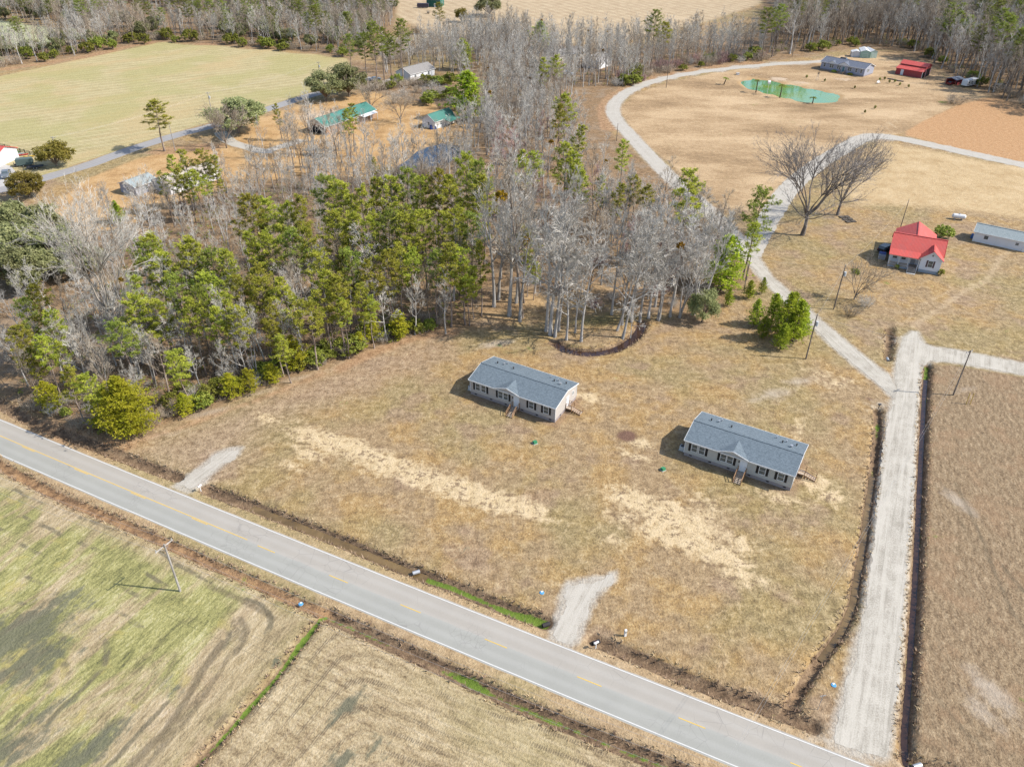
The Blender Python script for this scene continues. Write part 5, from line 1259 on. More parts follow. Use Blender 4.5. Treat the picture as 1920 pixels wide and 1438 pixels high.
box_trailer('dark cargo trailer parked alone at the foot of the right hand wood', g(1871, 169), .3, 4.2, 2.2, 2.4, plain('slate_trailer', (.08, .10, .12), .5))
box_trailer('green grey tarped trailer beside the round tree at the concrete apron', g(48, 311), .35, 4.4, 2.2, 2.3, plain('tarp_green', (.10, .14, .13), .7))
def flat_trailer(label, loc, rz):
    r = thing('flatbed_trailer', label, 'trailer', (loc[0], loc[1], 0), rz)
    for k in range(9): MB().box((0, -.88 + .22 * k, .72), (4.6, .2, .05)).build('deck_board', plain('dark_deck', (.05, .05, .055), .85), r)
    MB().box((0, 0, .62), (4.6, 2.0, .12)).build('frame', P_DARK, r)
    for x in (-.4, .4):
        for s_ in (-1, 1): wheel(r, x, s_ * 1.08, .34, .2)
    MB().beam((2.3, 0, .6), (3.5, 0, .5), .12, .12).build('tow_bar', P_DARK, r)
flat_trailer('black flatbed trailer between the tarped trailer and the round tree', g(67, 316), .42)
def mower(label, loc, rz, m):
    r = thing('riding_mower', label, 'mower', (loc[0], loc[1], 0), rz)
    MB().prism([(-.2, .45), (.95, .4), (1.0, .8), (.3, .95), (-.2, .9)], -.35, .35, 'y').build('hood', m, r); MB().box((-.55, 0, .75), (.5, .5, .12)).build('seat', P_DARK, r); MB().box((-.8, 0, 1.0), (.1, .5, .5)).build('backrest', P_DARK, r)
    for x, q in ((.65, .22), (-.6, .32)):
        for s_ in (-1, 1): wheel(r, x, s_ * .5, q, .2)
    MB().box((0, 0, .3), (1.0, 1.2, .14)).build('deck', m, r)
mower('small red mower beside the tarped trailer', g(33, 312), .4, P_RED)
def boat(label, loc, rz, m, L=4.0, w=.8):
    r = thing('kayak', label, 'boat', (loc[0], loc[1], 0), rz, 'small boats stored along the black fence')
    mb = MB(); n = 8
    for i in range(n + 1):
        t = i / n * 2 - 1; q = w / 2 * (1 - abs(t) ** 2.4) + .02; x = t * L / 2; up_ = .1 * t * t
        mb.v += [(x, -q, .35 + up_), (x, -q * .6, .08 + up_), (x, q * .6, .08 + up_), (x, q, .35 + up_), (x, 0, .43 + up_)]
    for i in range(n):
        for k in range(5): a = i * 5 + k; b = i * 5 + (k + 1) % 5; mb.f.append((a, b, b + 5, a + 5))
    mb.build('hull', m, r); MB().tube([(-.1, 0, .40), (-.1, 0, .47)], w * .28, 10).build('cockpit', P_DARK, r)
for (x, y), rz, m, L, w, lab in (((25, 287.5), .45, plain('boat_green', (.12, .26, .12), .5), 4.2, .9, 'green canoe, first from the white garage of the boats by the fence'), ((31, 291), .45, plain('boat_grey', (.36, .38, .38), .5), 4.6, 1.1, 'grey boat between the green canoe and the red kayak'),
                                 ((42, 292), .35, plain('boat_red', (.50, .08, .06), .5), 3.6, .9, 'red kayak lying next to the yellow one by the fence'), ((55, 295), .35, plain('boat_yellow', (.62, .40, .05), .5), 3.2, 1.0, 'yellow kayak nearest to the round tree')):
    boat(lab, g(x, y), rz, m, L, w)
def plank_fence(label, pts, H, gap, m):
    r = thing('plank_fence', label, 'fence', (0, 0, 0)); P_ = resample(pts, gap)
    for i, q in enumerate(P_):
        MB().box((q.x, q.y, H / 2), (.14, .14, H)).build('post', m, r)
        if i:
            for z in (.35, .75, 1.15):
                MB().beam((P_[i - 1].x, P_[i - 1].y, z), (q.x, q.y, z), .04, .15).build('rail', m, r)
plank_fence('black three rail plank fence along the edge of the yellow green field', G2([(-40, 267), (0, 276), (30, 284), (66, 293)]), 1.35, 2.4, plain('black_fence', (.03, .03, .033), .75))
def garage():
    m, rz, L, n = front_line((-75, 318), (15, 311)); a = ground_at(16, 309)
    r = thing('white_garage', 'white garage with red roof at the concrete apron', 'garage', (a.x - 6.2, a.y + 3.0, 0), -.2)
    gable_body(r, 11, 9, 0, 3.4, 1.7, WHITE_STEEL); gable_roof(r, 11, 9, 3.4, 1.7, .4, RED_ROOF, trim=RED_ROOF)
    door(r, 'r', 0, 5.5, .03, 3.2, 2.7, DOORW); window(r, 'f', 2, -4.5, 1.8, 1.0, 1.0)
garage()

# ------------------------------------------------------------------ houses among the trees
def gable_house(name, label, pl, pr, D, he, rise, wall, roof, wins=(), doors=(), group=None, side=1, ov=.35, extra=None, foot=True, cat='house'):
    m, rz, L, n = front_line(pl, pr); c = m + n * D / 2
    r = thing(name, label, cat, (c.x, c.y, 0), rz, group)
    gable_body(r, L, D, 0, he, rise, wall); gable_roof(r, L, D, he, rise, ov, roof)
    for u in wins: window(r, 'f', u * L, -D / 2, he * .55, .9, 1.2)
    for u in doors: door(r, 'f', u * L, -D / 2, .1, .95, 2.05)
    window(r, 'r', 0, L / 2, he * .55, .8, 1.1); window(r, 'l', 0, -L / 2, he * .55, .8, 1.1)
    return r, L
r, L = gable_house('brick_house', 'tan brick house with green metal roof and an open carport end', (613, 254), (705, 221), 9.0, 3.0, 2.0, BRICK, GRN_ROOF, (-.05, .12, .3), (.4,))
MB().box((-L / 2 - .02, 0, 1.25), (.06, 6.2, 2.4)).build('carport_opening_shade', DARKIN, r); MB().prism([(-4.5, 3.0), (4.5, 3.0), (0, 4.95)], -L / 2 - .05, -L / 2 - .005).build('gable_panel', CREAM, r)  # dark panel on the closed end wall paints the shade inside the carport
MB().slab([(L * .16, -6.6, 2.5), (L * .46, -6.6, 2.5), (L * .46, -4.7, 2.85), (L * .16, -4.7, 2.85)], .1).build('porch_roof', TRIM, r)
for x in (.17, .31, .45): MB().box((L * x, -6.4, 1.2), (.14, .14, 2.4)).build('post', TRIM, r)
MB().box((-L * .1, 2.0, 4.6), (.9, .7, 1.9)).build('chimney', BRICK, r)
r, L = gable_house('green_roofed_shed', 'pale green roofed outbuilding with a lean-to beside the dark pond', (816, 243), (853, 230), 6.0, 2.8, 1.9, SID_WHITE, GRN_ROOF, (-.2,), (.1,), cat='shed')
MB().slab([(-L * .1, -6.0, 2.2), (L * .5, -6.0, 2.2), (L * .5, -2.7, 2.95), (-L * .1, -2.7, 2.95)], .1).build('lean_to_roof', GRN_ROOF, r)
for x in (-.05, .2, .48): MB().box((x * L, -5.8, 1.1), (.14, .14, 2.2)).build('post', WOODG, r)
p = g(812, 242); e = thing('blue_tarp_stack', 'blue tarp over a low stack at the green roofed shed', 'tarp', (p.x, p.y, 0), .3)
MB().prism([(-1.1, 0), (1.1, 0), (.95, 1.0), (.2, 1.3), (-.95, 1.1)], -.9, .9, 'y').build('tarp', plain('blue_tarp', (.035, .07, .26), .55), e)
gable_house('grey_roofed_house', 'white house with brown grey roof behind the tall pine cluster', (770, 153), (815, 141), 8.5, 2.9, 2.0, SID_WHITE, SH_BRN, (-.3, 0, .25), (.4,))
gable_house('tan_roofed_house', 'long white house with tan roof hidden by pines and grey trees', (322, 366), (412, 336), 8.0, 2.9, 1.5, SID_WHITE, plain('tan_roofing', (.48, .42, .35), .9), (-.3, -.1, .1, .3), (.2,))
gable_house('grey_shed', 'small grey shed with blue grey roof at the west edge of the pines', (257, 368), (297, 353), 6.5, 2.7, 1.2, SID_BLUE, SH_GRN, (0,), (), cat='shed')
gable_house('white_gabled_house', 'white gable of a house showing through bare trees left of the lane bend', (1122, 131), (1146, 123), 9, 3.2, 2.6, SID_WHITE, SH_BRN, (.1,), (.3,))
gable_house('low_grey_house', 'low house with pale grey roof deep in the bare trees', (1046, 117), (1096, 108), 8.5, 2.8, 1.7, CREAM, SH_BRN, (-.2, .2), (0,))
r, L = gable_house('green_barn', 'dark green barn standing far off in the tan field', (800, 13.5), (826, 14.5), 9, 4.6, 2.6, seam_metal('dark_green_steel', (.035, .15, .115), .5, 'X', .3), GRN_ROOF, (), (.1,), cat='barn')
p = g(803, 26); e = thing('hay_bale', 'grey round bale lying below the dark green barn', 'bale', (p.x, p.y, 0), .2)
mb = MB(); mb.tube([(-.7, 0, .8), (.7, 0, .8)], .8, 14); mb.build('bale', plain('old_hay', (.26, .22, .17), .95), e)
box_trailer('dark equipment trailer left of the dark green barn', g(793, 15.5), 0, 7, 2.6, 2.6, plain('dark_equipment', (.06, .05, .07), .7))

# ------------------------------------------------------------------ poles and lines
POLE = bark_mat('pole_timber', (.16, .125, .10), (.27, .22, .18)); POLEG = bark_mat('grey_pole_timber', (.34, .31, .28), (.48, .45, .42)); CER = plain('insulator', (.40, .42, .42), .3)
WIRE = plain('line_cable', (.42, .41, .40), .5, .4, .3); GUY = plain('guy_cable', (.5, .5, .5), .5)
def up_height(b, ty):
    lo_, hi_ = 0.0, 40.0
    for _ in range(40):
        m = (lo_ + hi_) / 2
        if frame_at((b.x, b.y, m))[1] > ty: lo_ = m
        else: hi_ = m
    return (lo_ + hi_) / 2
POLES = {}
def pole(key, bx, by, ty, label, arm=0.0, rz=0.0, mat=None, tf=False, guys=0, fh=None, r=.15):
    b = ground_at(bx, by); h = fh or up_height(b, ty)
    e = thing('utility_pole', label, 'utility pole', (b.x, b.y, 0), rz, 'timber utility poles')
    MB().tube([(0, 0, -.2), (0, 0, h * .5), (0, 0, h)], [r, r * .85, r * .65], 10).build('pole_shaft', mat or POLE, e)
    if arm:
        MB().box((0, .16, h - .45), (arm, .1, .13)).build('crossarm', mat or POLEG, e)
        for x in (-arm / 2 + .12, arm / 2 - .12, 0): MB().tube([(x, .16, h - .38), (x, .16, h - .12)], .055, 8).build('insulator', CER, e)
        for s_ in (-1, 1): MB().beam((s_ * arm * .28, .16, h - .5), (0, .12, h - 1.15), .03, .03).build('brace', GALV, e)
    else: MB().tube([(0, 0, h), (0, 0, h + .22)], .05, 8).build('insulator', CER, e)
    if tf:
        MB().tube([(.38, 0, h - 2.4), (.38, 0, h - 1.5)], .25, 12).build('transformer', plain('transformer_grey', (.50, .53, .55), .5), e); MB().box((.16, 0, h - 1.9), (.2, .1, .5)).build('bracket', GALV, e)
    for k in range(guys):
        a = 2.6 + .25 * k; MB().tube([(0, 0, h * (.8 - .1 * k)), (math.cos(a) * 4.2, math.sin(a) * 4.2, 0)], .02, 4).build('guy_wire', GUY, e)
    POLES[key] = (b, h); return e
pole('A', 1511, 673, 590, 'dark pole with a pale transformer beside the young pines', tf=True)
pole('B', 1563, 580, 498, 'dark pole with guy wires next to the small bare lawn tree', tf=True, guys=2)
pole('C', 1787, 741, 657, 'dark pole with a short crossarm by the right hand field', arm=1.8, rz=.5)
pole('D', 338, 1108, 1020, 'pale grey pole with a wide crossarm in the green meadow', arm=2.6, rz=1.05, mat=POLEG)
pole('E', 396, 207, 173, 'pole with a transformer by the road at the round grey tree', arm=1.6, tf=True, rz=.3, mat=POLEG)
pole('F', 599, 137, 116, 'farthest pole of the field road, left of the two big evergreens', arm=1.6, tf=True, mat=POLEG)
pole('G', 109, 290, 256, 'pole rising behind the round tree at the concrete apron', arm=1.6, tf=True, mat=POLEG)
pole('H', 1249, 165, 108, 'slim dark pole at the lawn side of the upper lane bend', r=.13, fh=13)
pole('I', 1044, 83, 56, 'lone dark pole at the edge of the far tan field', r=.13)
pole('J', 1485, 107, 78, 'pole at the wood edge left of the ranch house', r=.13)
pole('L', 329, 284, 230, 'slim pole beside the lone roadside pine', r=.13, mat=POLEG)
pole('M', 1689, 425, 375, 'slim dark pole behind the red roofed farmhouse', r=.12)
pole('N', 1399, 526, 480, 'pole half hidden in the trees by the diagonal lane', r=.14)
pole('Q', 1156, 265, 232, 'short pole in the scrub left of the upper lane', r=.12)
pole('R', 969, 32, 12, 'thin pole right of the far live oak', r=.12)
pole('S', 472, 297, 262, 'stub pole with a white box by the farm drive', r=.14)
p = g(574, 208); e = thing('yard_post', 'white post on the lawn of the brick house', 'post', (p.x, p.y, 0)); MB().tube([(0, 0, 0), (0, 0, 3.2)], .09, 8).build('post_shaft', TRIM, e); MB().box((0, 0, 3.3), (.4, .4, .3)).build('post_box', TRIM, e)
def line(label, a, b, sag, offs, r=.013, za=None, zb=None):
    """one span of parallel cables between two points in space"""
    o = thing('power_line', label, 'power line', (0, 0, 0)); a, b = Vector(a), Vector(b); d = (b - a); nr = Vector((-d.y, d.x, 0)).normalized()
    for q in offs:
        pts = []
        for i in range(17):
            t = i / 16; p_ = a.lerp(b, t) + nr * q; p_.z -= sag * 4 * t * (1 - t); pts.append(p_)
        MB().tube(pts, r, 4, False).build('cable', WIRE, o)
def tip(k, dz=-.3): b, h = POLES[k]; return (b.x, b.y, h + dz)
q = ground_at(1290, 1553, 10.0); line('cables crossing the lot corner from the right field pole to the road', tip('C'), q, .9, (-.15, .15), .009)
q = ground_at(-170, 838, 9.0); line('cables from the meadow pole leaving westward above the road verge', tip('D'), q, .8, (-1.1, 0, 1.1))
q = ground_at(1500, 1512, 9.5); line('cables from the meadow pole eastward above the roadside ditch', tip('D'), q, 1.2, (-1.1, 0, 1.1))
line('cable between the transformer pole and the guyed pole', tip('A'), tip('B'), .5, (0,)); line('cable from the transformer pole to the right field pole', tip('A'), tip('C'), .6, (0,)); line('cable from the guyed pole to the slim farmhouse pole', tip('B'), tip('M'), .8, (0,)); line('cable from the guyed pole into the lane trees', tip('B'), tip('N'), .6, (0,))
line('cables along the field road between its first two poles', tip('G'), tip('E'), 1.2, (-.5, .5)); line('cables along the field road towards the farthest pole', tip('E'), tip('F'), 1.2, (-.5, .5))

# ------------------------------------------------------------------ small things by the drives and lots
def mailbox(label, loc, rz, hz=1.0):
    r = thing('mailbox', label, 'mailbox', (loc[0], loc[1], 0), rz, 'white mailboxes by the road')
    MB().box((0, 0, hz / 2), (.1, .1, hz)).build('post', TRIM, r); MB().tube([(-.3, 0, hz + .1), (.3, 0, hz + .1)], .14, 10).build('box', TRIM, r); MB().box((.0, .15, hz + .18), (.18, .02, .1)).build('flag', P_RED, r)
mailbox('white mailbox at the mouth of the gravel driveway nearest to the lane', g(1117, 1215), .5); mailbox('white mailbox by the gravel driveway under the wood corner', g(377, 921), 1.0)
p = g(1172, 1192); e = thing('meter_pedestal', 'white meter post on the lot above the roadside ditch', 'meter post', (p.x, p.y, 0), .4)
MB().box((0, 0, .6), (.3, .2, 1.2)).build('pedestal', TRIM, e); MB().box((0, -.12, .85), (.2, .06, .3)).build('meter_face', GALV, e)
UG = plain('utility_green', (.06, .28, .13), .5)
for (x, y), lab in (((1003, 831), 'small green utility box on the lawn before the taupe home'), ((1243, 881), 'green utility box left of the pale grey home')):
    p = g(x, y); e = thing('utility_box', lab, 'utility box', (p.x, p.y, 0), .5, 'green utility boxes on the lots'); MB().prism([(-.3, 0), (.3, 0), (.3, .42), (-.3, .52)], -.3, .3).build('lid_box', UG, e); MB().box((0, 0, .03), (.8, .8, .05)).build('pad', M_CONC, e)
BL_ = plain('blue_plastic', (.10, .34, .60), .5)
for (x, y), lab in (((1016, 1111), 'pale blue water meter cover left of the gravel driveway'), ((1563, 1284), 'pale blue water meter cover beside the wide gravel lane'), ((564, 1132), 'blue plastic litter lying in the south ditch')):
    p = g(x, y); e = thing('meter_cover' if 'cover' in lab else 'plastic_litter', lab, 'meter cover' if 'cover' in lab else 'litter', (p.x, p.y, 0), .3)
    MB().tube([(0, 0, -.02), (0, 0, .08)], [.33, .29], 12).build('lid', BL_, e); MB().box((.05, .1, .11), (.28, .2, .05)).build('plate', TRIM, e)
p = g(1533, 1330); e = thing('street_sign', 'thin grey sign post in the verge at the lane mouth', 'sign', (p.x, p.y, 0), .2)
MB().tube([(0, 0, 0), (0, 0, 2.7)], .035, 8).build('post', GALV, e); MB().box((0, 0, 2.62), (.75, .02, .16)).build('sign_blade', GALV, e)
for (x, y), rz, lab in (((1721, 1433), .3, 'grey culvert pipe end at the lane mouth ditch'), ((1665, 672), 1.4, 'grey culvert pipe end in the short ditch by the fork'), ((1024, 1168), .4, 'dark culvert pipe end where the green ditch meets the driveway'), ((1118, 1201), .4, 'dark culvert pipe end at the right side of the driveway'), ((780, 1070), .4, 'pale culvert stub in the long roadside ditch')):
    p = g(x, y); e = thing('culvert_pipe', lab, 'culvert', (p.x, p.y, -.28), rz, 'culvert ends'); mb = MB(); 
    for q in (0, 1):
        pass
    n = 14; ro, ri, hl = .28, .22, .5
    for x_ in (-hl, hl):
        for rr_ in (ro, ri):
            for k in range(n): a = 2 * PI * k / n; mb.v.append((x_, rr_ * math.cos(a), rr_ * math.sin(a)))
    for k in range(n):
        j = (k + 1) % n; mb.f += [(k, j, 2 * n + j, 2 * n + k), (n + j, n + k, 3 * n + k, 3 * n + j), (k, n + k, n + j, j), (2 * n + j, 3 * n + j, 3 * n + k, 2 * n + k)]
    mb.build('pipe', GALV if 'dark' not in lab else VENT, e)
for (x, y), rz, lab in (((1668, 770), .3, 'yellow'),):
    pass
p = g(1815, 758); e = thing('marker_post', 'thin yellow marker posts beside the right field pole', 'marker', (p.x, p.y, 0))
for k in range(2): MB().tube([(-.35 + .7 * k, 0, 0), (-.35 + .7 * k, .1, 2.3)], .06, 6).build('post', plain('marker_yellow', (.62, .42, .06), .6), e)
p = g(1647, 766); e = thing('mail_stub', 'small dark post and can at the top of the lane ditch', 'post', (p.x, p.y, 0)); MB().box((0, 0, .4), (.12, .12, .8)).build('post', POLE, e); MB().tube([(-.25, 0, .9), (.25, 0, .9)], .15, 10).build('can', P_DARK, e)
p = near_fh(-7.0, -1.0); e = thing('tarp_covered_stack', 'blue tarp covered stack against the left wall of the farmhouse', 'stack', (p.x, p.y, 0), FRZ)
MB().box((0, 0, .5), (1.6, 2.2, 1.0)).build('stack', plain('grey_stack', (.34, .34, .36), .8), e); MB().box((0, .5, 1.08), (1.5, 1.2, .16)).build('tarp', plain('blue_tarp', (.035, .07, .26), .55), e)
# pallets by the big pecan
p = g(1589, 412); e = thing('timber_stack', 'dark stack of six timber squares on the lawn by the big bare tree', 'stack', (p.x, p.y, 0), .2)
for i in range(2):
    for j in range(3): MB().box((-.75 + 1.5 * i, -1.6 + 1.6 * j, .12), (1.25, 1.2, .24)).build('crate', plain('dark_timber', (.09, .075, .06), .9), e)
# birdhouse pole, wind pump, white box
p = g(1438, 178); e = thing('birdhouse_pole', 'white birdhouse on a thin pole at the pond edge', 'birdhouse', (p.x, p.y, 0)); MB().tube([(0, 0, 0), (0, 0, 4.4)], .06, 8).build('pole', TRIM, e); MB().prism([(-.6, 4.4), (.6, 4.4), (.6, 5.1), (0, 5.6), (-.6, 5.1)], -.5, .5).build('birdhouse', TRIM, e)
p = g(1532, 151); e = thing('garden_windmill', 'small pale garden windmill between pond and ranch house', 'windmill', (p.x, p.y, 0))
for s_ in (-1, 1):
    for t_2 in (-1, 1): MB().beam((s_ * .5, t_2 * .5, 0), (s_ * .08, t_2 * .08, 3.0), .06, .06).build('leg', GALV, e)
for k in range(6): a = k * PI / 3; MB().slab([(0, -.2, 3.1), (.6 * math.cos(a), -.2, 3.1 + .6 * math.sin(a)), (.6 * math.cos(a + .45), -.2, 3.1 + .6 * math.sin(a + .45))], .02).build('blade', GALV, e)
p = g(1383, 141); e = thing('well_cover', 'small white well cover on the tan lawn by the upper lane', 'well cover', (p.x, p.y, 0)); MB().box((0, 0, .4), (1.3, 1.0, .8)).build('cover', TRIM, e); MB().box((0, 0, .84), (1.5, 1.2, .08)).build('lid', M_CONC, e)
p = g(1647, 157); e = thing('lawn_swing', 'low pale bench frame among dark saplings before the ranch house', 'bench', (p.x, p.y, 0), .6)
MB().box((0, 0, .45), (1.8, .6, .08)).build('seat', TRIM, e); MB().box((0, .3, .8), (1.8, .08, .7)).build('backrest', TRIM, e)
for s_ in (-.8, .8):
    for y in (-.25, .25): MB().box((s_, y, .21), (.1, .1, .42)).build('leg', TRIM, e)
for (x, y), L, lab in (((1672, 150), 3.6, 'left one of two dark logs lying on the far lawn'), ((1686, 153), 3.6, 'right one of two dark logs lying on the far lawn')):
    p = g(x, y); e = thing('log', lab, 'log', (p.x, p.y, 0), -.7, 'logs on the far lawn'); MB().tube([(-L / 2, 0, .25), (L / 2, 0, .25)], [.28, .24], 9).build('log_stem', B_BRWN, e)

# ------------------------------------------------------------------ planting: trees that stand out, one by one
def base_tree(k, bx, by, ty, wide=1.0, label=None, var=None, tilt=0, h=None, tdir=None, group=None):
    b = ground_at(bx, by); hh = h or up_height(b, ty)
    return plant(k, b.x, b.y, hh, wide, label, group, tilt, var, tdir=tdir)
def tip_tree(k, tx, ty, h, wide=1.0, label=None, var=None, tilt=0):
    b = at_top(tx, ty, h); return plant(k, b.x, b.y, h, wide, label, None, tilt, var)
def spreading_tree(seed, h, fork, nlead, lean, mtrunk, mtwig, counts=(10, 7, 6), twig=.026, stems=1, r0=None):
    rng = random.Random(seed); mb = MB(); V = []; F = []; r0 = r0 or h * .021; zf = h * fork
    mb.tube([(0, 0, -.3), (.02 * h, 0, zf * .5), (0, .01 * h, zf), (.01 * h, 0, zf * 1.25)], [r0 * 1.45, r0, r0 * .9, r0 * .6], 9, False)
    for k in range(nlead):
        a = k * 2 * PI / nlead + rng.uniform(-.4, .4); t = lean * rng.uniform(.55, 1.25) if k else .1
        d = Vector((math.cos(a) * math.sin(t), math.sin(a) * math.sin(t), math.cos(t)))
        grow_branch(mb, V, F, Vector((0, 0, zf * rng.uniform(.8, 1.15))), d, (h - zf) * rng.uniform(.75, 1.1), r0 * rng.uniform(.42, .62), 0, rng, .035, .22, twig, counts, h * .045)
    for k in range(4):
        a = rng.uniform(0, 6.28); grow_branch(mb, V, F, Vector((0, 0, zf * rng.uniform(.75, 1))), Vector((math.cos(a), math.sin(a), .12)).normalized(), h * .42, r0 * .3, 1, rng, .05, .2, twig, counts, h * .045)
    return mb.mesh('bare_trunk', mtrunk), fast_mesh('bare_crown', V, F, mtwig)

B_PEC = bark_mat('dark_pecan_bark', (.15, .125, .11), (.27, .235, .205)); B_PECT = bark_mat('dark_pecan_twigs', (.27, .24, .215), (.39, .35, .32))
kind(('pecan', 0), *spreading_tree(31, 20, .24, 7, .68, B_PEC, B_PECT, (11, 8, 6), .02)); kind(('pecan', 1), *spreading_tree(37, 20, .22, 6, .62, B_PEC, B_PECT, (11, 8, 6), .02))
kind(('lawntree', 0), *spreading_tree(41, 8, .10, 7, .55, B_PEC, B_TWBR, (7, 6, 6), .016))
kind(('fan', 0), *spreading_tree(43, 9, .18, 8, .85, B_BRWN, B_TWBR, (8, 7, 7), .022)); kind(('sycamore', 0), *spreading_tree(47, 24, .36, 6, .42, bark_mat('buff_bark', (.34, .29, .23), (.48, .42, .36)), B_PALE, (8, 7, 7), .026, 1, .42))
for k, h in (('pecan', 20), ('lawntree', 8), ('fan', 9), ('sycamore', 24)): NATIVE[k] = h; NVAR[k] = 2 if k == 'pecan' else 1; CAT[k] = ('bare_tree', 'tree')
base_tree('pecan', 1504, 441, 285, 1.0, 'big bare spreading tree at the bend of the two gravel lanes', 0)
base_tree('pecan', 1570, 404, 280, .85, 'second big bare tree close behind the first, leaning right over the lawn', 1, .06, tdir=1.7)
lt = base_tree('lawntree', 1602, 562, 498, .8, 'small bare many stemmed lawn tree with a green tuft by the guyed pole')
base_tree('pine', 309, 284, 190, 1.65, 'lone tall pine beside the country road at the field', 2)
base_tree('olive', 106, 312, 264, 1.2, 'round olive green tree by the trailers and country road', 0); base_tree('olive', 56, 371, 322, 1.1, 'round yellow olive tree at the foot of the concrete apron', 1)
base_tree('oak', 448, 250, 186, 1.5, 'large grey green evergreen right behind the round bare yard tree', 0)
base_tree('fan', 425, 278, 212, .85, 'round bare grey tree in front of the large evergreen at the roadside')
base_tree('oak', 612, 190, 137, 1.2, 'broad evergreen standing closest to the field road, left of a pair', 1); base_tree('oak', 655, 182, 122, 1.15, 'broad evergreen right of a pair behind the brick house', 2)
base_tree('oak', 918, 31, -6, 1.35, 'wide dark live oak alone in the far tan field', 1)
base_tree('fan', 696, 210, 162, 1.0, 'round bare yard tree touching the brick house end'); base_tree('fan', 751, 231, 185, .85, 'bare yard tree alone between brick house and green roofed shed')
base_tree('bush', 1767, 445, 424, 1.35, 'round clipped green bush behind the red roofed farmhouse', 0, h=3.0)
p = near_fh(6.0, -5.2); plant('bush', p.x, p.y, 1.5, .9, 'small rust purple shrub at the right front corner of the farmhouse')
p = near_fh(-3.4, -6.1); plant('bush', p.x, p.y, 1.2, .8, 'small yellow shrub against the farmhouse porch lattice')
for i, (x, y, ty, lab) in enumerate(((690, 162, 62, 'tall pine, leftmost of the dark cluster beside the white house'), (708, 167, 42, 'tallest dark pine in the cluster beside the white house'), (722, 160, 52, 'slim dark pine in the middle of the cluster by the white house'), (735, 152, 64, 'short dark pine right of the middle in the cluster by the white house'), (757, 158, 38, 'flat topped tall pine, rightmost of the cluster by the white house'), (660, 150, 66, 'pine at the field corner left of the dark cluster'))):
    base_tree('darkpine', x, y, ty, 1.0, lab, i % 3)
base_tree('darkpine', 1222, 114, 20, 1.15, 'tall leaning pine, left of two above the upper lane', 1); base_tree('pine', 1240, 122, 42, 1.2, 'bushy pine, right of two above the upper lane', 3)
base_tree('pine', 826, 66, 6, 1.1, 'thin topped pine in front of the dark green barn', 1); base_tree('juniper', 868, 132, 72, 1.2, 'single green pine among grey trees right of the white house', 1); base_tree('juniper', 878, 225, 132, 1.5, 'green bushy evergreen at the strip of wood above the green roofed shed', 2)
base_tree('juniper', 1012, 96, 40, 1.5, 'dark leaning evergreen at the top edge of the grey wood', 0); base_tree('olive', 865, 42, 14, .9, 'small green round tree below the live oak', 0)
for i, (x, y, lab) in enumerate(((1465, 85, 'green topped pine in the far wood above the ranch house'), (1485, 80, 'second green topped pine in the far wood above the ranch house'))): tip_tree('darkpine', x - 20, y - 70, 23, 1.1, lab, i)
base_tree('brush', 1790, 195, 178, 1.7, 'pink grey brush heap at the edge of the orange field', 0, h=3.6); base_tree('brush', 1596, 590, 570, 1.3, 'bare brush around the foot of the small lawn tree', 1, h=2.4); base_tree('greybrush', 1622, 575, 555, 1.2, 'grey brush right of the small lawn tree', 0, h=2.6)
base_tree('brush', 1340, 585, 570, 1.0, 'brown thicket beside the dark round evergreen', 2, h=2.4)
# bright young evergreens by the diagonal lane
for i, (x, y, ty, k, lab) in enumerate(((1413, 612, 560, 'juniper', 'leftmost grey green tree of the bright evergreen clump'), (1428, 634, 592, 'juniper', 'small front left tree of the bright evergreen clump'), (1446, 610, 550, 'juniper', 'rear tree of the bright evergreen clump'), (1466, 640, 548, 'juniper', 'tallest tree in the middle of the bright evergreen clump'), (1462, 657, 606, 'juniper', 'lowest front tree of the bright evergreen clump'), (1488, 640, 562, 'juniper', 'wide right tree of the bright evergreen clump'), (1502, 632, 582, 'juniper', 'rightmost tree of the bright evergreen clump by the transformer pole'), (1478, 618, 548, 'juniper', 'back right tree of the bright evergreen clump'),
                                            (1403, 560, 525, 'juniper', 'yellow green young tree by the lane, left of two'), (1428, 551, 520, 'juniper', 'yellow green young tree by the lane, right of two'), (1364, 574, 540, 'juniper', 'low bright shrub tree at the wood corner by the lane'))):
    base_tree(k, x, y, ty, .82 + .1 * (i % 3), lab, i % 3, group=None)
base_tree('oak', 1316, 604, 545, .75, 'dark hanging evergreen at the right end of the clearing', 2)
base_tree('darkpine', 1393, 520, 352, .95, 'wind leaning pine above the diagonal lane', 0, .10, tdir=.2); base_tree('pine', 1395, 545, 420, .7, 'small round crowned pine beside the leaning pine', 4); base_tree('slimpine', 1272, 500, 322, 1.1, 'open crowned pine standing alone among thin bare trunks', 0); base_tree('juniper', 1352, 545, 440, 1.2, 'green vine clad tree at the lane corner of the wood', 1)
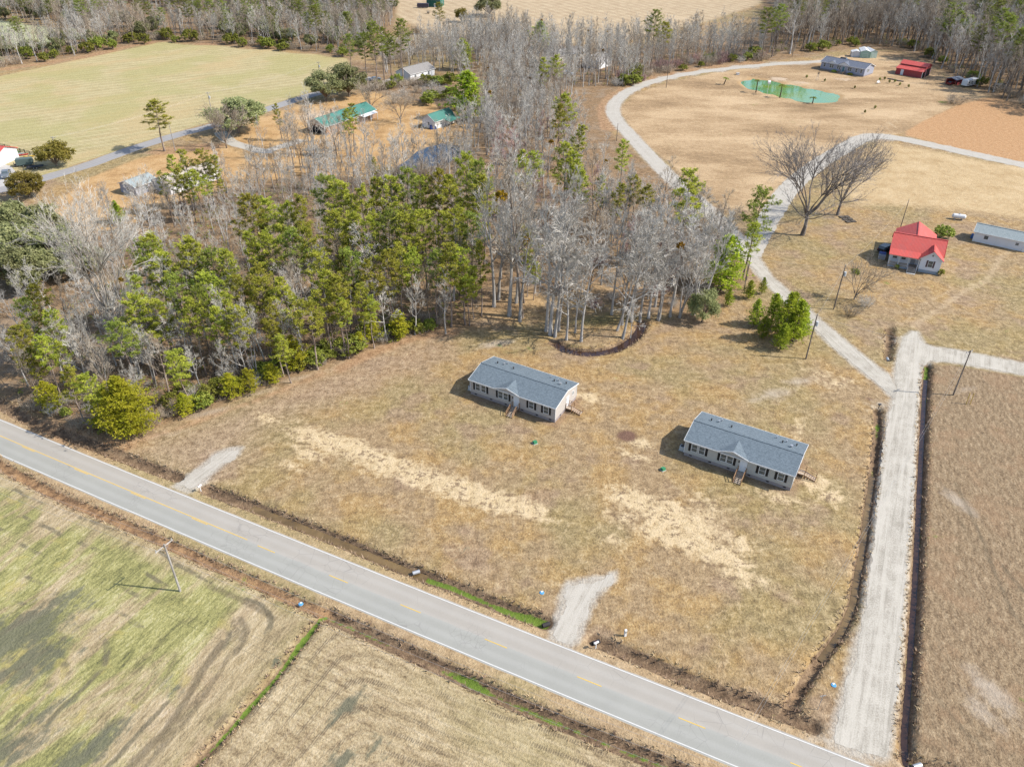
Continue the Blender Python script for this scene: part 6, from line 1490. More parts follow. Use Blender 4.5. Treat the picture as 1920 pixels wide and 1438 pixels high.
# young pines along the lower wood edge
for i, (x, y, ty, k, wd, lab) in enumerate(((250, 815, 705, 'bigyoung', 1.1, 'biggest bright yellow green young pine at the wood corner by the road'), (212, 800, 730, 'young', 1.2, 'bright young pine behind the left shoulder of the biggest one'), (350, 778, 738, 'young', 1.2, 'small round young pine right of the biggest one'), (378, 765, 742, 'young', 1.0, 'lowest dark green young pine next to the small round one'), (436, 745, 700, 'young', 1.2, 'left of three bright young pines in the hedge like row'), (470, 735, 692, 'young', 1.2, 'middle of three bright young pines in the hedge like row'), (512, 718, 682, 'young', 1.3, 'right of three bright young pines in the hedge like row'), (555, 690, 630, 'young', 1.2, 'lone round young pine before dark trunks of the pine wood'), (592, 682, 655, 'bush', 1.2, 'olive bush right of the lone round young pine'), (676, 655, 622, 'young', 1.2, 'small young pine at the lawn edge under the tall front pines'), (660, 662, 632, 'bush', 1.3, 'round bush left of the small young pine at the lawn edge'), (750, 634, 582, 'young', 1.1, 'conical young pine at the dark gap of the wood front'), (700, 640, 590, 'young', 1.0, 'young pine tucked between front pines near the lawn'), (100, 770, 715, 'young', 1.2, 'yellow young pine deep at the left road corner'))):
    base_tree(k, x, y, ty, wd, lab, i % NVAR[k])
# grey trees of the clearing behind the taupe home
CLR = [(926, 575, 300, 'grey'), (935, 562, 330, 'grey'), (955, 592, 290, 'grey'), (975, 603, 360, 'grey'), (978, 596, 270, 'brown'), (968, 568, 330, 'grey'), (1025, 621, 350, 'lichen'), (1032, 628, 330, 'grey'), (1040, 631, 370, 'lichen'), (1047, 620, 420, 'lichen'), (1062, 638, 455, 'lichen'), (1078, 624, 480, 'lichen'), (1090, 640, 430, 'lichen'), (1147, 590, 400, 'lichen'), (1157, 620, 440, 'lichen'), (1166, 609, 400, 'grey'), (1168, 633, 430, 'lichen'), (1184, 604, 400, 'lichen'), (1200, 600, 410, 'lichen'), (1216, 596, 390, 'lichen'), (1236, 600, 420, 'multi'), (1256, 594, 400, 'lichen'), (1276, 596, 420, 'multi'), (1298, 590, 410, 'multi'), (1228, 575, 380, 'lichen'), (1262, 570, 370, 'lichen'), (1205, 560, 350, 'lichen'), (1302, 560, 380, 'grey'), (1322, 565, 390, 'grey'), (1182, 632, 560, 'lichen')]
for i, (x, y, ty, k) in enumerate(CLR):
    base_tree(k, x, y, ty, 1.0, None, tilt=.17 if i in (16, 14) else .02, tdir=1.5)
# tall trunks at the left road corner
base_tree('sycamore', 232, 672, 425, .85, 'massive pale forked trunk leaning left at the west end of the wood'); base_tree('grey', 268, 682, 500, .9, 'thin pale trunk with an orange clump beside the massive forked one', 0); base_tree('grey', 292, 668, 508, .8, 'pale straight trunk right of the massive forked one', 2); base_tree('grey', 448, 700, 520, .8, 'pale trunk with hanging dead branches at the lower wood edge', 3)
# pines of the main wood, each by its tip
PT = [(462, 366, 22), (497, 372, 20), (560, 368, 22), (530, 380, 20), (612, 330, 22), (640, 338, 22), (676, 352, 21), (700, 332, 22), (735, 330, 22), (762, 318, 23), (790, 330, 21), (818, 322, 22), (846, 330, 22), (872, 292, 24), (895, 305, 24), (905, 330, 22),
      (352, 448, 20), (334, 462, 19), (278, 440, 20), (262, 455, 19), (300, 470, 18), (420, 470, 19), (470, 432, 19), (505, 440, 18), (545, 430, 19), (580, 425, 19), (616, 400, 20), (655, 398, 20), (690, 410, 19), (722, 396, 20), (755, 400, 20), (790, 394, 20), (825, 398, 20), (858, 392, 20), (885, 400, 19),
      (598, 470, 18), (640, 480, 17), (600, 510, 18), (628, 520, 17), (660, 470, 18), (690, 486, 17), (720, 470, 18), (745, 455, 18), (770, 470, 17), (812, 470, 17), (840, 460, 18), (868, 466, 17), (900, 452, 17), (886, 500, 12), (878, 520, 11), (670, 530, 14), (640, 560, 13), (692, 560, 11),
      (380, 520, 18), (362, 540, 17), (420, 545, 16), (440, 575, 15), (398, 575, 15), (350, 560, 16), (325, 520, 18), (300, 560, 15), (480, 520, 17), (500, 560, 15), (512, 600, 12), (530, 630, 10), (480, 500, 18), (450, 520, 17), (240, 520, 17),
      (62, 535, 17), (40, 560, 16), (90, 580, 14), (30, 610, 14), (70, 630, 13), (110, 640, 11), (52, 660, 10)]
for i, (x, y, h) in enumerate(PT):
    tip_tree(['pine', 'pine', 'slimpine', 'pine', 'darkpine'][i % 5] if h > 13 else 'pine', x, y, h, .86 + .12 * math.sin(i * 1.7), tilt=.02)
for i, (x, y, h) in enumerate([(985, 430, 17), (1002, 492, 9), (990, 470, 11), (1062, 178, 20), (1050, 195, 19), (1085, 235, 19), (1066, 270, 20), (1076, 285, 18), (985, 282, 18), (1000, 285, 16), (1095, 320, 16), (1170, 262, 16), (1195, 330, 15), (1130, 330, 14), (1160, 345, 15), (1210, 350, 13), (1085, 300, 15), (1020, 108, 18), (1045, 105, 18), (340, 282, 16), (318, 292, 16), (378, 280, 16), (400, 292, 15), (410, 330, 9), (360, 320, 14), (330, 316, 14), (348, 334, 12), (384, 330, 11), (300, 322, 12), (655, 196, 15), (648, 205, 15), (518, 196, 12), (700, 295, 9)]):
    tip_tree('slimpine' if i % 3 else 'pine', x, y, h, .95, tilt=.03)
# evergreens at the far left of the wood
for i, (x, y, h, k, lab) in enumerate(((10, 395, 10, 'oak', 'evergreen at the left frame edge below the concrete apron'), (60, 410, 11, 'oak', 'broad evergreen, second from the left above the road corner'), (30, 440, 11, 'oak', 'olive evergreen below the first two at the left edge'), (95, 450, 10, 'oak', 'evergreen mixed with grey twigs at the west lawn'), (10, 480, 10, 'oak', 'darkest evergreen low at the left edge'), (140, 470, 8, 'oak', 'smaller evergreen at the foot of the west lawn'), (215, 385, 6, 'juniper', 'solitary dark conical evergreen on the west lawn'), (50, 480, 9, 'oak', 'evergreen behind the yellow pine at the left corner'), (28, 390, 2.4, 'bush', 'small clipped bush below the round yellow olive tree'))):
    b = at_top(x, y, h * .8); plant(k, b.x, b.y, h, 1.1, lab, None, 0, i % NVAR[k])
for i, (x, y, h) in enumerate([(30, 500, 12), (10, 530, 12), (65, 490, 12)]): tip_tree('grey', x, y, h, 1.2, tilt=.2)
# small dark saplings and flat topped trees on the far lawn
for i, (x, y) in enumerate([(1512, 147), (1546, 154), (1602, 167), (1649, 152), (1658, 150.5), (1667, 156.5), (1677, 155.5), (1686.5, 161.5), (1703, 165), (1621, 213), (1640, 205)]):
    p = ground_at(x, y); plant('bush', p.x, p.y, 1.4, .55, ['dark sapling alone above the green pond', 'dark sapling between pond and garden windmill', 'dark sapling right of the pond tip', None, None, None, None, None, 'dark sapling rightmost of the group before the red barn', 'lower left of two dark saplings above the lane corner', 'upper right of two dark saplings above the lane corner'][i], 'dark saplings on the far lawn')
PALMB = plain('palm_trunk_bark', (.085, .06, .045), .9)
def palm(bx, by, ty, label, tilt=0):
    b = ground_at(bx, by); h = up_height(b, ty); rng = random.Random(bx); e = thing('palm_tree', label, 'tree', (b.x, b.y, 0), 0, 'flat topped trees round the green pond'); e.rotation_euler = (0, tilt, 0)
    MB().tube([(0, 0, -.1), (.1, 0, h * .5), (0, 0, h * .95)], [.26, .19, .17], 8).build('trunk', PALMB, e)
    V = []; F = []
    for k in range(26):
        a = rng.uniform(0, 6.28); L = rng.uniform(.9, 1.7)
        for j in range(7):
            t = j / 6; c = Vector((math.cos(a) * L * t, math.sin(a) * L * t, h * .95 + .5 * t - .75 * t * t)); tuft(V, F, c, Vector((math.cos(a), math.sin(a), .1)), 4, .4, .05, rng)
    o = bpy.data.objects.new('crown', fast_mesh('palm_crown', V, F, L_PINE2)); COL.objects.link(o); o.parent = e
palm(1417, 174, 150, 'tall flat topped tree at the left end of the green pond'); palm(1462, 183.5, 159, 'tall flat topped tree in the middle of the pond edge'); palm(1523, 194.5, 183, 'short flat topped tree at the lower pond edge'); palm(1357, 159, 146, 'small leaning tree on the lawn left of the pond', .25)

# ------------------------------------------------------------------ the grey wood: bare trees spread through its ground
def spread_in(poly, gap, seed, n=999, avoid=(), px=True):
    P_ = G2(poly) if px else poly; rng = random.Random(seed); xs_ = [p[0] for p in P_]; ys_ = [p[1] for p in P_]; out = []
    A = np.array(P_)
    for _ in range(n * 40):
        x, y = rng.uniform(min(xs_), max(xs_)), rng.uniform(min(ys_), max(ys_))
        if not in_poly(np.array([x]), np.array([y]), P_)[0]: continue
        if any((x - a) ** 2 + (y - b) ** 2 < gap * gap for a, b in out): continue
        if any((x - a) ** 2 + (y - b) ** 2 < r * r for a, b, r in avoid): continue
        out.append((x, y))
        if len(out) >= n: break
    return out
KEEP = []
for q, r in (((360, 345), 11), ((1134, 126), 8), ((1071, 112), 8), ((792, 147), 9), ((835, 236), 8), ((660, 238), 14), ((275, 360), 6), ((1066, 142), 4), ((704, 151), 4)):
    p = ground_at(*q); KEEP.append((p.x, p.y, r))
for q in resample(G2([(1290, 362), (1250, 326), (1215, 290), (1180, 252), (1158, 228), (1149, 208), (1156, 190), (1178, 172)]), 6):
    KEEP.append((q.x - 7, q.y - 5, 14))
_w = random.Random(5)
def wood(poly, gap, n, seed, kinds, hr, tilt=.04):
    for x, y in spread_in(poly, gap, seed, n, KEEP):
        k = _w.choice(kinds); plant(k, x, y, _w.uniform(*hr), _w.uniform(.85, 1.2), None, None, abs(_w.gauss(0, tilt)))
wood([(925, 545), (1010, 555), (1090, 540), (1190, 580), (1290, 575), (1340, 560), (1385, 520), (1370, 470), (1300, 410), (1230, 370), (1140, 400), (1040, 440), (950, 470)], 3.6, 50, 21, ['grey', 'brown', 'lichen', 'red', 'lichen', 'brown'], (9, 18))
wood([(930, 480), (1040, 440), (1140, 400), (1235, 370), (1200, 320), (1140, 270), (1100, 240), (1000, 260), (920, 300), (920, 380)], 4.6, 50, 22, ['grey', 'grey', 'grey', 'brown', 'multi', 'red'], (11, 21))
wood([(900, 290), (1000, 262), (1100, 240), (1130, 220), (1130, 190), (1180, 160), (1230, 140), (1200, 112), (1060, 100), (960, 110), (890, 170), (905, 210)], 6.5, 48, 23, ['grey', 'brown', 'grey', 'multi'], (14, 20))
wood([(760, 95), (880, 120), (960, 110), (1060, 98), (1000, 78), (900, 66), (840, 75), (800, 85)], 9, 12, 24, ['grey', 'brown', 'grey'], (13, 19))
wood([(260, 420), (330, 385), (430, 355), (560, 335), (690, 340), (860, 322), (900, 262), (930, 290), (900, 350), (700, 370), (560, 390), (440, 400), (380, 470), (330, 520), (260, 500)], 5.2, 26, 25, ['grey', 'grey', 'brown', 'multi'], (11, 16))
wood([(480, 310), (560, 255), (600, 270), (690, 300), (640, 335), (540, 332)], 6, 10, 26, ['grey', 'multi', 'brown'], (9, 14))
wood([(1215, 130), (1330, 118), (1430, 108), (1420, 85), (1300, 90), (1220, 105)], 6.0, 14, 27, ['brown', 'grey', 'brown'], (9, 15))
wood([(80, 700), (230, 780), (330, 770), (430, 735), (540, 700), (620, 670), (590, 600), (440, 620), (300, 640), (160, 620), (60, 600)], 4.8, 20, 28, ['grey', 'brown', 'lichen', 'multi'], (8, 15), .08)
wood([(620, 640), (760, 610), (880, 590), (900, 540), (760, 520), (640, 560)], 5, 10, 29, ['brown', 'grey'], (9, 14))
wood([(20, 740), (120, 795), (240, 800), (330, 770), (300, 700), (160, 660), (40, 640)], 4.0, 14, 41, ['grey', 'brown', 'lichen', 'multi'], (10, 15), .08)
wood([(560, 262), (640, 270), (720, 318), (640, 335), (540, 320), (500, 300)], 5.5, 10, 42, ['grey', 'multi', 'grey'], (9, 14))
wood([(735, 322), (790, 318), (850, 312), (880, 300), (890, 262), (875, 250), (868, 268), (846, 312), (790, 322)], 4, 10, 43, ['grey', 'multi', 'brown'], (8, 13))
wood([(860, 150), (890, 240), (880, 262), (905, 300), (930, 260), (900, 180)], 5, 10, 44, ['grey', 'brown'], (12, 18))
for i, (x, y, h) in enumerate([(160, 700, 12), (120, 690, 11), (330, 660, 12), (215, 600, 15), (250, 560, 16), (530, 520, 17), (575, 560, 15), (390, 470, 18)]):
    tip_tree(['pine', 'slimpine', 'pine', 'darkpine'][i % 4], x, y, h, 1.05, tilt=.03)
for i, (x, y, h) in enumerate([(180, 520, 17), (205, 560, 15), (262, 520, 16), (150, 640, 13), (120, 560, 14), (300, 590, 14), (330, 600, 13), (375, 600, 13), (400, 640, 11), (440, 620, 12), (470, 560, 15), (495, 520, 16), (520, 570, 14), (545, 540, 14), (560, 600, 11), (610, 570, 12), (300, 500, 17), (350, 500, 17), (430, 510, 16), (540, 470, 17), (590, 455, 18), (680, 440, 18), (735, 500, 15), (800, 500, 15), (830, 520, 14), (715, 540, 13), (770, 530, 13), (640, 430, 18), (845, 430, 18)]):
    tip_tree(['grey', 'lichen', 'grey', 'brown'][i % 4], x, y - 12, h, 1.0, tilt=.05)
wood([(735, 322), (800, 320), (862, 312), (880, 326), (800, 338), (740, 336)], 3, 8, 45, ['grey', 'multi', 'lichen'], (9, 13))
# shrubs and thickets of the wood edge and floor
def thicket(poly, gap, n, seed, kinds, hr):
    for x, y in spread_in(poly, gap, seed, n, KEEP):
        k = _w.choice(kinds); plant(k, x, y, _w.uniform(*hr), _w.uniform(.9, 1.4))
thicket([(30, 760), (130, 800), (235, 812), (300, 792), (390, 762), (470, 732), (550, 704), (610, 682), (690, 656), (770, 628), (850, 612), (830, 590), (700, 620), (560, 670), (420, 710), (300, 745), (150, 740)], 2.2, 80, 31, ['brush', 'bush', 'brush', 'greybrush', 'bush'], (1.6, 3.2))
thicket([(1130, 205), (1165, 168), (1240, 140), (1330, 124), (1440, 112), (1430, 104), (1320, 112), (1220, 128), (1140, 160), (1100, 200)], 3.0, 50, 32, ['brush', 'greybrush', 'bush', 'redbrush'], (2.5, 5))
thicket([(690, 172), (770, 166), (840, 160), (860, 150), (800, 156), (720, 160)], 3, 24, 36, ['brush', 'bush', 'brush'], (2.5, 4.5))
thicket([(690, 120), (760, 60), (830, 70), (790, 100), (740, 125)], 6, 24, 37, ['brush', 'brush', 'greybrush'], (3, 5))
thicket([(720, 195), (860, 208), (885, 190), (850, 170), (740, 172)], 3, 20, 33, ['brush', 'bush', 'greybrush'], (2.5, 5))
thicket([(1000, 590), (1290, 580), (1340, 560), (1330, 480), (1200, 470), (1020, 520)], 5, 24, 34, ['redbrush', 'brush', 'greybrush'], (1.5, 3))
thicket([(700, 330), (760, 322), (860, 300), (880, 312), (780, 340), (700, 342)], 3, 12, 35, ['greybrush', 'brush'], (2, 4))

# mistletoe balls hanging in some of the bare crowns, as parts of their trees
_mt = random.Random(9); cnt = 0
for e, k, h, lab in TREES:
    if k in ('grey', 'multi') and h > 12 and _mt.random() < .22 and cnt < 34:
        cnt += 1; o = bpy.data.objects.new('mistletoe', KIND[('mistletoe', 0)][0]); COL.objects.link(o); o.parent = e
        o.location = (_mt.uniform(-1.6, 1.6), _mt.uniform(-1.6, 1.6), NATIVE[k] * _mt.uniform(.62, .9)); s_ = _mt.uniform(.6, 1.1); o.scale = (s_, s_, s_)
o = bpy.data.objects.new('green_tuft', KIND[('bush', 1)][1]); COL.objects.link(o); o.parent = lt; o.location = (1.6, .8, 5.2); o.scale = (.8, .8, .6)

# front rows of the far woods, tree by tree
def row(poly, n, seed, kinds, hr, depth=6):
    rng = random.Random(seed); L = resample(G2(poly), 1.0)
    for i in range(n):
        q = L[min(len(L) - 1, int((i + rng.uniform(.15, .85)) / n * len(L)))]
        k = rng.choice(kinds); plant(k, q.x + rng.uniform(-2, 2), q.y + rng.uniform(0, depth), rng.uniform(*hr), rng.uniform(.9, 1.2), None, None, abs(rng.gauss(0, .04)))
row([(1480, 104), (1560, 92), (1640, 86), (1710, 92), (1765, 124), (1815, 155), (1920, 202)], 30, 51, ['brown', 'brown', 'grey'], (18, 26), 10)
row([(0, 128), (150, 103), (300, 76), (420, 84), (560, 95), (650, 106)], 26, 52, ['brown', 'grey', 'brown', 'multi'], (11, 16), 8)
thicket([(0, 130), (150, 106), (300, 78), (420, 86), (560, 98), (650, 108), (650, 102), (560, 90), (420, 78), (300, 68), (150, 96), (0, 118)], 5, 34, 53, ['bush', 'brush', 'bush'], (3, 6))
thicket([(1440, 108), (1560, 92), (1640, 86), (1710, 92), (1765, 124), (1815, 155), (1925, 205), (1930, 196), (1820, 148), (1720, 84), (1640, 80), (1560, 85), (1440, 98)], 5, 34, 54, ['brush', 'brush', 'bush'], (2.5, 5))

# ------------------------------------------------------------------ masses nobody could count: far woods, filling, undergrowth, bank grass
def combined(name, meshes):
    V = []; F = []; mi = []; me = bpy.data.meshes.new(name)
    for j, m in enumerate(meshes):
        n = len(V); V += [tuple(v.co) for v in m.vertices]
        for p_ in m.polygons: F.append(tuple(n + i for i in p_.vertices)); mi.append(j)
        me.materials.append(m.materials[0])
    me.from_pydata(V, [], F); me.polygons.foreach_set('material_index', mi); me.update(); return me
FARCOL = bpy.data.collections.new('wood_tree_kinds'); WOODCOL = bpy.data.collections.new('filler_tree_kinds'); RIGHTCOL = bpy.data.collections.new('right_wood_tree_kinds')
for col_, ks in ((FARCOL, [('brown', 0), ('brown', 1), ('grey', 0), ('brown', 2), ('grey', 1), ('brown', 3), ('multi', 0), ('darkpine', 0), ('brown', 1), ('oak', 0)]), (RIGHTCOL, [('brown', 0), ('brown', 1), ('grey', 0), ('brown', 2), ('brown', 3), ('grey', 1), ('brown', 1), ('brown', 0), ('multi', 0), ('brown', 2), ('brown', 3), ('grey', 3), ('darkpine', 1)]), (WOODCOL, [('grey', 2), ('brown', 1), ('grey', 4), ('multi', 1)])):
    for k in ks:
        o = bpy.data.objects.new('wood_tree', combined('wood_tree', KIND[k])); o.scale = (1, 1, 1); col_.objects.link(o)
def scatter_mass(name, pts, col_, smin, smax, label):
    me = bpy.data.meshes.new(name); me.from_pydata([(x, y, 0) for x, y in pts], [], []); o = bpy.data.objects.new(name, me); COL.objects.link(o)
    structure(o, 'stuff', label)
    ng = bpy.data.node_groups.new(name + '_spread', 'GeometryNodeTree')
    ng.interface.new_socket('Geometry', in_out='INPUT', socket_type='NodeSocketGeometry'); ng.interface.new_socket('Geometry', in_out='OUTPUT', socket_type='NodeSocketGeometry')
    N = ng.nodes; Lk = ng.links
    gi = N.new('NodeGroupInput'); go = N.new('NodeGroupOutput'); ip = N.new('GeometryNodeInstanceOnPoints'); ci = N.new('GeometryNodeCollectionInfo')
    ci.inputs['Collection'].default_value = col_; ci.inputs['Separate Children'].default_value = True; ci.inputs['Reset Children'].default_value = True
    ip.inputs['Pick Instance'].default_value = True
    rv = N.new('FunctionNodeRandomValue'); rv.data_type = 'FLOAT_VECTOR'; rv.inputs[0].default_value = (-.05, -.05, 0); rv.inputs[1].default_value = (.05, .05, 6.28)
    rs = N.new('FunctionNodeRandomValue'); rs.data_type = 'FLOAT'; rs.inputs[2].default_value = smin; rs.inputs[3].default_value = smax; rs.inputs['Seed'].default_value = 3
    ri = N.new('FunctionNodeRandomValue'); ri.data_type = 'INT'; ri.inputs[4].default_value = 0; ri.inputs[5].default_value = len(col_.objects) - 1; ri.inputs['Seed'].default_value = 8
    Lk.new(gi.outputs[0], ip.inputs['Points']); Lk.new(ci.outputs[0], ip.inputs['Instance']); Lk.new(ri.outputs[2], ip.inputs['Instance Index'])
    Lk.new(rv.outputs[0], ip.inputs['Rotation']); Lk.new(rs.outputs[1], ip.inputs['Scale']); Lk.new(ip.outputs[0], go.inputs[0])
    md = o.modifiers.new('spread', 'NODES'); md.node_group = ng
    return o
def fill_pts(poly, gap, seed, keep=(), holes=()):
    P_ = G2(poly); A = np.array(P_); rng = np.random.RandomState(seed); lo_, hi_ = A.min(0), A.max(0)
    X, Y = np.meshgrid(np.arange(lo_[0], hi_[0], gap), np.arange(lo_[1], hi_[1], gap)); X = X.ravel() + rng.uniform(-.48, .48, X.size) * gap; Y = Y.ravel() + rng.uniform(-.48, .48, Y.size) * gap
    ok = in_poly(X, Y, P_)
    for h_ in holes: ok &= ~in_poly(X, Y, G2(h_))
    for a, b, r in keep: ok &= (X - a) ** 2 + (Y - b) ** 2 > r * r
    return list(zip(X[ok], Y[ok]))
RIGHT_WOOD = [(1440, 100), (1545, 88), (1610, 80), (1705, 86), (1765, 116), (1815, 148), (1925, 194), (2120, 240), (2350, 60), (2250, -95), (1500, -95), (1455, 40)]
scatter_mass('far_wood', fill_pts(RIGHT_WOOD, 4.9, 1), RIGHTCOL, .95, 1.35, 'leafless wood closing off the far right of the land')
LEFT_WOOD = [(-120, 140), (0, 122), (150, 97), (300, 69), (420, 78), (560, 88), (650, 100), (690, 96), (722, 70), (735, 40), (745, 0), (750, -80), (-300, -95), (-300, 150)]
scatter_mass('far_wood', fill_pts(LEFT_WOOD, 4.9, 2, (), ([(-200, 96), (0, 92), (62, 90), (132, 78), (136, 62), (90, 50), (0, 36), (-200, 16)], [(180, 24), (250, 12), (420, 38), (370, 54), (260, 50)])), FARCOL, .62, .95, 'leafless wood beyond the yellow green field')
MID = [(905, 300), (1000, 270), (1100, 250), (1128, 215), (1126, 190), (1165, 160), (1240, 134), (1330, 118), (1430, 104), (1430, 88), (1300, 84), (1200, 88), (1130, 92), (1010, 84), (930, 74), (880, 92), (900, 140), (930, 180), (910, 230)]
scatter_mass('wood_filling', fill_pts(MID, 4.9, 3, KEEP), WOODCOL, .55, .95, 'leafless trees filling the middle of the grey wood')
scatter_mass('wood_filling', fill_pts([(690, 150), (745, 118), (800, 98), (850, 72), (930, 60), (1000, 76), (960, 108), (890, 128), (860, 150), (830, 135), (770, 128)], 5.0, 9, KEEP), WOODCOL, .55, .95, 'leafless trees round the white house at the far end of the wood')
scatter_mass('wood_filling', fill_pts([(60, 470), (170, 455), (250, 430), (330, 392), (430, 360), (560, 340), (700, 345), (740, 330), (690, 312), (600, 300), (520, 320), (440, 346), (340, 372), (300, 386), (240, 412), (170, 440)], 5.2, 10, KEEP), WOODCOL, .45, .8, 'leafless trees along the back of the pine wood')
scatter_mass('wood_filling', fill_pts([(935, 470), (1040, 435), (1150, 390), (1240, 360), (1330, 430), (1370, 480), (1300, 500), (1150, 480), (1020, 520), (950, 510)], 5.4, 4, KEEP), WOODCOL, .5, .8, 'thin leafless trees filling the wood behind the clearing')
scatter_mass('wood_filling', fill_pts([(130, 560), (250, 440), (330, 390), (440, 358), (560, 342), (700, 342), (880, 330), (920, 440), (800, 520), (600, 560), (430, 600), (280, 640), (160, 640)], 5.4, 6, KEEP), WOODCOL, .4, .75, 'thin leafless trees standing among the pines')

def undergrowth(name, polys, gap, seed, m, h, label, leafy=False, spikes=13):
    rng = random.Random(seed); V = []; F = []
    for poly in polys:
        for x, y in fill_pts(poly, gap, seed, KEEP):
            if rng.random() < .45: continue
            r = rng.uniform(.5, 1.3); hh = h * rng.uniform(.4, 1.2); z0 = -.05
            for k in range(spikes):
                a = rng.uniform(0, 6.28); q = r * rng.random() ** .5
                p_ = Vector((x + math.cos(a) * q * .6, y + math.sin(a) * q * .6, z0)); e_ = Vector((x + math.cos(a) * q * 1.2, y + math.sin(a) * q * 1.2, hh * rng.uniform(.5, 1)))
                if leafy: tuft(V, F, p_.lerp(e_, rng.uniform(.4, 1)), Vector((math.cos(a) * .4, math.sin(a) * .4, .7)), 5, .34, .09, rng)
                else:
                    spike(V, F, p_, e_, .03)
                    for j in range(3): b = p_.lerp(e_, rng.uniform(.3, .9)); d = (e_ - p_).normalized(); spike(V, F, b, b + (d + perp(d, rng)).normalized() * hh * .4, .02)
    o = bpy.data.objects.new(name, fast_mesh(name, V, F, m)); COL.objects.link(o); structure(o, 'stuff', label)
FLOOR = [(20, 745), (130, 812), (235, 815), (390, 764), (550, 703), (690, 655), (850, 610), (905, 590), (905, 480), (860, 350), (700, 350), (560, 345), (430, 365), (300, 430), (160, 560), (40, 640)]
FLOOR2 = [(920, 470), (1100, 400), (1240, 345), (1330, 430), (1385, 500), (1330, 575), (1240, 560), (1140, 500), (1010, 530), (930, 540)]
FLOOR3 = [(905, 300), (1000, 270), (1128, 225), (1165, 165), (1320, 122), (1430, 110), (1430, 95), (1180, 100), (1000, 84), (890, 100), (905, 180)]
undergrowth('undergrowth_twigs', [FLOOR, FLOOR2], 1.75, 61, B_TWBR, 1.5, 'brown leafless scrub on the floor of the wood'); undergrowth('undergrowth_twigs', [FLOOR3], 3.4, 62, B_TWBR, 2.2, 'grey brown scrub under the upper wood')
LEFTEDGE = [(0, 122), (150, 97), (300, 69), (420, 78), (560, 88), (650, 100), (700, 90), (690, 70), (600, 66), (420, 60), (300, 54), (150, 80), (0, 108)]
undergrowth('undergrowth_leaves', [LEFTEDGE], 6.0, 65, L_OAK, 5.5, 'tall evergreen scrub in the edge of the left far wood', True, 34)
undergrowth('undergrowth_leaves', [[(1440, 104), (1545, 92), (1610, 84), (1705, 90), (1765, 120), (1815, 152), (1925, 198), (1940, 180), (1760, 100), (1700, 70), (1450, 80)]], 6.5, 66, L_SHRB, 3.5, 'evergreen scrub in the edge of the right far wood', True, 26)
undergrowth('undergrowth_leaves', [FLOOR], 3.0, 63, L_SHRB, 1.3, 'low evergreen scrub under the pines', True, 9); undergrowth('undergrowth_leaves', [FLOOR3], 6.5, 64, L_SHRB, 2.0, 'scattered evergreen scrub under the upper wood', True, 9)
M_BANK = leaf_mat('bank_grass', (.24, .165, .115), (.40, .30, .20), .015, .3); M_BANK2 = leaf_mat('verge_grass', (.34, .25, .14), (.52, .41, .25), .02, .3)
def bank_grass():
    for nm, m, lo_, hi_, hgt, per, lab in (('bank_grass', M_BANK, .55, 1.05, .55, 7, 'dark dry grass on the ditch banks'), ('verge_grass', M_BANK2, 1.0, 1.35, .24, 4, 'straw coloured grass along the ditch rims')):
        rng = random.Random(71); V = []; F = []
        for n, L, hw, dp, bw, al, ru in ditch_lines:
            for a, b in zip(L, L[1:]):
                a, b = Vector(a), Vector(b); d = b - a; nr = Vector((-d.y, d.x)).normalized()
                for k in range(int(d.length * per)):
                    sd_ = rng.choice((-1, 1)); off = hw * rng.uniform(lo_, hi_) * sd_
                    if rng.random() < .35: continue
                    p_ = a + d * rng.random() + nr * off; z = -dp * min(1, max(0, (1 - abs(off) / hw)) * 1.45) ** .8 if abs(off) < hw else 0
                    for j in range(4):
                        an = rng.uniform(0, 6.28); i = len(V); w = rng.uniform(.05, .11); h_ = hgt * rng.uniform(.4, 1.1); c_, s_ = math.cos(an), math.sin(an); tx, ty = rng.gauss(0, .22), rng.gauss(0, .22)
                        V += [(p_.x - c_ * w, p_.y - s_ * w, z - .03), (p_.x + c_ * w, p_.y + s_ * w, z - .03), (p_.x + tx, p_.y + ty, z + h_)]; F.append((i, i + 1, i + 2))
        o = bpy.data.objects.new(nm, fast_mesh(nm, V, F, m)); COL.objects.link(o); structure(o, 'stuff', lab)
bank_grass()

# past about 300 bare trees the smallest in view join the mass of the wood
def shows(t_):
    p_ = t_[0].location; return t_[2] / math.sqrt(p_.x ** 2 + p_.y ** 2 + HGT ** 2)
bare = sorted((t_ for t_ in TREES if t_[0].name.startswith('bare_tree')), key=lambda t_: (0 if t_[3] else 1, -shows(t_)))
rest = bare[298:]; rest_pts = [(t_[0].location.x, t_[0].location.y) for t_ in rest]; gone = {id(t_) for t_ in rest}
TREES = [t_ for t_ in TREES if id(t_) not in gone]
for t_ in rest:
    for ch in list(t_[0].children): bpy.data.objects.remove(ch)
    bpy.data.objects.remove(t_[0])
scatter_mass('wood_filling', rest_pts, WOODCOL, .7, 1.05, 'smaller leafless trees scattered through the woods')

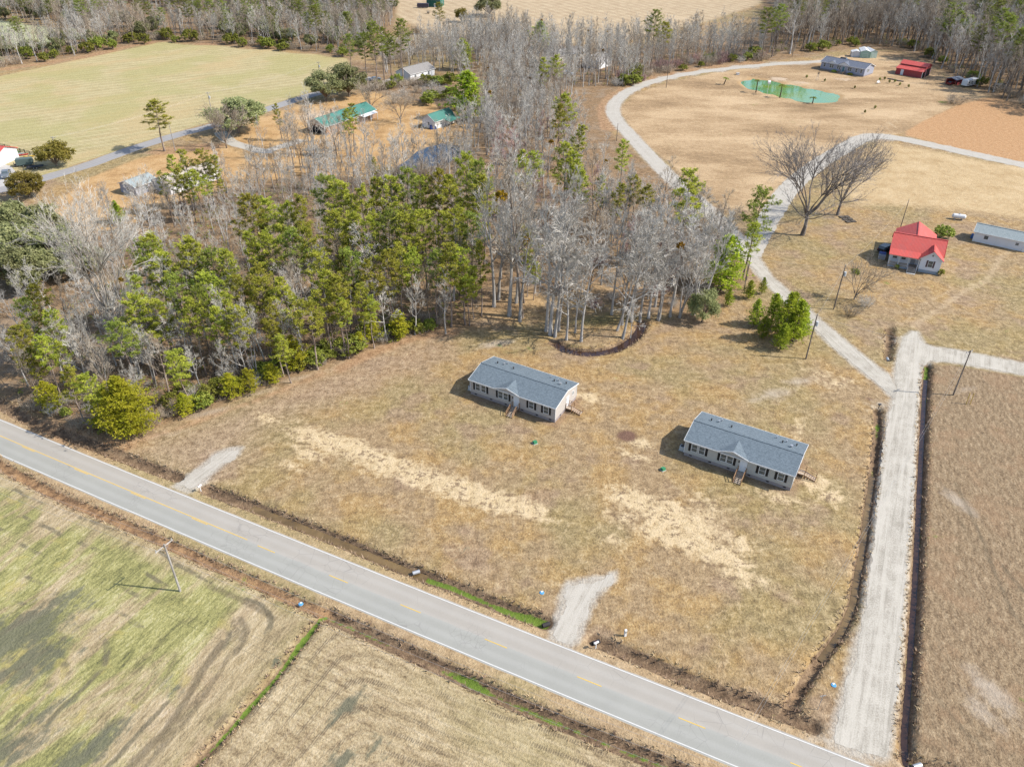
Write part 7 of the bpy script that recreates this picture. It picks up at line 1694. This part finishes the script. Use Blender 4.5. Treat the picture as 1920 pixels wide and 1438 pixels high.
# ------------------------------------------------------------------ labels of the trees: look first, then what they stand nearest to
LMK = [('the taupe home', (975, 720)), ('the dark pond', (800, 300)), ('the green roofed shed', (830, 232)), ('the brick house', (650, 225)), ('the tan roofed house', (380, 348)), ('the upper lane bend', (1146, 212)), ('the lane fork', (1408, 470)), ('the curved dark ditch', (1120, 655)), ('the bright evergreen clump', (1462, 630)),
       ('the road at the wood corner', (40, 790)), ('the white house', (792, 148)), ('the two upper lane pines', (1230, 118)), ('the light blue car', (1066, 142)), ('the white gabled house', (1134, 128)), ('the far live oak', (918, 31)), ('the yellow green field corner', (650, 110)), ('the lone roadside pine', (309, 284)), ('the west lawn', (170, 420)), ('the biggest young pine', (250, 815)),
       ('the hedge like young pines', (470, 735)), ('the massive forked trunk', (232, 672)), ('the low grey house', (1070, 112)), ('the ranch house', (1580, 138)), ('the red barn', (1702, 142)), ('the white camper', (1817, 162)), ('the dark cargo trailer', (1871, 169)), ('the pale green field', (60, 70)), ('the pole at the upper lane', (1249, 165)), ('the wind leaning pine', (1393, 520)), ('the clearing edge', (905, 600)),
       ('the round bare roadside tree', (425, 278)), ('the small grey shed', (275, 362)), ('the green pond', (1400, 158)), ('the lone round young pine', (555, 690)), ('the far field pole', (1044, 83)), ('the mint green sheds', (1620, 109)), ('the orange field', (1800, 215)), ('the far left field edge', (300, 76)), ('the west frame edge of the field', (20, 128)), ('the blue tarp stack', (812, 242))]
LMW = [(n, ground_at(*p)) for n, p in LMK]
WORD = {'bigyoung': 'young pine', 'grey': 'pale grey bare tree', 'brown': 'brown twigged bare tree', 'multi': 'many stemmed grey tree', 'red': 'red budded bare tree', 'lichen': 'wide crowned grey tree', 'pine': 'full crowned pine', 'slimpine': 'open crowned pine', 'darkpine': 'dark crowned pine', 'young': 'young pine', 'juniper': 'conical evergreen', 'oak': 'round evergreen', 'olive': 'olive round tree',
        'bush': 'leafy green shrub', 'brush': 'brown leafless thicket', 'greybrush': 'grey leafless thicket', 'redbrush': 'reddish leafless thicket', 'pecan': 'spreading tree', 'lawntree': 'lawn tree', 'fan': 'round bare tree', 'sycamore': 'forked tree'}
RANK = ['nearest', 'second nearest', 'third nearest', 'fourth nearest', 'fifth nearest', 'sixth nearest', 'seventh nearest', 'eighth nearest', 'ninth nearest', 'tenth nearest']
todo = [t_ for t_ in TREES if not t_[3]]
by = {}
for t_ in todo: by.setdefault(t_[1], []).append(t_)
for k, L in by.items():
    hs = sorted(t_[2] for t_ in L); a, b = hs[len(hs) // 3], hs[2 * len(hs) // 3]
    cls = {}
    for t_ in L:
        w = 'tall ' if t_[2] >= b and len(hs) > 5 else 'low ' if t_[2] < a and len(hs) > 5 else 'middling ' if len(hs) > 5 else ''
        cls.setdefault(w, []).append(t_)
    for w, Q in cls.items():
        opts = []
        for li, (ln, lp) in enumerate(LMW):
            order = sorted(Q, key=lambda t_: (t_[0].location - lp).length)
            for r_, t_ in enumerate(order[:len(RANK)]):
                d_ = (t_[0].location - lp).length; opts.append((d_ * (1 + .25 * r_), li, r_, id(t_), t_))
        opts.sort(key=lambda q: q[:3]); done = set()
        for d_, li, r_, i_, t_ in opts:
            if i_ in done: continue
            done.add(i_); t_[0]['label'] = f"{w}{WORD[k]}, {RANK[r_]} to {LMW[li][0]}"
        for t_ in Q:
            if id(t_) not in done:
                lm = min(LMW, key=lambda q: (t_[0].location - q[1]).length)[0]
                t_[0]['label'] = f"{w}{WORD[k]} deep in the crowd near {lm}"; t_[0]['group'] = f"{w}{WORD[k]} crowd near {lm}"
        for t_ in Q:
            if 'group' not in t_[0]: t_[0]['group'] = f"{WORD[k]}s of the land"
